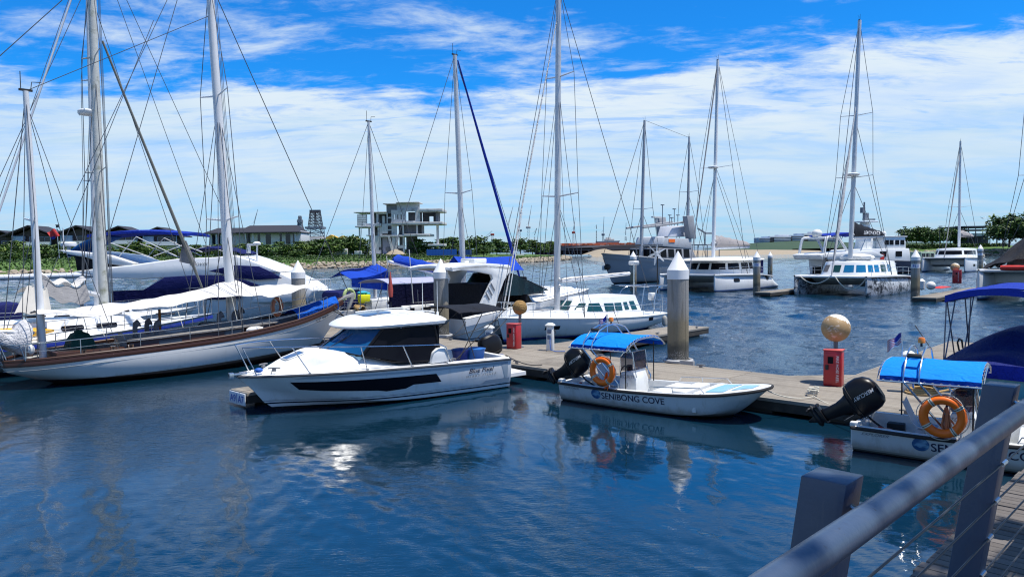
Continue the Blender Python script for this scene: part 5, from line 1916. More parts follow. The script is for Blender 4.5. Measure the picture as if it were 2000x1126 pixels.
# roof
half = [(4.64, 0), (4.55, .42), (4.25, .85), (3.8, 1.04), (3.1, 1.13), (2.4, 1.15), (2.0, 1.12), (1.88, .8), (1.86, 0)]
pl_ = cr([(x, y, 0) for x, y in half], 32)
out = [V((p.x, p.y, 0)) for p in pl_] + [V((p.x, -p.y, 0)) for p in pl_[1:-1][::-1]]
c = V((3.1, 0, 0))
rings = []
for k, z in ((.94, 1.865), (1.0, 1.90), (1.01, 1.935), (.985, 1.975), (.9, 2.04), (.75, 2.105), (.5, 2.165), (.25, 2.19), (.02, 2.195)):
    rings.append([V((lerp(c.x, p.x, k), p.y * k, z + .02 * (4.6 - lerp(c.x, p.x, k)) * (1 if z > 1.9 else .3))) for p in out])
q = MB(); q.loft(rings); rtree = q.bvh(); roof = q.build('roof', GEL, cruiser, angle=40)
decal('roof_hatch', fine(rrect(.75, 1.0, .15)), on_top(rtree, 0.014, 3.2, -.5), mat('roof_glass', (.10, .14, .19), .15, coat=.4), roof)
for s_ in (.72, -.72):
    q = MB(); q.tube([on_top(rtree, .05, 0, 0)((x, s_ * (1 - .04 * abs(x - 2.9)))) for x in [2.1 + .1 * k for k in range(17)]], .014, 6); q.build('grab_rail', GELW, roof)
for x, y in ((2.0, .7), (1.95, -.2)):
    q = MB(); q.lathe([(.035, 0), (.03, .08), (.012, .1), (.008, .9)], 10, on_top(rtree, 0)((x, y))); q.build('antenna', GELW, roof)
# bow rails
for s_ in (1, -1):
    tp = cr([(6.93, s_ * .30, 1.60), (6.35, s_ * .66, 1.60), (5.5, s_ * .98, 1.57), (4.4, s_ * 1.2, 1.50), (3.0, s_ * 1.27, 1.42), (2.25, s_ * 1.25, 1.38)], 20)
    q = MB()
    q.tube([(6.62, s_ * .30, .93), (6.88, s_ * .28, 1.50)] + tp + [(2.08, s_ * 1.24, 1.30), (1.92, s_ * 1.24, .92)], .0155, 8)
    for xt, xf in ((5.85, 5.55), (4.5, 4.25), (3.3, 3.08), ):
        a_ = min(tp, key=lambda p: abs(p.x - xt)); f_ = H1.at(xf)
        q.tube([a_, (xf, s_ * (f_.y - .07), f_.z + .03)], .0135, 8)
        q.lathe([(.04, 0), (.04, .012), (.016, .03)], 10, (xf, s_ * (f_.y - .07), f_.z + .025))
    q.build('bow_rail', STEEL, cruiser)
# bimini and its frame
canopy(.05, 1.55, 1.06, 2.14, 2.26, .02, nx=8, ny=10, wob=.012).build('bimini_top', BLACKC, cruiser)
q = MB()
for x0, x1 in ((.1, 1.5), (1.5, .9), (.8, 1.4), ):
    for s_ in (1, -1):
        q.tube([(x0, s_ * 1.06, 2.13), (x1 + .25, s_ * 1.16, .92)], .013, 6)
    q.tube([(x0, -1.06, 2.13), (x0, -.6, 2.22), (x0, 0, 2.25), (x0, .6, 2.22), (x0, 1.06, 2.13)], .013, 6)
q.build('bimini_frame', BLACKM, cruiser)
outboard(cruiser, (-.05, -.2, .62), 1.0, 18, BLACK, None)
q = MB(); q.box((1.0, -1.0, .9), (.3, .1, .16)); q.build('rod_holder', BLACKM, cruiser)
for x, y, lab, r_ in ((1.22, .55, 'dark blue tub standing in the cruiser cockpit, nearer the cabin', .24), (.78, .62, 'lighter blue tub standing in the cruiser cockpit, nearer the stern', .27)):
    wp = fm.world((x, y, .81))
    r0_ = thing('plastic_tub', lab, 'tub', wp, 0, 'blue tubs in the cruiser cockpit')
    mm_ = mat('tub_blue_dark', (.008, .03, .22), .45) if y < .6 else mat('tub_blue_light', (.03, .16, .48), .45)
    q = MB(); q.lathe([(r_ * .82, 0), (r_ * .96, .24), (r_, .25), (r_, .27)], 24); q.build('tub', mm_, r0_)
    q = MB(); q.lathe([(r_ * 1.05, .27), (r_ * 1.05, .295), (r_ * .6, .32), (.02, .325)], 24); q.build('lid', mm_, r0_)
sagline('mooring_line', fm.world((6.3, .4, 1.02)), DK.world((-2.5, -6.9, DZ + .06)), .08, .012, ROPE, 'white bow line from the cabin cruiser to the numbered finger dock')
sagline('mooring_line', fm.world((.1, 1.1, .9)), DK.world((.4, .2, DZ + .06)), .1, .013, BLACKM, 'dark stern line from the cabin cruiser to the long dock')


# ------------------------------------------------------------------ the two open patrol boats
GLOBE, t, b = newmat('globe_emblem_blue')
tc = t.new('ShaderNodeTexCoord').outputs['Object']
nn = t.noise(t.mapping(tc, (1, 1, 1), (0, .7, 0)), 5.5, 3, .5, 1.0)
t.link(t.mix(t.step(nn, .42, .6), (.02, .09, .24), (.16, .34, .52)), b.inputs['Base Color'])
b.inputs['Roughness'].default_value = .4
PANEL = mat('light_blue_nonskid', (.20, .42, .58), .8, var=.12, scale=6, bump=.3, bscale=80, dirt=(.5, .55, .55), dirt_amt=.4)
SEATM = mat('pale_grey_plastic', (.42, .46, .52), .5, var=.06)
WHH = hullmat('patrol_hull_paint', (.60, .64, .66), [(.05, (.06, .065, .06)), (.085, (.22, .24, .22))], .35, 0.0, .1, (.30, .30, .24), .45)
ROT1 = 'SENIBONG COVE'


def flag(root, p, h, w_, ht, name='flag', m=None):
    """small ensign on a thin staff, streaming aft and drooping"""
    p = V(p)
    q = MB(); q.tube([p, p + V((0, 0, h))], .011, 6); fs_ = q.build('flagstaff', STEEL, root)
    top_ = p + V((0, 0, h - .01))

    def fn(u, v):
        return top_ + V((-u * w_ * .78 - 0.02, .05 * math.sin(u * 6), -v * ht - u * w_ * .62 + .02 * math.sin(u * 9 + v * 3)))
    cols = [mat('flag_red', (.42, .02, .03), .7), mat('flag_white', (.7, .7, .7), .7), mat('flag_blue', (.01, .02, .22), .7)]
    q = MB()
    n = 10
    for i in range(12):
        for j in range(n):
            mi = 2 if (i < 6 and j < 5) else j % 2
            q.add([fn(i / 12, j / n), fn((i + 1) / 12, j / n), fn((i + 1) / 12, (j + 1) / n), fn(i / 12, (j + 1) / n)], [(0, 1, 2, 3)], mi)
    return q.build(name, cols, fs_, recalc=False)


def patrol_boat(fr, label, side_text=True, extra_rope=False, tilt=55, canx=(.48, 2.0), flagx=None):
    r = boat('patrol_boat', fr, label, 'open boat', 'open white patrol boats with blue canopies')
    st = [(V((0, .78, .46)), V((0, .66, .02)), V((0, 0, -.12))), (V((1.5, .85, .45)), V((1.5, .74, .02)), V((1.5, 0, -.15))), (V((3.0, .86, .50)), V((3.0, .76, .04)), V((3.0, 0, -.14))),
          (V((4.0, .80, .58)), V((3.85, .68, .12)), V((3.7, 0, -.10))), (V((4.6, .62, .67)), V((4.3, .48, .24)), V((4.1, 0, .0))), (V((4.92, .36, .72)), V((4.55, .26, .34)), V((4.35, 0, .14))), (V((5.03, .02, .74)), V((4.68, .015, .42)), V((4.5, 0, .28)))]
    h = Hull(st, 40, .04, .03)
    hull = h.mb.build('hull', WHH, r, angle=32)
    q = MB(); q.tube(h.sheer(1, -.02, -.005) + h.sheer(-1, -.02, -.005)[::-1], .034, 8); q.tube([(0, -.79, .45), (-.01, 0, .44), (0, .79, .45)], .03, 8); q.build('rubber_fender', RUBBER, hull)
    # chine line of the cathedral bow
    rows = []
    for x in [0.06 + i * 0.185 for i in range(21)]:
        p = h.at(x)
        half = [V((x, p.y + .01, p.z + .02)), V((x, p.y - .04, p.z + .035)), V((x, p.y - .11, p.z + .03)), V((x, p.y - .13, p.z - .02)), V((x, p.y - .17, .17)), V((x, 0, .15))]
        rows.append(half + [V((v.x, -v.y, v.z)) for v in half[:-1][::-1]])
    q = MB(); q.loft(rows, False); q.build('liner', GELW, r, angle=40)
    fd = h.deck(.02, .03, 3.55, 99, .0, 12)
    ft = fd.bvh(); fdk = fd.build('fore_deck', GELW, r)
    q = MB(); q.prism([(-.78, .16), (.78, .16), (.8, .585), (-.8, .585)], 'x', 3.58, 3.66); q.build('fore_bulkhead', GELW, r)
    decal('nonskid_panel', fine(rrect(.42, 1.15, .12)), on_top(ft, .008, 3.78, -.575), PANEL, fdk)
    decal('nonskid_panel', fine([(0, 0), (.42, .16), (.42, .62), (0, .78)]), on_top(ft, .008, 4.3, -.39), PANEL, fdk)
    q = MB(); q.box((2.75, 0, .36), (.5, 1.3, .3)); q.box((3.2, 0, .44), (.34, 1.36, .26)); q.build('bow_locker', GELW, r, bevel=.03)
    q = MB(); q.box((.02, 0, .3), (.1, 1.4, .36)); q.box((.04, .68, .5), (.16, .14, .1)); q.box((.04, -.68, .5), (.16, .14, .1)); q.build('transom', GELW, r, bevel=.025)
    for s_ in (1, -1):
        q = MB(); y_ = s_ * .80
        q.tube([(2.5, s_ * .80, .50), (2.56, s_ * .8, .62), (3.1, s_ * .8, .66), (3.75, s_ * .76, .70), (3.85, s_ * .76, .60)], .012, 6); q.tube([(3.1, s_ * .8, .66), (3.12, s_ * .8, .54)], .011, 6)
        q.build('bow_rail', STEEL, r)
        if s_ < 0:
            x0 = 1.28
            decal('lettering', text2d(ROT1, .205, .010, 0, 1.0, 1.66), on_side(h.tree, s_, .008, x0, .215, 1, .03), INK, hull)
        else:
            decal('lettering', text2d(ROT1, .205, .010, 0, 1.0, 1.66), on_side(h.tree, s_, .008, 2.94, .235, -1, .0), INK, hull)
        xs_ = (.17 if s_ < 0 else .62)
        decal('lettering', text2d('EXPLORER', .075, .002, .35, 1.0, .45), on_side(h.tree, s_, .008, xs_, .345, 1 if s_ < 0 else -1), INKG, hull)
        decal('emblem', fine([(.135 * math.cos(a), .12 * math.sin(a)) for a in [2 * PI * k / 26 for k in range(26)]], .06), on_side(h.tree, s_, .008, 1.12, .31), GLOBE, hull)
    # console with screen
    q = MB(); q.prism([(1.46, .15), (1.95, .15), (1.93, .62), (1.84, .86), (1.52, .80), (1.47, .55)], 'y', -.32, .30); cs = q.build('console', GELW, r, bevel=.02)
    decal('lettering', text2d('SECURITY', .11, .006, 0, 1.0, .40), on_plane((1.49, -.326, .66), (1, 0, .04), (0, 0, 1)), INKG, cs)
    decal('lettering', text2d('1', .14, .006, 0, 1.0), on_plane((1.66, -.326, .46), (1, 0, 0), (0, 0, 1)), INKG, cs)
    q = MB()
    q.tube([(1.50, -.33, .80), (1.52, -.33, 1.18), (1.60, -.33, 1.27), (1.84, -.33, 1.31), (1.93, -.30, .70)], .012, 6)
    q.tube([(1.50, .31, .80), (1.52, .31, 1.18), (1.60, .31, 1.27), (1.84, .31, 1.31), (1.93, .30, .70)], .012, 6)
    q.tube([(1.84, -.33, 1.31), (1.84, .31, 1.31)], .012, 6); q.build('screen_frame', STEEL, cs)
    SM = glass('smoky_screen', (.03, .022, .035), .55)
    for y_ in (-.325, .305):
        q = MB(); q.add([(1.52, y_, .84), (1.86, y_, .87), (1.84, y_, 1.30), (1.60, y_, 1.26), (1.53, y_, 1.17)], [(0, 1, 2, 3, 4)]); q.build('screen', SM, cs, recalc=False)
    q = MB(); q.add([(1.88, -.31, .87), (1.88, .29, .87), (1.845, .29, 1.30), (1.845, -.31, 1.30)], [(0, 1, 2, 3)]); q.build('screen', SM, cs, recalc=False)
    q = MB(); q.tube([(1.40 + .03 * math.sin(a), .02 + .16 * math.cos(a), .74 + .16 * math.sin(a)) for a in [2 * PI * k / 18 for k in range(18)]], .014, 6, closed=True); q.tube([(1.40, -.13, .74), (1.40, .17, .74)], .01, 5); q.build('steering_wheel', BLACKM, cs)
    q = MB(); q.box((1.6, -.05, .88), (.1, .1, .14)); q.box((1.7, -.2, .87), (.05, .08, .14)); q.build('instruments', BLACKM, cs)
    # moulded seat

    def sf(u, v):
        a = interp([(0, 0), (.45, .06), (.58, .16), (1, .62)], u)
        x = interp([(0, 1.28), (.45, .98), (.58, .90), (1, .74)], u)
        return V((x, lerp(-.26, .26, v) * (1 - .12 * max(0, u - .6)), .40 + a * .8 + .05 * (2 * v - 1) ** 2))
    q = MB(); q.sheet(sf, 14, 8, .02); q.build('seat', SEATM, r)
    q = MB(); q.box((1.02, 0, .28), (.16, .2, .26)); q.build('seat_base', SEATM, r, bevel=.02)
    # T-top
    x0, x1 = canx
    canopy(x0, x1, .92, 1.475, 1.665, .015, nx=10, ny=20, wob=.008, px_=3.0).build('canopy', SKYC, r)
    for y_ in (-1, 1):
        q = MB(); q.sheet(lambda u, v: V((lerp(x0, x1, u), y_ * (.92 + .015 * v + .005 * math.sin(u * 22)), 1.475 - v * .10)), 16, 3, .006); q.build('skirt', canvas('deep_blue_canvas', (0.0, .06, .42), .2, .6), r)
    q = MB()
    fr_ = []
    for y_ in (-1, -.75, -.4, 0, .4, .75, 1):
        fr_.append(V((x1 + .035, y_ * .97, 1.395 + .24 * (1 - abs(y_) ** 3.0))))
    bk_ = [V((x0 - .035, p.y, p.z)) for p in fr_[::-1]]
    q.tube(fr_ + bk_, .016, 8, closed=True)
    for xx in (.86, 1.10):
        q.tube([(xx, -.98, 1.38), (xx, -.93, 1.56), (xx, -.62, 1.80), (xx, -.3, 1.89), (xx, 0, 1.92), (xx, .3, 1.89), (xx, .62, 1.80), (xx, .93, 1.56), (xx, .98, 1.38)], .016, 8)
    q.build('canopy_frame', STEEL, r)
    for s_ in (-1, 1):
        for xx in (.86, 1.10):
            q = MB(); q.tube([(xx, s_ * .98, 1.40), (xx + .62, s_ * .80, .60), (xx + .62, s_ * .80, .48)], .019, 8); q.build('canopy_leg', STEEL, r)
    for xx, y_ in ((x0 + .12, .72), (x1 - .15, .72), (x1 - .12, -.72)):
        q = MB(); q.tube([(xx, y_, 1.46), (xx, y_, .48)], .014, 8); q.build('canopy_leg', BLACKM, r)
    for xa, xb in ((x0, x0 - .035), (x1, x1 + .035)):
        zz_ = []
        for i in range(25):
            v = -1 + 2 * i / 24
            zz_.append((xa, v * .92, 1.475 + .19 * (1 - abs(v) ** 3.0)) if i % 2 else (xb, v * .95, 1.40 + .235 * (1 - abs(v) ** 3.0)))
        q = MB(); q.tube(zz_, .003, 4); q.build('lacing', ROPE, r)
    for y_ in (-1, 1):
        q = MB(); q.tube([(lerp(x0, x1, i / 24), y_ * (.938 if i % 2 else .975), 1.415 if i % 2 else 1.385) for i in range(25)], .003, 4); q.build('lacing', ROPE, r)
    q = MB(); q.box((.98, -.60, 1.81), (.22, .10, .06), tilt=Matrix.Rotation(-.5, 3, 'X')); q.build('light_box', BLACKM, r, bevel=.01)
    q = MB(); q.tube([(1.0, .1, 1.9), (1.0, .1, 1.97)], .02, 8); q.build('beacon_base', BLACKM, r)
    q = MB(); q.lathe([(.062, 1.97), (.062, 2.04), (.045, 2.07), (.01, 2.075)], 14, (1.0, .1, 0)); q.build('beacon', mat('amber_lens', (.75, .20, .01), .25, coat=.5), r)
    flag(r, (flagx or .62, .55, 1.55), .55, .30, .20)
    q = MB(); q.tube([(1.1, .3, 1.9), (.85, .45, 2.25)], .008, 5); q.build('antenna', BLACKM, r)
    outboard(r, (-.02, 0, .52), .93, tilt, BLACK, 'MERCURY')
    q = MB(); q.box((.42, -.42, .29), (.36, .26, .24)); q.lathe([(.04, .41), (.04, .45), (.01, .46)], 10, (.42, -.42, 0)); q.build('fuel_tank', mat('fuel_tank_red', (.30, .02, .015), .5, var=.2), r, bevel=.04)
    q = MB(); q.box((.55, .45, .27), (.3, .2, .2)); q.build('battery_box', BLACKM, r, bevel=.02)
    q = MB()
    pts = [(.08, .2, .5), (.2, .15, .42), (.3, .3, .3), (.5, .3, .2), (.8, .4, .19), (1.4, .2, .2)]
    q.tube(cr(pts, 18), .022, 6); q.build('control_cable', BLACKM, r)
    return r


fw = Frame(1.62, 18.95, -38.6)
patrol_boat(fw, 'white open patrol boat with bright blue canopy and full SENIBONG COVE lettering, centre')
life_ring(fw, (1.40, -.97, .90), 'orange life ring hung on the middle patrol boat', .275, .072)
fv = Frame(6.62, 13.98, -36)
patrol_boat(fv, 'white open patrol boat partly behind the railing on the right, tall black outboard tilted up', flagx=.62)
life_ring(fv, (1.46, -.97, .86), 'larger looking orange life ring on the right hand patrol boat by the railing', .285, .075, yaw=.06)
for fr, p, n, lab in ((fv, (1.50, -.86, .86), 26, 'orange rescue line hanging inside the right hand life ring'), (fw, (1.46, -.86, .72), 12, 'orange rescue line bundled below the middle life ring')):
    q = MB()
    rg = random.Random(n)
    for k in range(n):
        x_, y_ = rg.uniform(-.05, .05), rg.uniform(-.05, .05)
        q.tube([fr.world((p[0] + x_ * .4, p[1] + y_ * .4, p[2] + .14)), fr.world((p[0] + x_, p[1] + y_, p[2] + .02)), fr.world((p[0] + x_ * 1.6, p[1] + y_ * 1.4, p[2] - .16)), fr.world((p[0] + x_ * .8, p[1] + y_, p[2] - .24 - rg.random() * .04))], .011, 5)
    tag(q.build('rescue_line', mat('orange_line', (.62, .22, .10), .8, var=.3) if n > 20 else ORANGE), lab, 'rope')
sagline('mooring_line', fv.world((-.05, .7, .5)), G(1588, 772, DZ + .05), .1, .013, ROPE, 'white stern line of the right hand patrol boat')
sagline('mooring_line', fw.world((4.8, 0, .74)), G(1588, 774, DZ + .05), .12, .012, ROPE, 'pale bow line of the middle patrol boat along the dock')

# ------------------------------------------------------------------ teal boat under a blue cover, right edge
ft_ = Frame(*DK.world((10.95, 4.15, 0))[:2], N_DEG)
tb = boat('covered_boat', ft_, 'teal motor boat under a navy cover with a blue bimini at the right edge', 'motor boat')
st = [(V((0, 1.15, .85)), V((0, 1.0, .05)), V((0, 0, -.2))), (V((2, 1.25, .88)), V((2, 1.08, .05)), V((2, 0, -.25))), (V((4, 1.2, .95)), V((4, .95, .15)), V((4, 0, -.2))), (V((5.6, .8, 1.05)), V((5.3, .5, .35)), V((5.2, 0, 0))), (V((6.8, .03, 1.15)), V((6.4, .02, .6)), V((6.0, 0, .3)))]
h = Hull(st, 30, .06, .02)
hh = h.mb.build('hull', hullmat('teal_hull_paint', (.10, .42, .50), [(.05, (.02, .02, .03)), (.22, (.7, .72, .72))], .3), tb, angle=32)
q = MB(); q.tube(h.sheer(1) + h.sheer(-1)[::-1], .03, 8); q.build('rub_rail', GELW, hh)


def cov(u, v):
    x = lerp(-.06, 6.6, u)
    p = h.at(max(0, x))
    t_ = -1 + 2 * v
    ridge = interp([(-.06, .98), (.4, 1.12), (1.4, 1.18), (2.4, 1.55), (3.6, 1.62), (4.6, 1.30), (6.6, 1.22)], x)
    edge = p.z - .16
    k = abs(t_)
    z = ridge - (ridge - p.z - .04) * min(1, k / .82) ** 1.5 if k < .82 else lerp(p.z + .04, edge, (k - .82) / .18)
    y = math.copysign(min(1, k / .82) * (p.y + .03), t_) + (.02 * math.sin(x * 9) if k > .82 else 0)
    return V((x, y, z + .025 * math.sin(x * 2.6 + 5 * t_) * (1 - k)))


MB().sheet(cov, 40, 22, .012).build('cover', canvas('cover_navy', (.008, .016, .13), .25, .7), tb)
q = MB(); q.sheet(lambda u, v: V((-.08 - .03 * math.sin(v * 9) * u, lerp(-1.15, 1.15, v), .98 - u * .32)), 4, 14, .01); q.build('cover_skirt', canvas('blue_cover_skirt', (.010, .028, .34), .3, .8), tb)
canopy(.35, 3.7, 1.12, 2.52, 2.74, .03, nx=10, ny=12, wob=.02).build('bimini_top', NAVYB, tb)
for s_ in (1, -1):
    q = MB(); q.sheet(lambda u, v: V((lerp(.35, 3.7, u), s_ * (1.125 + .012 * math.sin(u * 18)), 2.53 - .17 * v)), 20, 4, .012); q.build('bimini_valance', NAVYB, tb)
q = MB(); q.sheet(lambda u, v: V((.345 - .02 * v, lerp(-1.12, 1.12, u), 2.51 + .21 * (1 - abs(2 * u - 1) ** 2.2) - .14 * v)), 20, 4, .012); q.build('bimini_valance', NAVYB, tb)
q = MB()
for s_ in (1, -1):
    q = MB()
    for a_, b_ in (((.4, 2.5), (1.5, .9)), ((1.35, 2.55), (.55, .9)), ((2.2, 2.55), (3.0, .95)), ((3.3, 2.52), (2.5, .95)), ((.42, 2.5), (.45, .9)), ((2.9, 2.5), (2.95, .95))):
        q.tube([(a_[0], s_ * 1.1, a_[1]), (b_[0], s_ * 1.15, b_[1])], .017, 7)
    q.build('bimini_legs', mat('blue_grey_tube', (.10, .13, .19), .4, .4), tb)
q = MB()
for x_ in (.4, 1.35, 2.2, 3.3):
    q.tube([(x_, -1.1, 2.5), (x_, -.6, 2.64), (x_, 0, 2.68), (x_, .6, 2.64), (x_, 1.1, 2.5)], .016, 7)
q.build('bimini_frame', mat('blue_grey_tube', (.10, .13, .19), .4, .4), tb)
for s_ in (1, -1):
    q = MB(); q.tube([(1.05, s_ * .95, 1.12), (1.0, s_ * .98, 1.32), (1.15, s_ * .98, 1.40), (1.3, s_ * .95, 1.35), (1.32, s_ * .93, 1.15)], .022, 8); q.build('grab_handle', BLACKM, tb)
    decal('hull_panel', fine([(.12, .34), (1.5, .30), (1.9, .80), (.12, .76)]), on_side(h.tree, s_, .008), mat('pale_teal', (.16, .50, .56), .35), hh)
sp0_ = G(1852, 772, DZ)
spare = thing('spare_outboard', 'pale grey outboard motor lying on the dock behind the right hand blue canopy', 'outboard motor', (sp0_.x, sp0_.y, DZ), R(172))
outboard(spare, (.05, 0, .26), .8, 88, mat('grey_outboard', (.42, .43, .44), .35, coat=.3), None)
# ------------------------------------------------------------------ sailing boats
def P2(fr, y, pts):
    return [(lambda v: (v.x, v.z))(fr.px(a, b, y)) for a, b in pts]


def yacht_hull(L, B, fs, fm_, fb, sternw=.62, rake=.4, over=.9, draft=.4):
    T = [(0, sternw), (.22, .88), (.48, 1), (.72, .84), (.89, .46), (1, .02)]
    st = []
    for i, (t_, w_) in enumerate(T):
        z = fs + (fm_ - fs) * min(1, t_ * 2) if t_ < .5 else fm_ + (fb - fm_) * ((t_ - .5) * 2) ** 1.3
        x = L * t_
        y = B * w_
        st.append((V((x, y, z)), V((x * (1 - over / L * t_) + (.25 if i == 0 else 0), y * (.86 - .35 * t_), .12 + .35 * t_ * t_)), V((lerp(.5, L - over, t_), 0, -draft * (1 - t_ ** 3) + .05 * t_))))
    return Hull(st, 34, .10, .04)


def lifelines(root, h, inset=.06, hgt=.55, x0=.2, x1=None, step=1.7, r=.012):
    for s_ in (1, -1):
        rails(h.sheer(s_, inset, .02, x0, x1 or 99), hgt, step, r, (1.0, .5)).build('lifeline', STEEL, root)


def pulpit(root, h, L, hgt=.62, r=.016):
    f = h.at(L - .15)
    q = MB()
    a_ = h.at(L - 1.3)
    pts = cr([(a_.x, a_.y - .05, a_.z + hgt), (L - .5, h.at(L - .5).y, f.z + hgt + .04), (L + .05, 0, f.z + hgt + .06), (L - .5, -h.at(L - .5).y, f.z + hgt + .04), (a_.x, -a_.y + .05, a_.z + hgt)], 16)
    q.tube(pts, r, 6)
    for s_ in (1, -1):
        q.tube([(a_.x, s_ * (a_.y - .05), a_.z + hgt), (a_.x, s_ * (a_.y - .05), a_.z)], r, 6)
        q.tube([(L - .45, s_ * h.at(L - .45).y, f.z + hgt), (L - .4, s_ * h.at(L - .4).y * .8, f.z)], r, 6)
    q.build('pulpit', STEEL, root)


def plain_cabin(x0, x1, wy, za, zb, inset=.14, crown=.06, fr_=.5, bk_=.1):
    o_ = [(x0, -wy), (lerp(x0, x1, .55), -wy), (lerp(x0, x1, .85), -wy * .82), (x1, -wy * .45), (x1, wy * .45), (lerp(x0, x1, .85), wy * .82), (lerp(x0, x1, .55), wy), (x0, wy)]
    return cabin(o_, za, zb, inset, crown, None, None, fr_, bk_)


# --- the wooden ketch
fk = Frame(-14.5, 21.0, 46)
ketch = boat('wooden_ketch', fk, 'old white hulled wooden ketch with varnished deckhouse and long white awning, nearest on the left', 'sailing boat')
st = [(V((-.12, .28, .74)), V((0, .2, .5)), V((.1, 0, .42))), (V((.7, .95, .79)), V((.9, .75, .34)), V((1.0, 0, .08))), (V((2, 1.4, .87)), V((2.1, 1.28, .2)), V((2.2, 0, -.3))), (V((4.2, 1.65, .96)), V((4.2, 1.55, .15)), V((4.2, 0, -.5))),
      (V((6.4, 1.55, 1.08)), V((6.4, 1.38, .2)), V((6.4, 0, -.5))), (V((8.6, 1.12, 1.31)), V((8.5, .8, .3)), V((8.4, 0, -.4))), (V((10.2, .56, 1.60)), V((9.8, .3, .55)), V((9.4, 0, -.2))), (V((11.25, .04, 1.87)), V((10.7, .03, .95)), V((10.0, 0, .1)))]
hk = Hull(st, 44, .10, .05)
khm = hullmat('ketch_hull_paint', (.63, .64, .64), [(.10, (.022, .014, .011)), (.16, (.03, .018, .016))], .4, .017, .08, (.42, .44, .42), .35)
kh = hk.mb.build('hull', khm, ketch, angle=35)
for s_ in (1, -1):
    q = MB(); q.loft([hk.sheer(s_, -.01, .02), hk.sheer(s_, -.03, -.05), hk.sheer(s_, -.018, -.11)], False); q.build('sheer_strake', DTEAK, kh)
    q = MB(); q.tube(hk.sheer(s_, .02, .06), .045, 6, flat=.6); q.build('cap_rail', TEAK, kh)
    q = MB(); q.tube(hk.sheer(s_, -.012, -.22), .008, 4); q.build('scored_line', INKG, kh)
    decal('lettering', text2d('SZ 960', .17, .006, .1, 1.0, .72), on_side(hk.tree, s_, .01, 9.62 if s_ < 0 else 10.34, 1.20, 1 if s_ < 0 else -1, .22 if s_ < 0 else -.22), INK, kh)
hk.deck(-.10, .05, -99, 99, .04, 12).build('deck', mat('old_teak_deck', (.10, .06, .042), .8, var=.3, stretch=(1, 14, 1), scale=3), ketch)
hs = [(3.05, -.75), (3.3, -.95), (6.0, -.98), (8.0, -.72), (8.25, -.4), (8.25, .4), (8.0, .72), (6.0, .98), (3.3, .95), (3.05, .75)]
kz = lambda x: interp([(3, .80), (8.3, 1.08)], x)
kt = lambda x: interp([(3, 1.13), (8.3, 1.33)], x)
kc = cabin(hs, .8, 1.2, .06, .07, kz, kt, .1, .1)
kct = kc.bvh(); kcab = kc.build('deckhouse', DTEAK, ketch)
q = MB(); q.loft([[V((lerp(5.6, x, 1.015), y * 1.02, kt(x) + dz)) for x, y in hs] for dz in (0, .045)] + [[V((lerp(5.6, x, k), y * k, kt(x) + .045 + .08 * (1 - k * k))) for x, y in hs] for k in (.9, .6, .3, .02)]); q.build('deckhouse_roof', GREYDECK, ketch, angle=30)
for x_ in (3.9, 4.9, 6.0, 7.0):
    for s_ in (1, -1):
        decal('deckhouse_panel', fine([(0, 0), (.7, .025), (.7, .15), (0, .13)]), on_side(kct, s_, .012, x_, kz(x_) + .10), TEAK if x_ in (4.9, 7.0) else mat('porthole_dark', (.02, .03, .05), .2), kcab)
q = MB(); q.prism([(1.1, -.75), (2.9, -.92), (2.9, .92), (1.1, .75)], 'z', .70, .98); q.build('cockpit_coaming', TEAK, ketch, bevel=.02)
q = MB(); q.prism([(1.2, -.62), (2.8, -.8), (2.8, .8), (1.2, .62)], 'z', .72, .995); q.build('cockpit_well', mat('dark_well', (.02, .012, .01), .8), ketch)
q = MB(); q.loft([[(1.93 + a_ * s0, b_ * s1, z) for a_, b_ in ((-1, -1), (1, -1), (1, 1), (-1, 1))] for z, s0, s1 in ((.98, .36, .36), (1.22, .30, .30), (1.42, .2, .2), (1.47, .1, .1))]); q.ball((1.9, 0, 1.48), .12, .16, .06); q.build('binnacle_cover', GREENC, ketch, angle=60)
for x_, y_, k in ((3.45, -.2, 1.0), (4.05, -.3, .85), (4.0, .35, .9), (6.1, -.35, 1.0), (6.7, -.2, .95), (7.2, .4, 1)):
    q = MB(); z_ = kt(x_) + .06
    q.tube([(x_, y_, z_), (x_, y_, z_ + .28 * k), (x_ + .03, y_, z_ + .38 * k), (x_ + .12, y_, z_ + .42 * k)], [.075, .075, .10, .13], 10); q.build('deck_vent', mat('vent_grey', (.13, .13, .145), .6), ketch, angle=40)
for x_, y_, r_ in ((2.55, -.98, .11), (3.0, -1.12, .13), (1.75, -1.0, .10), (6.9, -.95, .10)):
    q = MB(); z_ = hk.at(x_).z - .08
    q.lathe([(r_, 0), (r_ * .9, .1), (r_ * .62, .13), (r_ * .7, .22), (r_ * .75, .24)], 14, (x_, y_, z_)); q.build('winch', STEEL, ketch)
q = MB(); q.lathe([(.32, 0), (.32, .03), (.27, .05)], 20, (3.02, -.3, 1.08), Matrix.Rotation(R(80), 3, 'Y')); q.build('round_hatch', GREYP, ketch)
for s_ in (1, -1):
    rails(hk.sheer(s_, .06, .02, .3, 10.4), .50, 1.25, .014, (1.0, .55)).build('lifeline', STEEL, ketch)
q = MB()
q.tube(cr([(.9, -.9, 1.32), (.2, -.75, 1.30), (-.15, -.2, 1.28), (-.15, .2, 1.28), (.2, .75, 1.30), (.9, .9, 1.32)], 14), .018, 6)
for y_ in (-.2, .2):
    q.tube([(-.15, y_, 1.28), (0.0, y_, .8)], .016, 6)
q.tube([(.2, -.75, 1.30), (.35, -.7, .82)], .016, 6); q.tube([(.2, .75, 1.30), (.35, .7, .82)], .016, 6)
q.build('stern_rail', STEEL, ketch)
q = MB(); q.ball((.55, -.45, 1.1), .09, .09, .15); q.build('danbuoy_light', GELW, ketch)
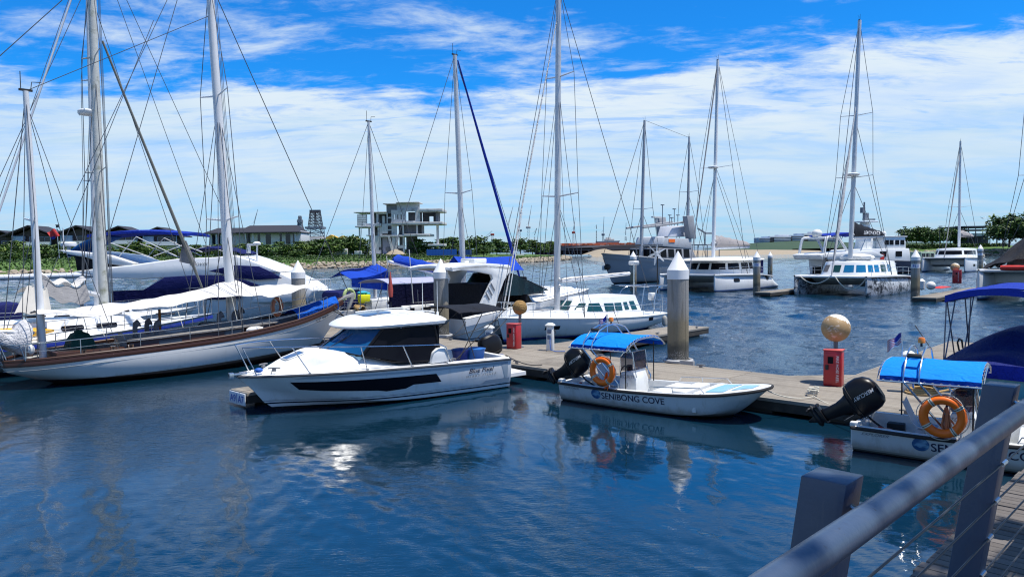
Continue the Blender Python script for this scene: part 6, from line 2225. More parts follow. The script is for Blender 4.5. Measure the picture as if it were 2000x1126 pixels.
# awning
def awn(u, v):
    x = lerp(.75, 10.3, u)
    t_ = -1 + 2 * v
    wy = interp([(.75, .45), (2.2, 1.0), (6, 1.15), (8.5, .95), (10.3, .4)], x)
    ridge = interp([(.75, 2.18), (2, 2.2), (4.5, 2.40), (6.4, 2.78), (6.9, 2.86), (7.4, 2.66), (8.8, 2.62), (10.3, 2.62)], x)
    edge = interp([(.75, 2.10), (2.2, 2.0), (4, 2.16), (6, 2.40), (7.6, 2.28), (8.6, 2.42), (10.3, 2.55)], x)
    z = ridge - (ridge - edge) * abs(t_) ** 1.3 + .03 * math.sin(x * 3.1 + t_ * 2) + .02 * math.sin(x * 7.3 - t_ * 5) + .02 * abs(t_) * math.sin(x * 2.2) + .018 * noise.noise(V((x * 2.5, t_ * 2, 3)))
    return V((x, t_ * wy, z))


q = MB(); q.sheet(awn, 70, 14, .012); q.build('awning', WHITEC, ketch, angle=70)
for x_ in (2.2, 4.4, 6.2, 8.0, 9.6):
    for s_ in (1, -1):
        p = awn((x_ - .75) / 9.55, .5 + .5 * s_)
        q = MB(); q.tube([p, (x_, s_ * (hk.at(x_).y - .06), hk.at(x_).z + .5)], .008, 5); q.build('awning_tie', ROPE, ketch)
q = MB(); q.sheet(lambda u, v: V((lerp(9.0, 10.9, u), lerp(-.42, .42, v) * (1.15 - .5 * u), 1.50 + .38 * u + .20 * math.sin(PI * v) + .03 * math.sin(u * 17 + v * 8))), 20, 12, .02)
q.sheet(lambda u, v: V((lerp(9.0, 10.9, u), -.42 * (1.15 - .5 * u) - .01 * math.sin(u * 25), 1.50 + .38 * u - v * .26)), 20, 3, .01); q.build('bow_cover', canvas('ketch_blue_tarp', (.004, .10, .52), .2, 1.0, 4), ketch)
q = MB(); q.prism([(11.0, 1.95), (11.35, 2.10), (11.75, 2.2), (11.8, 2.08), (11.62, 1.70), (11.5, 1.52), (11.44, 1.56), (11.55, 1.8), (11.6, 2.02), (11.35, 1.98), (11.0, 1.87)], 'y', -.07, .07); q.build('anchor', mat('galvanised_anchor', (.35, .34, .32), .6, .3), ketch, bevel=.015)
q = MB(); q.tube([(10.2, 0, 1.75), (11.7, 0, 2.12)], .06, 8); q.build('bowsprit', TEAK, ketch)
kb, ktp = fk.px(456, 585, 0), fk.px(408, -40, 0)
kb.z = 1.3; kb.x = 6.75
km = rig(ketch, kb, ktp, ((.31, 1.25), (.67, 1.05)), ((6.4, 1.5, 1.1), (6.4, -1.5, 1.1)), (11.6, 0, 2.1), None, WMAST, .165, .12, .013)
for x_, s_ in ((7.2, 1), (7.2, -1), (5.6, 1), (5.6, -1)):
    stay(ketch, (x_, s_ * 1.4, 1.1), kb.lerp(ktp, .64), .011)
mzb, mzt = fk.px(84, 688, 0), fk.px(50, 178, 0)
mzb.z = .75
rig(ketch, mzb, mzt, ((.52, .6),), ((.6, .85, .8), (.6, -.85, .8)), None, (-.1, 0, .8), WMAST, .105, .075, .011)
stay(ketch, mzt, kb.lerp(ktp, .9), .011)
stay(ketch, mzb.lerp(mzt, .95), (2.6, 1.3, .95), .01); stay(ketch, mzb.lerp(mzt, .95), (2.6, -1.3, .95), .01); stay(ketch, mzb.lerp(mzt, .5), (-.1, .3, .8), .01)
q = MB(); q.tube([(.72, -.1, 1.55), (-2.2, 0, 1.95)], .05, 8); q.build('mizzen_boom', WMAST, ketch)


def slump(u, v):
    x = lerp(.62, -2.3, u)
    a_ = 2 * PI * v
    r_ = .30 + .11 * math.sin(u * 17 + 1) + .06 * math.sin(v * 12.6 + u * 9) + .05 * noise.noise(V((u * 9, v * 5, 1)))
    return V((x + .05 * math.sin(v * 20), r_ * .9 * math.cos(a_), 1.50 + .28 * u - .10 + r_ * 1.35 * math.sin(a_) - .12 * math.sin(u * 9) ** 2))


q = MB(); q.grid(slump, 40, 18); q.build('furled_mizzen', canvas('grey_white_sail', (.55, .55, .57), .18, 1.0, 3.5), ketch, angle=50)
life_ring(fk, (8.15, -.55, 1.88), 'faded brown life ring hung under the awning of the wooden ketch', .28, .075, yaw=.5, m=OLDORANGE)
q = MB(); q.tube([(4.42, .35, 1.3), (4.42, .35, 1.98)], .045, 8)
q.build('rusty_chain', mat('rust_chain', (.30, .12, .03), .9, var=.4, bump=1, bscale=30), ketch)
q = MB(); q.ball((7.05, -1.05, 1.18), .34, .12, .12); q.build('fender', GELW, ketch)
for s_ in (-1, 1):
    sagline('mooring_line', fk.world((10.6, s_ * .3, 1.75)), DK.world((-5.2 + s_ * 1.2, .25, DZ + .05)), .2, .02, BLACKM, ('dark bow line of the wooden ketch nearest the viewer' if s_ < 0 else 'dark bow line of the wooden ketch on its far side'))


# --- sloop with the mossy mast behind the ketch
fs_ = Frame(-22.0, 19.1, 46)
sl = boat('sloop', fs_, 'white sloop with blue sheer stripe and tall mossy mast, behind the wooden ketch', 'sailing boat')
hs_ = yacht_hull(14.4, 2.0, 1.45, 1.02, 1.45, .66, over=1.4)
hs_.mb.build('hull', hullmat('sloop_hull_paint', (.60, .65, .69), [(.1, (.03, .05, .12))], .35), sl)
for s_ in (1, -1):
    q = MB(); q.loft([hs_.sheer(s_, -.012, -.07), hs_.sheer(s_, -.028, -.12), hs_.sheer(s_, -.03, -.19)], False); q.build('blue_stripe', mat('stripe_blue', (.01, .03, .28), .4), sl)
hs_.deck(0, .06).build('deck', GEL, sl)
cb_ = plain_cabin(6.0, 12.0, 1.15, 1.05, 1.6, .2, .06)
cbt = cb_.bvh(); cbo = cb_.build('cabin', GEL, sl)
for x_ in (6.6, 7.7, 8.8, 9.9):
    for s_ in (1, -1):
        decal('cabin_window', fine(rrect(.7, .17, .4)), on_side(cbt, s_, .012, x_, 1.26), GLASSD, cbo)
for x_, y_ in ((8.2, -.4), (9.6, .2), (10.9, -.2), (12.6, 0)):
    q = MB(); z_ = 1.78 if x_ < 11.5 else 1.55
    q.box((x_, y_, z_), (.55, .5, .06)); hb = q.build('hatch', GLASSD, sl, bevel=.015)
lifelines(sl, hs_, .08, .6)
pulpit(sl, hs_, 14.4)
sb, stp = fs_.px(203, 600, 0), fs_.px(178, -50, 0)
sb.z = 1.7
smast = rig(sl, sb, stp, ((.42, 1.15), (.76, 1.0)), ((sb.x - .3, 1.7, 1.3), (sb.x - .3, -1.7, 1.3)), None, (0, 0, 1.3), OLDMAST, .165, .135, .013)
rd_ = fs_.px(172, 220, 0.3)
q = MB(); q.lathe([(.30, 0), (.33, .04), (.33, .13), (.28, .17)], 20, rd_ - V((0, 0, .08))); q.tube([rd_ - V((.3, 0, .1)), sb.lerp(stp, .61)], .05, 6); q.build('radar_dome', GELW, smast)
fst, fsb = fs_.px(200, 80, 0), fs_.px(395, 562, 0)
q = MB(); q.tube([fsb, fsb.lerp(fst, .12), fsb.lerp(fst, .5), fst], [.04, .07, .055, .04], 8); q.build('furled_genoa', mat('old_sail_cover', (.17, .17, .15), .8, var=.3), sl)
q = MB(); a_ = fs_.px(368, 505, 0); q.sheet(lambda u, v: lerp(lerp(fs_.px(357, 470, 0), fs_.px(350, 510, .1), u), lerp(fs_.px(364, 470, 0), fs_.px(384, 518, 0), u), v) + V((0, .05 * math.sin(v * 6), 0)), 8, 8, .01); q.build('sail_bag', GREYC, sl)
bm0, bm1 = V((sb.x - .1, 0, 2.35)), fs_.px(82, 548, 0)
q = MB(); q.tube([bm0, bm0.lerp(fs_.px(165, 570, 0), 1)], .09, 8); q.build('boom', ALU, sl)


def aw(u, v):
    a_ = lerp(fs_.px(82, 545, -.3), fs_.px(168, 556, -.3), u)
    return a_ + V((0, -.4 * v, -.55 * v - .16 * math.sin(PI * u) + .05 * math.sin(u * 14)))


q = MB(); q.sheet(aw, 18, 8, .015); q.build('boom_awning', GREYC, sl)
q = MB(); q.sheet(lambda u, v: aw(u, 0) + V((0, lerp(-.05, .9, v), .10 + .10 * math.sin(PI * v) + .06 * math.cos(u * 12.6))), 18, 6, .03); q.build('boom_cover', WHITEC, sl)
# cockpit tent
q = MB()
for (p0, p1, p2, p3) in (((28, 612), (52, 560), (70, 556), (78, 610)), ((60, 610), (75, 566), (92, 562), (100, 606))):
    A_, B_, C_, D_ = [fs_.px(a, b, y_) for (a, b), y_ in zip((p0, p1, p2, p3), (-1.2, -.7, -.7, -1.2))]
    q.sheet(lambda u, v: A_.lerp(D_, u).lerp(B_.lerp(C_, u), v) + V((0, 1.4 * (1 - abs(2 * v - 1)) * 0, .05 * math.sin(u * 7))), 8, 8, .015)
    q.sheet(lambda u, v: B_.lerp(C_, u) + V((0, 1.5 * v, -.25 * v * v)), 8, 8, .015)
q.build('cockpit_tent', mat('tent_beige', (.50, .48, .44), .8, var=.1), sl)
yk = fs_.world((6.6, -1.5, 1.32))
r_ = thing('kayak', 'yellow kayak lying on the sloop deck behind the ketch awning', 'kayak', yk, fs_.a + .04)
q = MB(); q.loft([[(x, w_ * math.cos(a), .02 + h_ * math.sin(a)) for a in [2 * PI * k / 14 for k in range(14)]] for x, w_, h_ in ((-1.7, .03, .03), (-1.3, .2, .12), (-.4, .34, .19), (.6, .34, .19), (1.4, .2, .13), (1.9, .03, .04))]); q.build('kayak_hull', YELLOW, r_)
q = MB(); q.lathe([(.27, .17), (.30, .215), (.24, .22)], 16, (.1, 0, 0)); q.build('cockpit_rim', BLACKM, r_)

for (p0_, p1_, y_) in (((222, -20), (402, 476), .8), ((238, -20), (440, 420), -.6)):
    stay(sl, fs_.px(*p0_, y_), fs_.px(*p1_, y_), .011)
stay(sl, fs_.px(145, -20, 0), fs_.px(-6, 425, 0), .035, ALU, 'furled_staysail')
stay(sl, fs_.px(141, -20, .5), fs_.px(-30, 470, .5), .011)
for (p0_, p1_, y_) in (((336, -20), (150, 372), .9), ((352, -20), (206, 480), -.9), ((300, 40), (90, 560), 1.2)):
    stay(ketch, fk.px(*p0_, y_), fk.px(*p1_, y_), .011)
for k in range(3):
    stay(sl, sb + V((.25 + .05 * k, .22 * (k - 1), .1)), sb.lerp(stp, .98) + V((.22, .1 * (k - 1), 0)), .008, name='halyard')
    stay(ketch, kb + V((.24 + .05 * k, .2 * (k - 1), .1)), kb.lerp(ktp, .98) + V((.18, .1 * (k - 1), 0)), .008, name='halyard')

# --- second sailing yacht with a thin mast beyond it
fp_ = Frame(-22.6, 28.6, 46)
pp = boat('sailing_yacht', fp_, 'small white sailing yacht with a thin mast close left of the mossy mast', 'sailing boat')
hp_ = yacht_hull(10.4, 1.6, 1.0, 1.0, 1.3, .6)
hp_.mb.build('hull', hullmat('yacht_white', (.66, .68, .69), [(.1, (.02, .03, .1))]), pp)
hp_.deck().build('deck', GELW, pp)
c_ = plain_cabin(3.4, 7.6, .95, 1.02, 1.45); ct_ = c_.bvh(); co_ = c_.build('cabin', GEL, pp)
for x_ in (4.0, 5.1, 6.1):
    decal('cabin_window', fine(rrect(.6, .16, .4)), on_side(ct_, -1, .012, x_, 1.15), GLASSD, co_)
lifelines(pp, hp_)
pb_, pt_ = fp_.px(189, 592, 0), fp_.px(171, -30, 0)
pb_.z = 1.4
rig(pp, pb_, pt_, ((.40, 1.0), (.71, .85)), ((pb_.x - .2, 1.4, 1.05), (pb_.x - .2, -1.4, 1.05)), (10.3, 0, 1.3), (0, 0, 1.0), ALU, .12, .09, .012)
q = MB(); q.box((2.2, 0, 1.55), (1.5, 1.7, .75)); q.build('spray_hood', NAVYC, pp, bevel=.2)

# --- white flybridge motor yacht
fy = Frame(-23, 41.5, 0)
my = boat('motor_yacht', fy, 'large white flybridge motor yacht with navy window covers and long blue bimini', 'motor yacht')
st = [(V((-.4, 1.7, 1.15)), V((-.2, 1.5, .1)), V((0, 0, -.4))), (V((3, 2.0, 1.25)), V((3, 1.75, .1)), V((3, 0, -.5))), (V((6.5, 2.0, 1.45)), V((6.5, 1.7, .2)), V((6.5, 0, -.5))), (V((9.5, 1.7, 1.62)), V((9.3, 1.2, .4)), V((9, 0, -.4))), (V((11.8, .9, 1.72)), V((11.3, .5, .7)), V((10.8, 0, 0))), (V((13.15, .03, 1.75)), V((12.6, .02, 1.0)), V((12.2, 0, .5)))]
hy = Hull(st, 36, .08, .03)
hy.mb.build('hull', hullmat('motor_yacht_paint', (.74, .75, .76), [(.1, (.02, .025, .05))], .25), my)
hy.deck(.02, .12, nv=12, hfn=lambda x, y, ye: .35 * max(0, 1 - abs(y) / max(.01, ye * .8)) ** .7 * interp([(8, 0), (10, 1), (11.8, .7), (12.8, 0)], x)).build('deck', GEL, my, angle=60)


def slab(pts, y0, mt, name, bev=.06, inset=None, parent=None):
    q = MB(); q.prism(P2(fy, -y0, pts), 'y', -y0, y0)
    return q.build(name, mt, parent or my, bevel=bev, angle=45)


slab([(252, 596), (313, 541), (400, 537), (480, 534), (545, 531), (590, 552), (612, 566), (600, 590)], 1.72, GEL, 'deck_saloon', .10)
slab([(140, 531), (193, 523), (255, 517), (300, 511), (345, 505), (420, 502), (455, 498), (482, 506), (548, 531), (480, 535), (400, 539), (313, 543), (276, 545), (218, 543)], 1.9, GEL, 'flybridge', .09)
slab([(113, 488), (150, 490.5), (212, 498), (262, 514), (250, 519), (215, 516), (165, 502), (135, 497)], 1.85, GEL, 'radar_arch', .05)
slab([(146, 500), (205, 513), (222, 522), (150, 528)], 1.6, GLASSD, 'aft_screen', .02)
for nm, pts in (('window_cover', [(280, 566), (322, 541), (388, 537), (430, 538), (470, 544), (508, 557), (470, 560), (400, 562), (340, 566)]), ('window_cover', [(408, 529), (456, 517.5), (506, 520), (530, 531), (551, 543), (500, 546), (456, 541), (430, 533)]), ):
    q = MB(); o2 = P2(fy, -1.93, pts); q.prism(o2, 'y', -1.96, -1.90); q.build(nm, NAVYC, my, bevel=.015)
    q = MB(); q.prism(o2, 'y', 1.96, 1.90); q.build(nm, NAVYC, my, bevel=.015)
q = MB(); a_ = P2(fy, -2.02, [(218, 567), (470, 560)]); q.sheet(lambda u, v: V((lerp(a_[0][0], a_[1][0], u), -2.03 - .02 * math.sin(u * 40), lerp(a_[0][1] - .02, a_[1][1], u) - .62 * v)), 40, 5, .01); q.build('rail_cover', NAVYC, my)
rails([V((x, -hy.at(x).y + .06, hy.at(x).z)) for x in [4 + .35 * i for i in range(26)]], .62, 1.3, .016, (1.0, .5)).build('deck_rail', STEEL, my)
rails([V((x, hy.at(x).y - .06, hy.at(x).z)) for x in [4 + .35 * i for i in range(26)]], .62, 1.3, .016, (1.0, .5)).build('deck_rail', STEEL, my)
b0 = P2(fy, 0, [(200, 466), (388, 463), (290, 452)])
q = MB(); q.sheet(lambda u, v: V((lerp(b0[0][0], b0[1][0], u), lerp(-1.5, 1.5, v), 4.88 + .26 * math.sin(PI * (u * .8 + .1)) + .10 * (1 - (2 * v - 1) ** 2))), 22, 10, .14); q.build('bimini_top', NAVYB, my)
b1 = P2(fy, 0, [(158, 500), (200, 462)])
q = MB(); q.sheet(lambda u, v: V((lerp(b1[0][0] + .05, b1[1][0] + .4, u), lerp(-1.4, 1.4, v), lerp(b1[0][1], b1[1][1], u ** .6))), 12, 8, .02); q.build('aft_awning', canvas('mid_blue_canvas', (.01, .10, .34)), my)
q = MB()
for s_ in (1.6, -1.6):
    for p, p2 in (((233, 500), (266, 462)), ((215, 474), (300, 504)), ((266, 462), (345, 500)), ((300, 500), (358, 478)), ((358, 478), (395, 492))):
        q = MB(); c0, c1 = P2(fy, -1.6, [p, p2]); q.tube([(c0[0], s_, c0[1]), (c1[0], s_, c1[1])], .025, 6); q.build('bimini_strut', mat('white_tube', (.6, .61, .62), .4), my)
q = MB(); p = P2(fy, 0, [(134, 478)])[0]; q.lathe([(.36, 0), (.4, .05), (.4, .2), (.34, .26)], 20, (p[0], 0, p[1] - .1)); q.tube([(p[0], 0, p[1] - .7), (p[0], 0, p[1])], .1, 8); q.build('radar_dome', GELW, my)
q = MB(); p = P2(fy, -.6, [(123, 445), (124, 480)]); q.tube([(p[0][0], -.6, p[0][1]), (p[1][0], -.6, p[1][1] - .4)], .03, 6); q.build('antenna', GELW, my)
q = MB(); p = P2(fy, 0, [(395, 490), (410, 478)]); q.sheet(lambda u, v: V((lerp(b0[0][0] + 5.2, 8.3, u), lerp(-1.3, 1.3, v), 3.88 + .42 * math.sin(PI * min(1, u * .9 + .1)) ** .7 * (1 - .3 * abs(2 * v - 1)))), 14, 10, .05); q.build('flybridge_cover', NAVYC, my)
nt = P2(fy, -1.91, [(371, 519), (408, 519)])
decal('lettering', text2d('Clover', .34, .0, .35, 1.0, nt[1][0] - nt[0][0]), on_plane((nt[0][0], -1.915, nt[0][1]), (1, 0, 0), (0, 0, 1)), INKG, my)
p = P2(fy, -1.3, [(502, 535), (502, 478), (482, 486)])
q = MB(); q.tube([(p[0][0], -1.3, p[0][1]), (p[1][0], -1.3, p[1][1])], .05, 8); q.lathe([(.2, 0), (.22, .1), (.1, .18)], 12, (p[1][0], -1.3, p[1][1])); q.box((p[2][0] + .3, -1.3, p[1][1] + .02), (.45, .25, .12)); q.box((p[2][0] + .1, -1.3, p[1][1] - .22), (.16, .2, .45)); q.build('searchlight', GELW, my)
fl = fy.px(118, 455, 0)
q = MB()
p0_ = fl + V((-.2, 0, .1))
for i in range(8):
    for j in range(6):
        f_ = lambda u, v: p0_ + V((-.45 * (1 - u) + .28 * v - .1, .08 * math.sin(u * 6), .14 - .40 * v - .22 * (1 - u) + .02))
        q.add([f_(i / 8, j / 6), f_((i + 1) / 8, j / 6), f_((i + 1) / 8, (j + 1) / 6), f_(i / 8, (j + 1) / 6)], [(0, 1, 2, 3)], 1 if (i < 3 and j > 3) else 0)
q.build('ensign', [mat('flag_red_cloth', (.50, .03, .03), .7), mat('flag_blue', (.01, .02, .22), .7)], my, recalc=False)
q = MB(); q.tube([fl + V((-.2, 0, .3)), fl + V((-.1, 0, -1.4))], .02, 6); q.build('ensign_staff', STEEL, my)

# --- sport cruiser with the white arch
fc_ = Frame(-2.75, 31.1, 46)
sc_ = boat('sport_cruiser', fc_, 'white sport cruiser with arched hardtop, dark cockpit opening and blue hull stripe', 'motor boat')
st = [(V((-.3, 1.45, 1.02)), V((-.1, 1.3, .1)), V((0, 0, -.3))), (V((2.2, 1.6, 1.30)), V((2.2, 1.38, .12)), V((2.2, 0, -.4))), (V((5.5, 1.5, 1.62)), V((5.3, 1.15, .25)), V((5.2, 0, -.4))), (V((8, .95, 1.76)), V((7.6, .55, .6)), V((7.2, 0, -.1))), (V((9.7, .03, 1.82)), V((9.2, .02, 1.0)), V((8.6, 0, .35)))]
hc_ = Hull(st, 32, .07, .03)
hco = hc_.mb.build('hull', hullmat('sport_cruiser_paint', (.74, .75, .76), [(.12, (.02, .025, .05)), (.17, (.7, .7, .7)), (.22, (.03, .04, .09))], .22, .012), sc_)
STB = mat('slate_blue_stripe', (.16, .24, .34), .35)
for s_ in (1, -1):
    q = MB(); q.loft([hc_.sheer(s_, -.012, -.28), hc_.sheer(s_, -.0, -.42), hc_.sheer(s_, .0, -.56)], False); q.build('hull_stripe', STB, hco)
hc_.deck(.02, .08, 3.8, 99, .02, 14, lambda x, y, ye: .40 * max(0, min(1, (ye - .2 - abs(y)) / .4)) * interp([(3.8, 1), (5.8, .9), (7.5, .5), (9, 0)], x)).build('deck', GEL, sc_, angle=60)
rows = []
for x in [-.2 + .42 * i for i in range(11)]:
    p = hc_.at(x); half = [V((x, p.y, p.z + .02)), V((x, p.y - .28, p.z + .05)), V((x, p.y - .34, .5)), V((x, 0, .5))]
    rows.append(half + [V((v.x, -v.y, v.z)) for v in half[:-1][::-1]])
q = MB(); q.loft(rows, False); q.build('cockpit', GEL, sc_)
for s_ in (1, -1):
    y0 = s_ * 1.42
    side_ = P2(fc_, -1.42, [(938, 598), (963, 545), (960, 536), (930, 530), (884, 527), (882, 522), (905, 517), (955, 514), (995, 517), (1000, 524), (985, 548), (974, 578), (968, 602)])
    q = MB(); q.prism(side_, 'y', y0, y0 - s_ * .16); q.build('arch_side', GEL, sc_, bevel=.03)
xa, xb = P2(fc_, -1.42, [(884, 524), (998, 520)])
q = MB(); q.sheet(lambda u, v: V((lerp(xa[0], xb[0], u), lerp(-1.42, 1.42, v), 3.02 + .18 * math.sin(PI * min(1, u * .75 + .15)) + .12 * (1 - (2 * v - 1) ** 2))), 14, 12, .10); q.build('hardtop', GEL, sc_)
q = MB(); q.box((1.7, 0, 1.55), (1.5, 2.3, 1.7)); q.box((3.6, 0, 1.7), (.1, 2.5, 1.9)); q.build('cockpit_curtain', BLACKC, sc_, bevel=.05)
wsc = P2(fc_, -1.1, [(976, 577), (985, 553), (996, 536), (1010, 541), (1030, 551), (1066, 566), (1040, 570), (1010, 576)])
for s_ in (1, -1):
    q = MB(); q.prism(wsc, 'y', s_ * 1.30, s_ * 1.24); q.build('side_screen', mat('teal_screen', (.006, .02, .026), .08), sc_)
ft0, ft1 = wsc[2], wsc[5]
q = MB(); q.sheet(lambda u, v: V((lerp(ft0[0], ft1[0], u), lerp(-1.3, 1.3, v) * (1 - .1 * u), lerp(ft0[1] + .05, ft1[1] + .06, u) + .06 * (1 - (2 * v - 1) ** 2))), 10, 12, .06); q.build('screen_cover', BLACKC, sc_)
p = P2(fc_, 0, [(925, 513)])[0]
q = MB(); q.box((p[0], 0, 3.38), (.75, .9, .22)); q.box((p[0] - .5, 0, 3.34), (.3, .3, .1)); q.build('radar_scanner', GELW, sc_, bevel=.06)
q = MB(); p = P2(fc_, -1.5, [(990, 605), (1020, 415)]); q.tube([(p[0][0], -1.5, p[0][1]), (p[1][0], -1.5, p[1][1])], [.025, .014], 6); q.build('whip_aerial', GELW, sc_)
q = MB(); p = P2(fc_, -1.0, [(799, 487), (803, 590)]); q.build('x', GELW, sc_) if False else None
for k in range(3):
    p = P2(fc_, -1.43, [(948 + 5 * k, 570 - 9 * k), (956 + 5 * k, 585 - 9 * k)])
    q = MB(); q.tube([(p[0][0], -1.445, p[0][1]), (p[1][0], -1.445, p[1][1])], .03, 5); q.build('arch_louvre', GREYP, sc_)
rails([V((x, -hc_.at(x).y + .1, hc_.at(x).z)) for x in [4.5 + .4 * i for i in range(13)]], .55, 1.4, .014, (1.0,)).build('deck_rail', STEEL, sc_)
q = MB(); q.tube([(7.9, -.6, 2.3), (8.6, 0, 2.32), (7.9, .6, 2.3)], .11, 8); q.build('furled_cover', BLACKC, sc_)

# --- white deck saloon yacht (nearest mast right of centre)
fd_ = Frame(7.0, 36.9, 220.7)
ds = boat('deck_saloon_yacht', fd_, 'white deck saloon sailing yacht with slanted green windows, bow toward the dock', 'sailing boat')
st = [(V((-.4, .8, .62)), V((-.1, .62, .22)), V((.3, 0, .05))), (V((2, 1.42, .66)), V((2.1, 1.2, .1)), V((2.2, 0, -.3))), (V((4.6, 1.62, .75)), V((4.6, 1.4, .08)), V((4.6, 0, -.4))), (V((7.2, 1.3, .87)), V((7.1, 1.0, .15)), V((7, 0, -.4))), (V((9.0, .62, .96)), V((8.8, .4, .3)), V((8.7, 0, -.2))), (V((10.05, .03, 1.02)), V((9.85, .02, .4)), V((9.7, 0, .0)))]
hd_ = Hull(st, 34, .12, .04)
hdo = hd_.mb.build('hull', hullmat('deck_saloon_paint', (.70, .72, .73), [(.06, (.02, .03, .10)), (.13, (.02, .06, .34))], .28), ds)
hd_.deck(.02, .06).build('deck', GEL, ds)
q = MB(); q.tube(hd_.sheer(1, -.01, .03) + hd_.sheer(-1, -.01, .03)[::-1], .022, 6); q.build('toe_rail', GELW, hdo)
o_ = [(2.0, -1.05), (4.5, -1.18), (5.6, -.95), (6.6, -.5), (6.6, .5), (5.6, .95), (4.5, 1.18), (2.0, 1.05)]
c_ = cabin(o_, .72, 1.66, .26, .10, None, None, .75, .25); ct_ = c_.bvh(); co_ = c_.build('deckhouse', GEL, ds, angle=30)
GW = mat('green_window', (.012, .06, .06), .08, var=.3, coat=.5)
for s_ in (1, -1):
    for pts in ([(4.75, 1.05), (5.55, 1.08), (5.35, 1.42), (4.85, 1.42)], [(5.68, 1.12), (6.05, 1.16), (5.72, 1.44), (5.45, 1.43)], [(4.02, 1.03), (4.62, 1.04), (4.62, 1.40), (4.02, 1.38)], [(3.45, 1.02), (3.95, 1.03), (3.95, 1.38), (3.45, 1.37)], [(2.95, 1.03), (3.25, 1.03), (3.30, 1.38), (3.02, 1.38)], [(2.35, 1.0), (2.75, 1.0), (2.85, 1.40), (2.50, 1.40)]):
        decal('deckhouse_window', fine(pts), on_side(ct_, s_, .014), GW, co_)
q = MB()
for y_ in (-.42, .06):
    q.add([on for on in [V((6.56, y_, .98)), V((6.56, y_ + .36, .98)), V((6.02, y_ + .36, 1.52)), V((6.02, y_, 1.52))]], [(0, 1, 2, 3)])
q.v = [v + V((.06, 0, .04)) for v in q.v]
q.build('front_window', GW, co_, recalc=False)
tk = plain_cabin(6.3, 8.9, .78, .9, 1.16, .12, .04); tk.build('fore_cabin', GEL, ds)
q = MB(); q.box((7.4, 0, 1.2), (.6, .55, .08)); q.build('hatch', GREYP, ds, bevel=.02)
for x_ in (7.55, 1.6):
    for s_ in (1, -1):
        decal('hull_port', fine(rect(.62 if x_ > 3 else .42, .16)), on_side(hd_.tree, s_, .012, x_, .46), GLASSD, hdo)
lifelines(ds, hd_, .06, .55, .3, 9.2, 1.6)
pulpit(ds, hd_, 10.0)
db, dt = fd_.px(1088, 612, 0), fd_.px(1091, -30, 0)
db.z = 1.1
dmast = rig(ds, db, dt, ((.355, 1.15), (.72, .85)), ((db.x - .25, 1.45, .85), (db.x - .25, -1.45, .85)), (9.95, 0, 1.05), (-.2, 0, .7), ALU, .14, .115, .012)
for s_ in (1, -1):
    stay(ds, (db.x + .6, s_ * 1.3, .9), db.lerp(dt, .70), .01); stay(ds, (db.x - .9, s_ * 1.5, .8), db.lerp(dt, .34), .01)
q = MB(); q.tube([(9.75, 0, 1.3), (9.75 * .5 + db.lerp(dt, .9).x * .5, 0, 7.8), db.lerp(dt, .92)], [.03, .035, .02], 7); q.build('furled_genoa', WHITEC, ds)
p0_, p1_ = fd_.px(1096, 549, 0), fd_.px(1229, 534, 0)
q = MB(); q.tube([p0_, p1_], .085, 10); q.build('boom', WMAST, ds)
sailpack(p0_ + V((0, 0, .06)), p1_ + V((0, 0, .04)), .10, .05, .10, seed=3).build('furled_mainsail', WHITEC, ds)
q = MB()
for s_ in (1, -1):
    q.tube(cr([(1.3, s_ * 1.1, .75), (1.1, s_ * 1.1, 1.7), (.6, s_ * .95, 1.98), (-.3, s_ * .95, 2.0)], 12), .022, 6)
    q.tube([(-.25, s_ * .9, .75), (-.55, s_ * .9, 2.05)], .022, 6)
    q.tube([(-.3, s_ * .95, 2.0), (1.6, s_ * 1.0, 2.05)], .018, 6)
for x_ in (-.4, .5, 1.4):
    q.tube([(x_, -.95, 2.02), (x_, .95, 2.02)], .018, 6)
for z_ in (.3, .6, .9, 1.2):
    q.tube([(-.5, -.25, z_), (-.5, .25, z_)], .015, 6)
q.tube([(-.5, -.25, .1), (-.5, -.25, 1.4)], .016, 6); q.tube([(-.5, .25, .1), (-.5, .25, 1.4)], .016, 6)
q.build('stern_arch', STEEL, ds)
p = fd_.px(1284, 494, 0)
q = MB(); q.tube([(p.x, p.y, 1.6), (p.x, p.y, p.z - .1)], .03, 8)
wg = q.build('wind_generator', BLACKM, ds)
q = MB()
for k in range(6):
    a_ = R(20 + 60 * k)
    d_ = V((.25 * math.sin(a_) * 0, math.cos(a_), math.sin(a_)))
    q.loft([[p + d_ * r_ + V((.1, 0, 0)) + d_.cross(V((1, 0, 0))) * w_ * s_ + V((.02 * s_, 0, 0)) for s_ in (-1, 1)] for r_, w_ in ((.06, .05), (.3, .055), (.62, .02))], False)
q.ball(p, .11, .1, .1); q.build('blades', GELW, wg)
p = fd_.px(1238, 513, 0)
q = MB(); q.lathe([(.23, 0), (.26, .04), (.26, .15), (.22, .19)], 18, p - V((0, 0, .1))); q.build('radar_dome', GELW, ds)
q = MB(); q.tube([(p.x, p.y, .9), (p.x, p.y, p.z - .1)], .035, 8); q.build('radar_pole', STEEL, ds)
q = MB(); q.box((1.15, .9, 1.55), (.35, .25, .35)); q.build('stowed_outboard', GELW, ds, bevel=.06)
q = MB(); q.loft([[(.6 + .14 * math.cos(a) * k, 1.62, .42 + z) for a in [0]] for k, z in ((1, 0),)], False) if False else None
q = MB(); q.lathe([(.02, -.26), (.12, -.2), (.13, .1), (.09, .2), (.03, .25)], 12, (1.1, 1.62, .42)); q.build('fender', mat('dirty_fender', (.34, .33, .30), .6), ds)

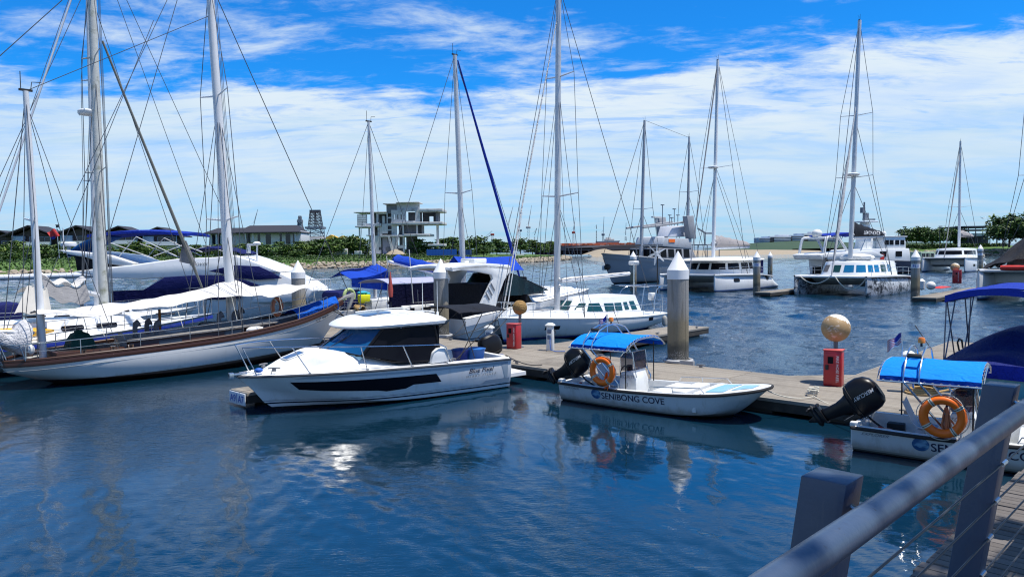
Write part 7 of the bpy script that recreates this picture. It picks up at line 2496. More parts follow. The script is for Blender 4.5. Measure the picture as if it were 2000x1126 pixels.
# --- two sailing boats with blue covers in the middle
def mid_yacht(nm, fr, lab, L, B, base, top, spr, chain_x, hull_c=(.68, .69, .70), cover=None, wr=.012, mast_m=None, r0=.11):
    r = boat(nm, fr, lab, 'sailing boat')
    h = yacht_hull(L, B, .95, 1.0, 1.3, .6)
    h.mb.build('hull', hullmat(nm + '_paint', hull_c, [(.1, (.03, .03, .06))]), r)
    h.deck().build('deck', GELW, r)
    c_ = plain_cabin(L * .34, L * .72, B * .62, 1.0, 1.42); ct = c_.bvh(); co = c_.build('cabin', GEL, r)
    for k in range(3):
        for s_ in (1, -1):
            decal('cabin_window', fine(rrect(L * .055, .17, .4)), on_side(ct, s_, .012, L * (.38 + .085 * k), 1.14), GLASSD, co)
    lifelines(r, h)
    pulpit(r, h, L)
    base = V(base); base.z = 1.4
    rig(r, base, top, spr, ((chain_x, B * .9, 1.05), (chain_x, -B * .9, 1.05)), (L - .1, 0, 1.3), (0.1, 0, 1.0), mast_m or ALU, r0, r0 * .7, wr)
    return r, h


fA = Frame(-10.3, 35.2, 46)
A_, hA = mid_yacht('small_sailing_yacht', fA, 'sailing boat under a bright blue tent shaped cover right of the ketch bow', 8.6, 1.35, fA.px(733, 575, 0), fA.px(720, 238, 0), ((.42, .75),), 4.1, r0=.10)
TT = [fA.px(x, y, yy) for x, y, yy in ((668, 560, -.6), (664, 530, .2), (735, 516, 0), (740, 578, -.9))]
q = MB(); q.sheet(lambda u, v: TT[1].lerp(TT[2], u) + V((.0, -1.0 * v, -.32 * v - (1 - u) * .05 + .05 * math.sin(u * 8) - .10 * math.sin(PI * u))), 14, 10, .015)
q.sheet(lambda u, v: TT[1].lerp(TT[2], u) + V((0, 1.0 * v, -.36 * v + .04 * math.sin(u * 8))), 14, 10, .015)
q.sheet(lambda u, v: TT[1].lerp(TT[2], u) + V((0, -1.0 - .03 * math.sin(u * 20), -.32 - lerp(.42, 1.0, u) * v - .10 * math.sin(PI * u) * (1 - v))), 14, 8, .015); q.build('boom_tent', BLUEC, A_)
q = MB(); q.box((2.6, 0, 1.5), (1.6, 1.7, .9)); q.build('spray_hood', NAVYC, A_, bevel=.25)
p = fA.px(778, 490, -1.2)
q = MB(); q.tube([fA.px(676, 575, -1.1), fA.px(688, 569, -1.1), fA.px(694, 577, -1.1), fA.px(692, 590, -1.1)], .0, 3) if False else None
c0 = fA.px(682, 578, -1.25)
q = MB(); q.tube([c0 + V((.28 * math.cos(a), 0, .32 * math.sin(a))) for a in [R(-30) + R(240) * k / 18 for k in range(19)]], .085, 10); o = q.build('horseshoe_buoy', PALEG, None)
o.location = (fA.ox, fA.oy, 0); o.rotation_euler[2] = fA.a
tag(o, 'pale green horseshoe buoy hung on the stern rail of the blue tented boat', 'buoy')
c0 = fA.px(711, 583, -1.3)
q = MB(); q.loft([[(c0.x + x, c0.y + y * .4, c0.z + z) for x, y in ((-k, -.3), (k, -.3), (k, .3), (-k, .3))] for z, k in ((-.22, .27), (.0, .31), (.2, .33))]); o = q.build('cloth_bundle', LIME, None, bevel=.05)
o.location = (fA.ox, fA.oy, 0); o.rotation_euler[2] = fA.a
tag(o, 'bright yellow cloth bundle on the rail of the blue tented boat', 'cloth')
c0 = fA.px(708, 571, -1.2)
q = MB(); q.ball(c0, .3, .15, .08); q.ball(c0 + V((.3, 0, -.08)), .15, .12, .09); o = q.build('towel', TURQ, None)
o.location = (fA.ox, fA.oy, 0); o.rotation_euler[2] = fA.a
tag(o, 'turquoise towel draped over the yellow bundle', 'towel')
c0 = fA.px(703, 603, -1.3)
q = MB()
for k in range(6):
    q.tube([c0 + V((.24 * math.cos(a), .06 * k - .15, .14 * math.sin(a) + .02 * k)) for a in [2 * PI * j / 16 for j in range(16)]], .03, 6, closed=True)
o = q.build('rope_coil', TANROPE, None)
o.location = (fA.ox, fA.oy, 0); o.rotation_euler[2] = fA.a
tag(o, 'coil of tan rope on the rail below the yellow bundle', 'rope')
rails([fA.px(x, 612 - (x - 660) * .03, -1.25) + V((0, 0, 0)) for x in range(655, 745, 8)], .55, .5, .016, (1.0, .55)).build('stern_rail', STEEL, A_)
q = MB(); p = fA.px(735, 598, -1.1); q.box(p, (.9, .5, .75)); q.build('cockpit_locker', GELW, A_, bevel=.04)

fB = Frame(-6.3, 33.0, 46)
B_, hB = mid_yacht('blue_cover_yacht', fB, 'sailing yacht with royal blue sail covers and dark blue furled forestay, mast centre left', 10.6, 1.6, fB.px(906, 540, 0), fB.px(888, 108, 0), ((.44, 1.0),), 5.4, mast_m=ALU, r0=.14)
q = MB(); a_, b_ = fB.px(1016, 545, 0), fB.px(894, 118, 0); q.tube([a_, a_.lerp(b_, .1), a_.lerp(b_, .6), b_], [.04, .085, .07, .035], 8); q.build('furled_genoa', NAVYB, B_)
p0_, p1_ = fB.px(895, 545, 0), fB.px(768, 512, 0)
q = MB(); q.tube([p0_, p1_ + V((-.25, 0, .05))], .07, 8); q.build('boom', WMAST, B_)
sailpack(p0_, p1_, .5, .42, .2, seed=2).build('sail_cover', BLUEC, B_)
p0_, p1_ = fB.px(886, 500, 0), fB.px(1000, 500, 0)
q = MB()
q.sheet(lambda u, v: p0_.lerp(p1_, u) + V((0, -.85 * v, -.75 * v + .05 * math.sin(u * 9) * v - .06 * math.sin(PI * u))), 18, 10, .015)
q.sheet(lambda u, v: p0_.lerp(p1_, u) + V((0, .85 * v, -.75 * v - .06 * math.sin(PI * u))), 18, 10, .015); q.build('foredeck_awning', BLUEC, B_)
hb0, hb1 = fB.px(752, 545, -.9), fB.px(862, 545, -.9)
canopy(hb0.x, hb1.x, 1.15, 2.42, 2.62, .03).build('bimini_top', mat('pale_lilac_canvas', (.34, .35, .50), .8), B_)
for x_ in (hb0.x + .1, (hb0.x + hb1.x) / 2, hb1.x - .1):
    for s_ in (1, -1):
        q = MB(); q.tube([(x_, s_ * 1.1, 2.42), (x_, s_ * 1.2, 1.0)], .02, 6); q.build('bimini_leg', STEEL, B_)
q = MB(); q.sheet(lambda u, v: V((lerp(hb0.x, hb1.x, u), -1.16 - .02 * math.sin(u * 22), 2.38 - 1.15 * v)), 20, 6, .012); q.build('side_curtain', canvas('dark_navy_curtain', (.006, .008, .05), .4, .8), B_)
q = MB(); p = fB.px(759, 540, -1.25); p2 = fB.px(763, 575, -1.25); p3 = fB.px(755, 500, -1.25)
q.tube([p3, p2], .022, 6); q.build('pole', STEEL, B_)
q = MB(); q.lathe([(.09, 0), (.11, .3), (.02, 1.1)], 10, p2 - V((0, 0, .1))); q.build('red_pennant', mat('pennant_red', (.45, .08, .07), .7), B_)
q = MB(); q.tube([fB.px(799, 487, -1.4), fB.px(807, 592, -1.4)], .022, 6); q.build('white_pole', GELW, B_)
for px_ in (760, 832):
    p = P2(fB, -1.5, [(px_, 603)])[0]
q = MB(); q.box((1.7, -1.05, 1.22), (1.9, .5, .4)); q.build('cockpit_coaming', GEL, B_, bevel=.08)
for x_ in (1.15, 2.1):
    q = MB(); q.box((x_, -1.31, 1.24), (.5, .03, .13)); q.build('cockpit_window', GLASSD, B_, bevel=.01)
q = MB(); p = fB.px(1016, 497, 0); q.tube([(p.x - .6, 0, p.z), (p.x + .3, 0, p.z)], .02, 6); q.build('spinnaker_pole', GELW, B_)
# ------------------------------------------------------------------ catamarans
def on_round(bvh, cx, off=.02):
    """(angle, height) around a deckhouse"""
    def fn(p):
        d = V((math.cos(p[0]), math.sin(p[0]), 0))
        o_ = V((cx, 0, p[1])) + d * 14
        h = bvh.ray_cast(o_, -d)
        if h[0] is None:
            return V((cx, 0, p[1])) + d
        n = h[1] if h[1].dot(d) > 0 else -h[1]
        return h[0] + n * off
    return fn


ORCA, t, b = newmat('black_white_hull_wrap')
tc = t.new('ShaderNodeTexCoord').outputs['Object']
s = t.new('ShaderNodeSeparateXYZ'); t.link(tc, s.inputs[0])
n1 = t.noise(t.mapping(tc, (1, 1, 1.3)), 0.95, 5, .62, 1.6)
n2 = t.noise(tc, 3.2, 5, .7, 2.2)
f = t.math('ADD', t.math('MULTIPLY', t.step(n1, .47, .53), .62), t.math('MULTIPLY', t.step(n2, .47, .53), .5))
f = t.math('SUBTRACT', f, t.step(t.noise(tc, .7, 2), .56, .66), clamp=True)
t.link(t.mix(f, (.008, .010, .016), (.55, .58, .62)), b.inputs['Base Color'])
b.inputs['Roughness'].default_value = .35


def catamaran(nm, fr, lab, L=11.6, hy_=2.8, fb=1.55, hullm=None, wrap=None, cab=(2.3, 3.3, 2.75), ctr=-6.4, clen=3.6, roof=True):
    """origin between the bows; hulls run aft along -x"""
    r = boat(nm, fr, lab, 'catamaran', 'catamarans in the far berths')
    hm_ = hullm or hullmat(nm + '_paint', (.70, .72, .74), [(.10, (.02, .03, .06)), (.2, (.06, .12, .3))], .28)
    for s_ in (1, -1):
        rows = []
        for x, w_, zt, kz_ in ((.0, .06, fb, .15), (-.35, .22, fb, -.2), (-1.6, .46, fb, -.4), (-4.5, .68, fb - .05, -.45), (-8, .72, fb - .15, -.4), (-10.2, .68, fb - .35, -.2), (-10.9, .66, fb - .8, -.1), (-L, .62, .35, .0)):
            rows.append([V((x, s_ * hy_ + w_ * math.copysign(abs(math.cos(a)) ** .6, math.cos(a)), lerp(kz_, zt, (1 + math.sin(a)) / 2) if math.sin(a) < .98 else zt)) for a in [2 * PI * k / 20 for k in range(20)]])
        q = MB(); q.loft(rows)
        # square the gunwale: flat top
        tree = q.bvh()
        ho = q.build('hull', hm_ if not wrap else [wrap], r, angle=50)
        dk_ = MB(); dk_.loft([[V((x, s_ * hy_ + w_ * k, z_ + .03 + .04 * (1 - k * k))) for k in (-1.04, -.6, 0, .6, 1.04)] for x, w_, z_ in ((.03, .06, fb), (-.35, .24, fb), (-1.6, .48, fb), (-4.5, .70, fb - .05), (-8, .74, fb - .15), (-10.2, .70, fb - .35))], False)
        dk_.loft([[V((x, s_ * hy_ + w_ * k, z_ - .06)) for k in (-1.04, 1.04)] for x, w_, z_ in ((.03, .06, fb), (-.35, .24, fb), (-1.6, .48, fb), (-4.5, .70, fb - .05), (-8, .74, fb - .15), (-10.2, .70, fb - .35))], False)
        for e in (-1.04, 1.04):
            dk_.loft([[V((x, s_ * hy_ + w_ * e, z_ + dz)) for dz in (.03, -.06)] for x, w_, z_ in ((.03, .06, fb), (-.35, .24, fb), (-1.6, .48, fb), (-4.5, .70, fb - .05), (-8, .74, fb - .15), (-10.2, .70, fb - .35))], False)
        dk_.build('side_deck', GEL, r, angle=50)
        rails([V((x, s_ * (hy_ + .55 if x < -1.4 else hy_ + .2), fb + .04 - (0 if x > -7 else .02 * (-7 - x) * 3))) for x in (-.5, -1.5, -2.5, -4, -5.5, -7, -8.5, -9.8)], .6, 1.4, .015, (1.0, .5)).build('lifeline', STEEL, r)
        if not wrap:
            for x_, w_ in ((-3.6, 1.0), (-9.4, .6)):
                decal('hull_port', fine(rrect(w_, .34, .45)), on_side(tree, s_, .02, x_, .85), GLASSD, ho)
    q = MB(); q.loft([[(x, -hy_, z0), (x, hy_, z0), (x, hy_, z1), (x, -hy_, z1)] for x, z0, z1 in ((-2.7, 1.15, fb - .02), (-3.4, .75, fb), (-10.2, .75, fb - .3))]); q.build('bridge_deck', GEL, r, bevel=.05)
    q = MB(); q.tube([(-.55, -hy_, fb - .05), (-.55, hy_, fb - .05)], .11, 10); q.build('cross_beam', ALU if not wrap else GEL, r)
    q = MB(); q.sheet(lambda u, v: V((lerp(-.6, -2.75, u), lerp(-hy_ + .2, hy_ - .2, v), fb - .12 - .06 * math.sin(PI * u))), 6, 8, .02); q.build('trampoline', BLACKM, r)
    wy, z1 = cab[0], cab[2]
    o_ = []
    for k in range(40):
        a = 2 * PI * k / 40
        o_.append((ctr + clen * math.copysign(abs(math.cos(a)) ** .62, math.cos(a)), wy * math.copysign(abs(math.sin(a)) ** .62, math.sin(a))))
    c_ = cabin(o_, fb - .2, z1, .28, .14, None, None, .75, .0)
    ct = c_.bvh()
    co_ = c_.build('deckhouse', GEL, r, angle=45)
    return r, ct, co_


def cat_rig(r, fr, base, top, spr, wr, m=ALU, r0=.16):
    b_, t_ = fr.px(*base, 0), fr.px(*top, 0)
    rig(r, b_, t_, spr, ((b_.x - 1.2, 2.9, 1.5), (b_.x - 1.2, -2.9, 1.5)), (-.5, 0, 1.6), None, m, r0, r0 * .75, wr, head=True)
    return b_, t_


# patterned catamaran
fE = Frame(25.2, 58.65, -134)
Er, Et, Eo = catamaran('patterned_catamaran', fE, 'catamaran with black and white patterned hulls and bright blue windows', wrap=ORCA, cab=(2.55, 0, 2.62), clen=3.9, ctr=-6.6)
BW = mat('blue_window_film', (.01, .16, .34), .15, var=.15, coat=.4)
rd = on_round(Et, -6.6)
for a0, a1, m_ in ((-1.15, -.92, BW), (-.86, -.62, BW), (-.56, -.38, mat('greyed_window', (.14, .13, .12), .5)), (-.26, -.08, GW), (.0, .22, BW), (.27, .47, BW), (.52, .64, BW), (.68, .83, BW), (.92, 1.25, GW), (1.4, 1.7, BW)):
    decal('deckhouse_window', fine([(a0, 1.80), (a1, 1.80), (a1, 2.38), (a0, 2.38)], .08), rd, m_, Eo)
bE, tE = cat_rig(Er, fE, (1661, 505), (1679, 40), ((.34, 1.5), (.60, 1.3)), .022, ALU, .19)
p0_, p1_ = fE.px(1664, 462, 0), fE.px(1724, 460, 0)
q = MB(); q.tube([p0_ - V((0, 0, .1)), p1_ - V((0, 0, .1))], .12, 8); q.build('boom', ALU, Er)
sp_ = sailpack(p0_, p1_, 1.35, .35, .30, seed=5); sp_.build('sail_cover', BLACKC, Er)
spt = sp_.bvh()
decal('lettering', text2d('LEMON DUCK', .42, .01, .15, 1.0, 4.2), on_side(spt, 1, .03, p1_.x + 5.6, p0_.z + .22, -1), INKW, Er)
a_ = fE.px(1630, 560, 0); 
q = MB(); q.tube([V((-.5, 0, 1.7)), V((-.5, 0, 1.7)).lerp(bE.lerp(tE, .66), .3), V((-.5, 0, 1.7)).lerp(bE.lerp(tE, .66), .62), bE.lerp(tE, .66)], [.06, .16, .11, .03], 8); q.build('furled_genoa', mat('spotted_sail_cover', (.5, .5, .5), .8, var=.7, scale=4), Er)
q = MB(); q.lathe([(.5, 0), (.62, .08), (.62, .16), (.4, .24)], 20, bE.lerp(tE, .345) + V((.4, 0, 0))); q.build('radar_dome', GELW, Er)
q = MB(); q.loft([[(-5.9 + x, .1 + w_ * math.cos(a), 2.98 + h_ * math.sin(a)) for a in [2 * PI * k / 16 for k in range(16)]] for x, w_, h_ in ((-.5, .5, .12), (-.35, 1.25, .28), (.1, 1.45, .34), (.5, 1.3, .28), (.7, .6, .12))]); o = q.build('dinghy', GELW, None)
o.location = (fE.ox, fE.oy, 0); o.rotation_euler[2] = fE.a
tag(o, 'small white upturned dinghy on the patterned catamaran roof', 'dinghy')
for y_ in (-2.4, .4):
    sagline('mooring_bridle', fE.world((-.4, y_ - .1, 1.5)), fE.world((-.45, y_ + 2.3, 1.5)), .55 if y_ < 0 else .95, .045, ROPE, 'sagging white bridle rope at the patterned catamaran bows, ' + ('left loop' if y_ < 0 else 'right loop'), 'rope')
# white catamaran
fD = Frame(15.8, 66.95, -134)
Dr, Dt, Do = catamaran('white_catamaran', fD, 'white catamaran with wide overhanging roof and grey sail cover', cab=(2.55, 0, 2.75), clen=4.1, ctr=-6.8)
rd = on_round(Dt, -6.8)
for a0, a1 in ((-1.3, -.62), (-.55, -.2), (-.14, .14), (.2, .55), (.62, 1.05), (1.2, 1.75), (1.85, 2.1)):
    decal('deckhouse_window', fine([(a0, 1.95), (a1, 1.95), (a1, 2.52), (a0, 2.52)], .08), rd, GLASSD, Do)
q = MB(); q.loft([[V((-6.6 + 4.9 * k * math.copysign(abs(math.cos(a)) ** .55, math.cos(a)), 2.95 * k * math.copysign(abs(math.sin(a)) ** .55, math.sin(a)), z)) for a in [2 * PI * j / 40 for j in range(40)]] for k, z in ((.96, 2.72), (1, 2.80), (.97, 2.88), (.7, 3.02), (.35, 3.08), (.02, 3.1))]); q.build('hardtop', GEL, Dr, angle=40)
q = MB(); q.box((-10.4, 2.2, 2.1), (.5, .2, 1.3)); q.box((-10.9, 1.4, 2.1), (.1, 1.2, 1.3)); q.build('cockpit_curtain', NAVYC, Dr, bevel=.03)
bD, tD = cat_rig(Dr, fD, (1393, 505), (1402, 118), ((.46, 1.7),), .022, WMAST, .18)
p0_, p1_ = fD.px(1394, 482, 0), fD.px(1462, 480, 0)
sailpack(p0_, p1_, 1.25, .42, .42, seed=7).build('sail_cover', BEIGEC, Dr)
q = MB(); q.tube([p0_ - V((0, 0, .12)), p1_ - V((0, 0, .12))], .13, 8); q.build('boom', WMAST, Dr)
q = MB(); q.lathe([(.4, 0), (.5, .06), (.5, .14), (.3, .2)], 18, bD.lerp(tD, .455) + V((.4, 0, 0))); q.build('radar_dome', GELW, Dr)
stay(Dr, (-.5, 0, 1.6), bD.lerp(tD, .97), .055, mat('furled_grey', (.3, .3, .31), .8), 'furled_genoa')
for s_ in (1, -1):
    stay(Dr, (-7.5, s_ * 2.9, 1.5), bD.lerp(tD, .47), .018); stay(Dr, (-9.8, s_ * 2.6, 1.4), tD, .018)
# far catamaran
fG = Frame(65.9, 112.95, -134)
Gr, Gt, Go = catamaran('far_catamaran', fG, 'distant white catamaran seen bows on below the pavilion', L=14, hy_=2.9, fb=2.2, cab=(2.7, 0, 3.55), clen=4.4, ctr=-7.5)
rd = on_round(Gt, -7.5)
for a0, a1 in ((-1.3, -.5), (-.42, .42), (.5, 1.2), (1.3, 1.9)):
    decal('deckhouse_window', fine([(a0, 2.65), (a1, 2.65), (a1, 3.25), (a0, 3.25)], .08), rd, GLASSD, Go)
bG, tG = cat_rig(Gr, fG, (1873, 482), (1876, 276), ((.38, 1.6),), .03, WMAST, .2)
p0_, p1_ = fG.px(1876, 462, 0), fG.px(1898, 464, 0)
sailpack(p0_, p1_, 1.2, .6, .5, seed=1).build('sail_cover', BEIGEC, Gr)
stay(Gr, (-.5, 0, 2.3), bG.lerp(tG, .9), .07, mat('furled_grey', (.3, .3, .31), .8), 'furled_genoa')
# catamaran with the black tarpaulin, right edge
fH = Frame(34.8, 49.95, -134)
Hr, Ht, Ho = catamaran('tarp_catamaran', fH, 'white catamaran under a steep black tarpaulin at the right edge', fb=2.1, cab=(2.3, 0, 3.0), clen=3.6, ctr=-6.8)


def tarp(u, v):
    x = lerp(-1.4, -9.5, u)
    t_ = -1 + 2 * v
    ridge = interp([(-9.5, 5.9), (-6, 5.9), (-3.2, 4.9), (-1.4, 2.9)], x)
    return V((x + .15 * math.sin(v * 9), t_ * 3.0, ridge - (ridge - 2.25) * abs(t_) ** .9 + .12 * math.sin(x * 2.2 + t_ * 4) + .06 * math.sin(t_ * 14 + x)))


MB().sheet(tarp, 36, 26, .02).build('tarpaulin', BLACKC2, Hr, angle=60)
hb_, ht_ = V((-5.2, 0, 2.9)), V((-5.4, 0, 19.5))
rig(Hr, hb_, ht_, ((.36, 1.5), (.66, 1.2)), ((-6.5, 2.9, 2.1), (-6.5, -2.9, 2.1)), (-.5, 0, 2.2), None, ALU, .18, .14, .02)
_p = fH.px(1990, 529, -.5)
dg_ = fH.world((_p.x, -.5, 2.28))
r_ = thing('inflatable_dinghy', 'red inflatable dinghy lying on the deck of the tarpaulin covered catamaran', 'dinghy', dg_, fH.a + 1.5)
r_.scale = (.75, .75, .75)
q = MB(); q.tube(cr([(-1.3, -.5, 0), (.6, -.52, .02), (1.3, -.3, .12), (1.55, 0, .18), (1.3, .3, .12), (.6, .52, .02), (-1.3, .5, 0)], 26), .22, 10); q.build('tube', REDR, r_)
q = MB(); q.box((-.3, 0, -.05), (1.9, .7, .06)); q.box((-1.2, 0, .1), (.08, .8, .35)); q.build('floor', GREYP, r_)

# second row of finger docks
def far_dock(px, py, w_, ln, lab):
    p = G(px, py, DZ)
    fr = Frame(p.x, p.y, N_DEG)
    return dock('finger_dock', lab, fr, 0, ln, -w_, 0, 4)


far_dock(1474, 570, 1.3, 14, 'far finger dock beside the stern of the white catamaran')
far_dock(1781, 580, 1.5, 16, 'far finger dock beside the patterned catamaran with a red mat on it')
p = G(1835, 562, DZ)
q = MB(); q.sheet(lambda u, v: V((lerp(-1.6, 1.6, u), lerp(-.5, .5, v), .05 + .10 * math.sin(u * 7) ** 2 * math.sin(PI * v))), 14, 6, .03)
tag(q.build('red_mat', REDR, loc=(p.x, p.y, DZ), rz=R(N_DEG)), 'crumpled red mat lying on the far finger dock', 'mat')
for px_, py_, lab in ((1800, 560, 'white cylindrical fender standing by the pile at the patterned catamaran'), (1818, 560, 'white round fender beside the cylindrical one at the patterned catamaran')):
    p = G(px_, py_ + 6, DZ)
    q = MB()
    if px_ < 1810:
        q.lathe([(.05, 0), (.24, .1), (.26, .7), (.12, .85), (.05, .9)], 14)
    else:
        q.ball((0, 0, .35), .36, .36, .34)
    tag(q.build('fender', GELW, loc=p), lab, 'fender')

# ------------------------------------------------------------------ grey trawler yacht
fL = Frame(22.6, 96.5, 226)
tw_ = boat('grey_trawler', fL, 'big grey steel trawler yacht with two funnels and two masts', 'ship')
st = [(V((-.5, 2.0, 2.3)), V((0, 1.7, .3)), V((.3, 0, -.6))), (V((5, 2.5, 2.5)), V((5, 2.1, .3)), V((5, 0, -.9))), (V((11, 2.4, 2.95)), V((11, 1.8, .4)), V((11, 0, -.9))), (V((15, 1.4, 3.25)), V((14.6, .8, .8)), V((14.2, 0, -.6))), (V((17.8, .05, 3.5)), V((16.9, .03, 1.6)), V((16, 0, .2)))]
hl_ = Hull(st, 34, .08, .05)
GH = hullmat('grey_steel_hull', (.30, .33, .37), [(.15, (.03, .03, .035))], .5, 0, .15, (.30, .31, .33), .35)
hlo = hl_.mb.build('hull', GH, tw_)
hl_.deck(-.5, .05).build('deck', GREYP, tw_)
q = MB(); q.tube(hl_.sheer(1) + hl_.sheer(-1)[::-1], .07, 6); q.build('gunwale', mat('pale_grey_paint', (.42, .44, .47), .5), hlo)
LG = mat('light_grey_house', (.42, .44, .47), .5, var=.1, dirt=(.2, .19, .18))
q = MB(); q.prism(P2(fL, 2.0, [(1284, 484), (1352, 484), (1362, 508), (1284, 508)]), 'y', -2.0, 2.0); whs = q.build('wheelhouse', GREYP, tw_, bevel=.08)
for a_ in range(4):
    q = MB(); q.prism(P2(fL, 2.02, [(1290 + a_ * 15, 486), (1301 + a_ * 15, 486), (1302 + a_ * 15, 502), (1291 + a_ * 15, 502)]), 'y', 2.0, 2.03); q.build('window', GLASSD, whs)
xf_ = P2(fL, 2.0, [(1284, 495)])[0]
for y_ in (-1.5, -.5, .5, 1.5):
    q = MB(); q.box((xf_[0] + .03, y_, xf_[1] + .05), (.06, .8, .95)); q.build('window', GLASSD, whs)
q = MB(); q.prism(P2(fL, 2.2, [(1160, 483), (1200, 479), (1256, 477), (1256, 480), (1200, 483), (1164, 487)]), 'y', -1.9, 1.9); q.build('fore_awning', mat('dark_awning', (.04, .035, .04), .9), tw_)
xa_ = P2(fL, 2.1, [(1300, 472)])[0][0]
q = MB(); q.prism([(xa_ + .02, 4.45), (xa_ + .75, 4.5), (xa_ + .35, 5.45), (xa_ + .02, 5.5)], 'y', -1.85, 2.0); q.build('upper_house', mat('pale_house', (.55, .57, .60), .5, bump=.3, bscale=8), tw_, bevel=.1)
q = MB(); q.prism(P2(fL, 2.1, [(1300, 464), (1352, 466), (1352, 486), (1296, 481)]), 'y', -1.9, 2.05); uh = q.build('bridge', LG, tw_, bevel=.08)
p = P2(fL, 2.07, [(1306, 467), (1318, 473)])
q = MB(); q.box(((p[0][0] + p[1][0]) / 2, 2.08, (p[0][1] + p[1][1]) / 2), (abs(p[0][0] - p[1][0]), .06, .4)); q.build('orange_life_raft', ORANGE, uh)
q = MB(); q.prism(P2(fL, .5, [(1302, 462), (1308, 441), (1342, 441), (1342, 462)]), 'y', -.9, .9); q.build('canvas_dodger', mat('white_dodger', (.62, .64, .70), .7), tw_, bevel=.06)
fp2_ = P2(fL, 1.9, [(1344, 466), (1338, 422), (1351, 421), (1356, 466)])
for y0_, y1_ in ((1.5, 2.2), (-2.6, -1.9)):
    q = MB(); q.prism(fp2_, 'y', y0_, y1_); q.build('funnel', GREYP, tw_, bevel=.06)
q = MB(); p = P2(fL, 1.2, [(1256, 444), (1345, 432), (1345, 441), (1296, 441)]); q.tube([(p[0][0], 1.2, p[0][1]), (p[3][0], 1.2, p[3][1] + .1), (p[1][0], 1.2, p[1][1])], .12, 6); q.tube([(p[0][0], -1.2, p[0][1]), (p[1][0], -1.2, p[1][1])], .12, 6)
q.build('signal_gantry', GREYP, tw_)
for px_, yt_ in ((1294, 400), (1308, 420), (1317, 408), (1324, 420), (1312, 425)):
    p = P2(fL, 0, [(px_, yt_), (px_, 442)]); q = MB(); q.tube([(p[0][0], 0, p[0][1]), (p[1][0], 0, p[1][1])], .05, 5); q.box((p[0][0], 0, p[0][1]), (.4, .3, .1)); q.build('aerial', STEELG, tw_)
p = P2(fL, 1.2, [(1282, 424)])[0]
q = MB(); q.box((p[0], 1.2, p[1]), (1.8, .3, .18)); q.tube([(p[0], 1.2, p[1] - .6), (p[0], 1.2, p[1])], .12, 6); q.build('radar_scanner', GELW, tw_)
for bs, tp_, sp_, r0_ in (((1252, 505), (1259, 236), .36, .22), ((1344, 425), (1346, 268), .32, .17)):
    b_, t_ = fL.px(*bs, 0), fL.px(*tp_, 0)
    rig(tw_, b_, t_, ((sp_, 1.4),), ((b_.x - .6, 2.3, 2.7), (b_.x - .6, -2.3, 2.7)), (17.5, 0, 3.5) if bs[0] < 1300 else None, (0, 0, 2.4) if bs[0] > 1300 else None, LG, r0_, r0_ * .7, .028)
stay(tw_, fL.px(1262, 236, 0), fL.px(1344, 268, 0), .02)
q = MB(); q.box(fL.px(1372, 478, 0), (3.6, 3.4, .12)); q.build('aft_awning', GREYP, tw_)
q = MB()
for dx in (-1.6, 1.6):
    for y_ in (-1.6, 1.6):
        p = fL.px(1372, 478, 0); q.tube([(p.x + dx, y_, p.z), (p.x + dx, y_, 2.2)], .06, 6)
q.tube([fL.px(1363, 446, 0), fL.px(1378, 455, 0), fL.px(1390, 455, 0)], .12, 6); q.tube([fL.px(1377, 455, 0), fL.px(1377, 478, 0)], .09, 6); q.build('davit_frame', STEELG, tw_)
q = MB(); q.box((17.7, .25, 1.9), (.8, .2, .5)); q.build('anchor', GELW, tw_, bevel=.08)
q = MB(); q.ball((17.5, .5, 2.0), .45, .35, .35); q.build('bow_fender', BLACKM, tw_)

# ------------------------------------------------------------------ sport fisher and the big pilot vessel
fJ = Frame(29.0, 72.0, 22)
sf_ = boat('sport_fisher', fJ, 'white sport fishing boat with flybridge arch behind the patterned catamaran', 'motor boat')
st = [(V((0, 1.9, 1.2)), V((.1, 1.7, .1)), V((.2, 0, -.5))), (V((4, 2.1, 1.3)), V((4, 1.8, .1)), V((4, 0, -.6))), (V((8, 1.7, 1.7)), V((7.7, 1.2, .4)), V((7.5, 0, -.4))), (V((11.5, .05, 2.2)), V((10.8, .03, 1.1)), V((10.2, 0, .3)))]
hj = Hull(st, 24, .06, .03)
hj.mb.build('hull', hullmat('sport_fisher_paint', (.72, .74, .76), [(.1, (.02, .02, .04))]), sf_)
hj.deck(0, .06, 3.4).build('deck', GEL, sf_)
q = MB(); q.box((.1, 0, .75), (.2, 3.3, .9)); q.build('transom', GEL, sf_, bevel=.05)
q = MB(); q.prism([(1.6, 1.2), (8.2, 1.6), (6.8, 2.75), (1.4, 2.75)], 'y', -1.65, 1.65); hs2 = q.build('saloon', GEL, sf_, bevel=.1)
for s_ in (-1, 1):
    q = MB(); q.prism([(2.2, 1.8), (6.9, 1.95), (6.4, 2.5), (2.2, 2.5)], 'y', s_ * 1.655, s_ * 1.67); q.build('side_window', GLASSD, hs2)
q = MB(); q.box((1.52, .5, 1.9), (.06, 1.3, 1.5)); q.build('saloon_door', GLASSD, hs2)
q = MB(); q.prism([(-.2, 2.72), (.2, 2.72), (7.2, 2.78), (7.9, 3.0), (6.2, 3.55), (.3, 3.35), (-.5, 3.2)], 'y', -1.85, 1.85); q.build('flybridge', GEL, sf_, bevel=.1)
q = MB()
for s_ in (1, -1):
    q.tube(cr([(.2, s_ * 1.6, 3.2), (.5, s_ * 1.55, 4.6), (.9, s_ * 1.4, 4.85), (2.2, s_ * 1.4, 4.8), (3.2, s_ * 1.5, 3.5)], 16), .13, 8)
for x_ in (.7, 2.2):
    q.tube([(x_, -1.4, 4.82), (x_, 1.4, 4.82)], .10, 8)
q.build('radar_arch', GEL, sf_)
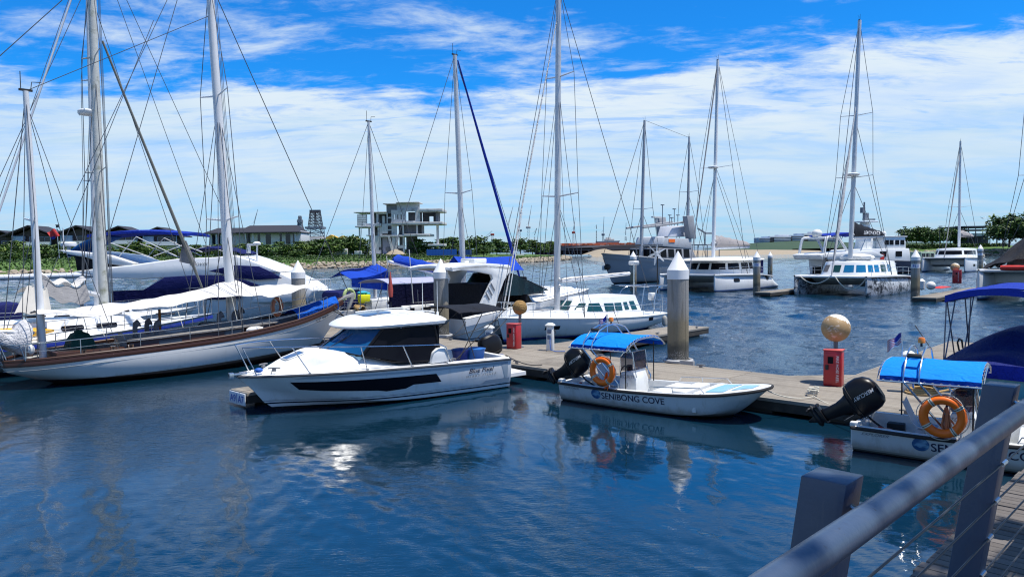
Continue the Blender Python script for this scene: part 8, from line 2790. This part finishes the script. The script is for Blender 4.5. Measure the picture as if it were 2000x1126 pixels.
q = MB(); q.sheet(lambda u, v: V((lerp(1.2, 6.2, u), lerp(-1.6, 1.6, v), 5.0 + .28 * math.sin(PI * u) + .08 * math.sin(PI * v))), 12, 8, .08); q.build('bimini_top', NAVYB, sf_)
q = MB()
for s_ in (1, -1):
    q.tube([(5.8, s_ * 1.5, 5.0), (4.8, s_ * 1.6, 3.4)], .05, 6); q.tube([(2.0, s_ * 1.5, 5.1), (3.4, s_ * 1.6, 3.4)], .05, 6)
q.build('bimini_frame', STEEL, sf_)
q = MB(); q.ball((.9, 0, 5.25), .5, .5, .42); q.tube([(.9, 0, 4.8), (.9, 0, 5.1)], .2, 8); q.build('satellite_dome', GELW, sf_)
q = MB()
for i in range(5):
    q.box((.9 + i * .16, -.9, 1.2 + i * .33), (.3, .8, .05))
q.tube([(.75, -1.25, 1.0), (1.6, -1.25, 2.75)], .05, 6); q.tube([(.75, -.55, 1.0), (1.6, -.55, 2.75)], .05, 6)
q.build('flybridge_ladder', STEELG, sf_)
q = MB(); q.prism([(.1, -1.9), (.35, -1.9), (.75, -1.55), (.5, -1.5)], 'z', 1.1, 2.9); q.build('cockpit_support', BLACKM, sf_)

fK = Frame(58.2, 112, 200)
pv = boat('pilot_vessel', fK, 'large white pilot vessel with navigation tower behind the patterned catamaran', 'ship')
st = [(V((-1, 2.6, 1.8)), V((-.8, 2.3, .2)), V((-.5, 0, -.8))), (V((5, 3.0, 1.9)), V((5, 2.5, .2)), V((5, 0, -1))), (V((11, 2.6, 2.4)), V((10.6, 1.7, .5)), V((10.2, 0, -.8))), (V((15.5, .05, 3.2)), V((14.6, .03, 1.6)), V((14, 0, .4)))]
hv = Hull(st, 26, .06, .04)
hv.mb.build('hull', hullmat('pilot_hull_navy', (.012, .02, .06), [(.2, (.1, .02, .02))], .4, 0, .1, (.05, .05, .07), .3), pv)
hv.deck(-.1, .05).build('deck', GREYP, pv)
q = MB(); q.prism([(-.4, 1.8), (11.2, 2.2), (10.4, 3.6), (8.2, 3.7), (-.1, 3.7)], 'y', -2.3, 2.3); sp2 = q.build('superstructure', GEL, pv, bevel=.12)
q = MB(); q.prism([(.2, 3.7), (4.9, 3.7), (4.4, 5.35), (.4, 5.35)], 'y', -2.0, 2.0); wh2 = q.build('wheelhouse', GEL, pv, bevel=.12)
for s_ in (1, -1):
    for x_ in (.6, 1.6, 2.7, 3.6):
        q = MB(); q.box((x_ + .4, s_ * 2.02, 4.6), (.75, .05, .7)); q.build('window', GLASSD, wh2)
    for x_ in (2, 5, 8):
        q = MB(); q.box((x_, s_ * 2.32, 2.9), (1.2, .05, .8)); q.build('window', GLASSD, sp2)
    q = MB(); q.box((5.2, s_ * 2.36, 2.5), (.7, .06, .8)); q.build('red_lifebuoy_box', REDR, sp2)
for y_ in (-1.2, 0, 1.2):
    q = MB(); q.box((.30, y_, 4.65), (.1, .95, .7)); q.build('window', GLASSD, wh2)
q = MB(); q.box((2.6, 0, 5.45), (5.0, 4.2, .14)); q.build('wheelhouse_roof', GEL, pv, bevel=.04)
tb_ = V((6.2, 0, 3.7))
q = MB(); q.loft([[(tb_.x + a_ * k, b_ * k, z) for a_, b_ in ((-1, -.7), (1, -.7), (1, .7), (-1, .7))] for z, k in ((3.7, 1.2), (5.6, .9), (7.6, .55))]); q.box((6.2, 0, 7.7), (2.6, 2.6, .2)); q.box((6.2, 0, 6.3), (3.4, 1.6, .2)); q.build('navigation_tower', GEL, pv, bevel=.06)
q = MB(); q.box((6.0, 0, 8.5), (.7, .5, 1.0)); q.tube([(6.3, 0, 7.7), (6.3, 0, 10.6)], .12, 6); q.box((6.6, 0, 9.4), (.5, .5, .8)); q.box((5.4, 0, 8.05), (2.2, .3, .22)); q.build('radar_mast', STEELG, pv)
q = MB(); q.ball((3.6, 1.0, 5.9), .4); q.ball((3.6, -1.0, 5.9), .35); q.build('satellite_dome', GELW, pv)
rails([V((x, 2.1 * s_, 3.75)) for s_ in (1,) for x in (5, 6.5, 8, 9.5)], .9, 1.0, .04, (1.0, .5)).build('deck_rail', STEEL, pv)

fW = Frame(73, 128, 200)
gb = boat('work_boat', fW, 'small dark work boat with pale green wheelhouse below the right shore trees', 'work boat')
st = [(V((0, 1.5, 1.3)), V((.1, 1.3, .2)), V((.2, 0, -.5))), (V((4, 1.6, 1.3)), V((4, 1.4, .2)), V((4, 0, -.5))), (V((8, .05, 1.9)), V((7.4, .03, .9)), V((7, 0, .2)))]
hg = Hull(st, 16, .05, .03)
hg.mb.build('hull', hullmat('workboat_navy', (.015, .03, .07), [(.1, (.02, .02, .02))]), gb)
hg.deck(-.1).build('deck', GREYP, gb)
q = MB(); q.box((2.6, 0, 2.2), (3.2, 2.2, 1.8)); wg_ = q.build('wheelhouse', mat('pale_green_paint', (.30, .40, .30), .6), gb, bevel=.08)
for x_ in (1.6, 2.6, 3.6):
    for s_ in (1, -1):
        q = MB(); q.box((x_, s_ * 1.12, 2.5), (.7, .05, .6)); q.build('window', GLASSD, wg_)

# small bird over the pavilion
q = MB(); q.grid(lambda u, v: V((lerp(-.6, .6, u), lerp(-.12, .12, v), .22 * abs(2 * u - 1) ** 1.3 + .02 * math.cos(v * 6))), 10, 4); q.loft([[(w_ * math.cos(a), x, w_ * math.sin(a) * .9) for a in [2 * PI * k / 10 for k in range(10)]] for x, w_ in ((-.35, .02), (-.15, .1), (.1, .1), (.3, .07), (.4, .02))])
o = q.build('seagull', GELW, loc=D(1920, 426, 150))
tag(o, 'tiny white bird gliding above the pavilion', 'bird')

# more mooring lines to the long dock
for a_, b_, lab in ((fd_.world((9.7, .2, 1.0)), at_dock(-5.2, 3.0), 'dark bow line of the deck saloon yacht nearest the red cabinet'), (fd_.world((9.6, -.3, 1.0)), at_dock(-7.2, 3.0), 'dark bow line of the deck saloon yacht on its far side'),
                    (fc_.world((-.1, -1.4, 1.05)), at_dock(-7.0, 3.0), 'dark stern line of the sport cruiser beside the pile'), (fc_.world((-.1, 1.4, 1.05)), at_dock(-11.5, 3.0), 'dark stern line of the sport cruiser on its far side'),
                    (fw.world((.05, .72, .5)), at_dock(1.2, .2), 'dark stern line of the middle patrol boat')):
    sagline('mooring_line', a_, Vector((b_.x, b_.y, DZ + .05)), .12, .014, BLACKM, lab)
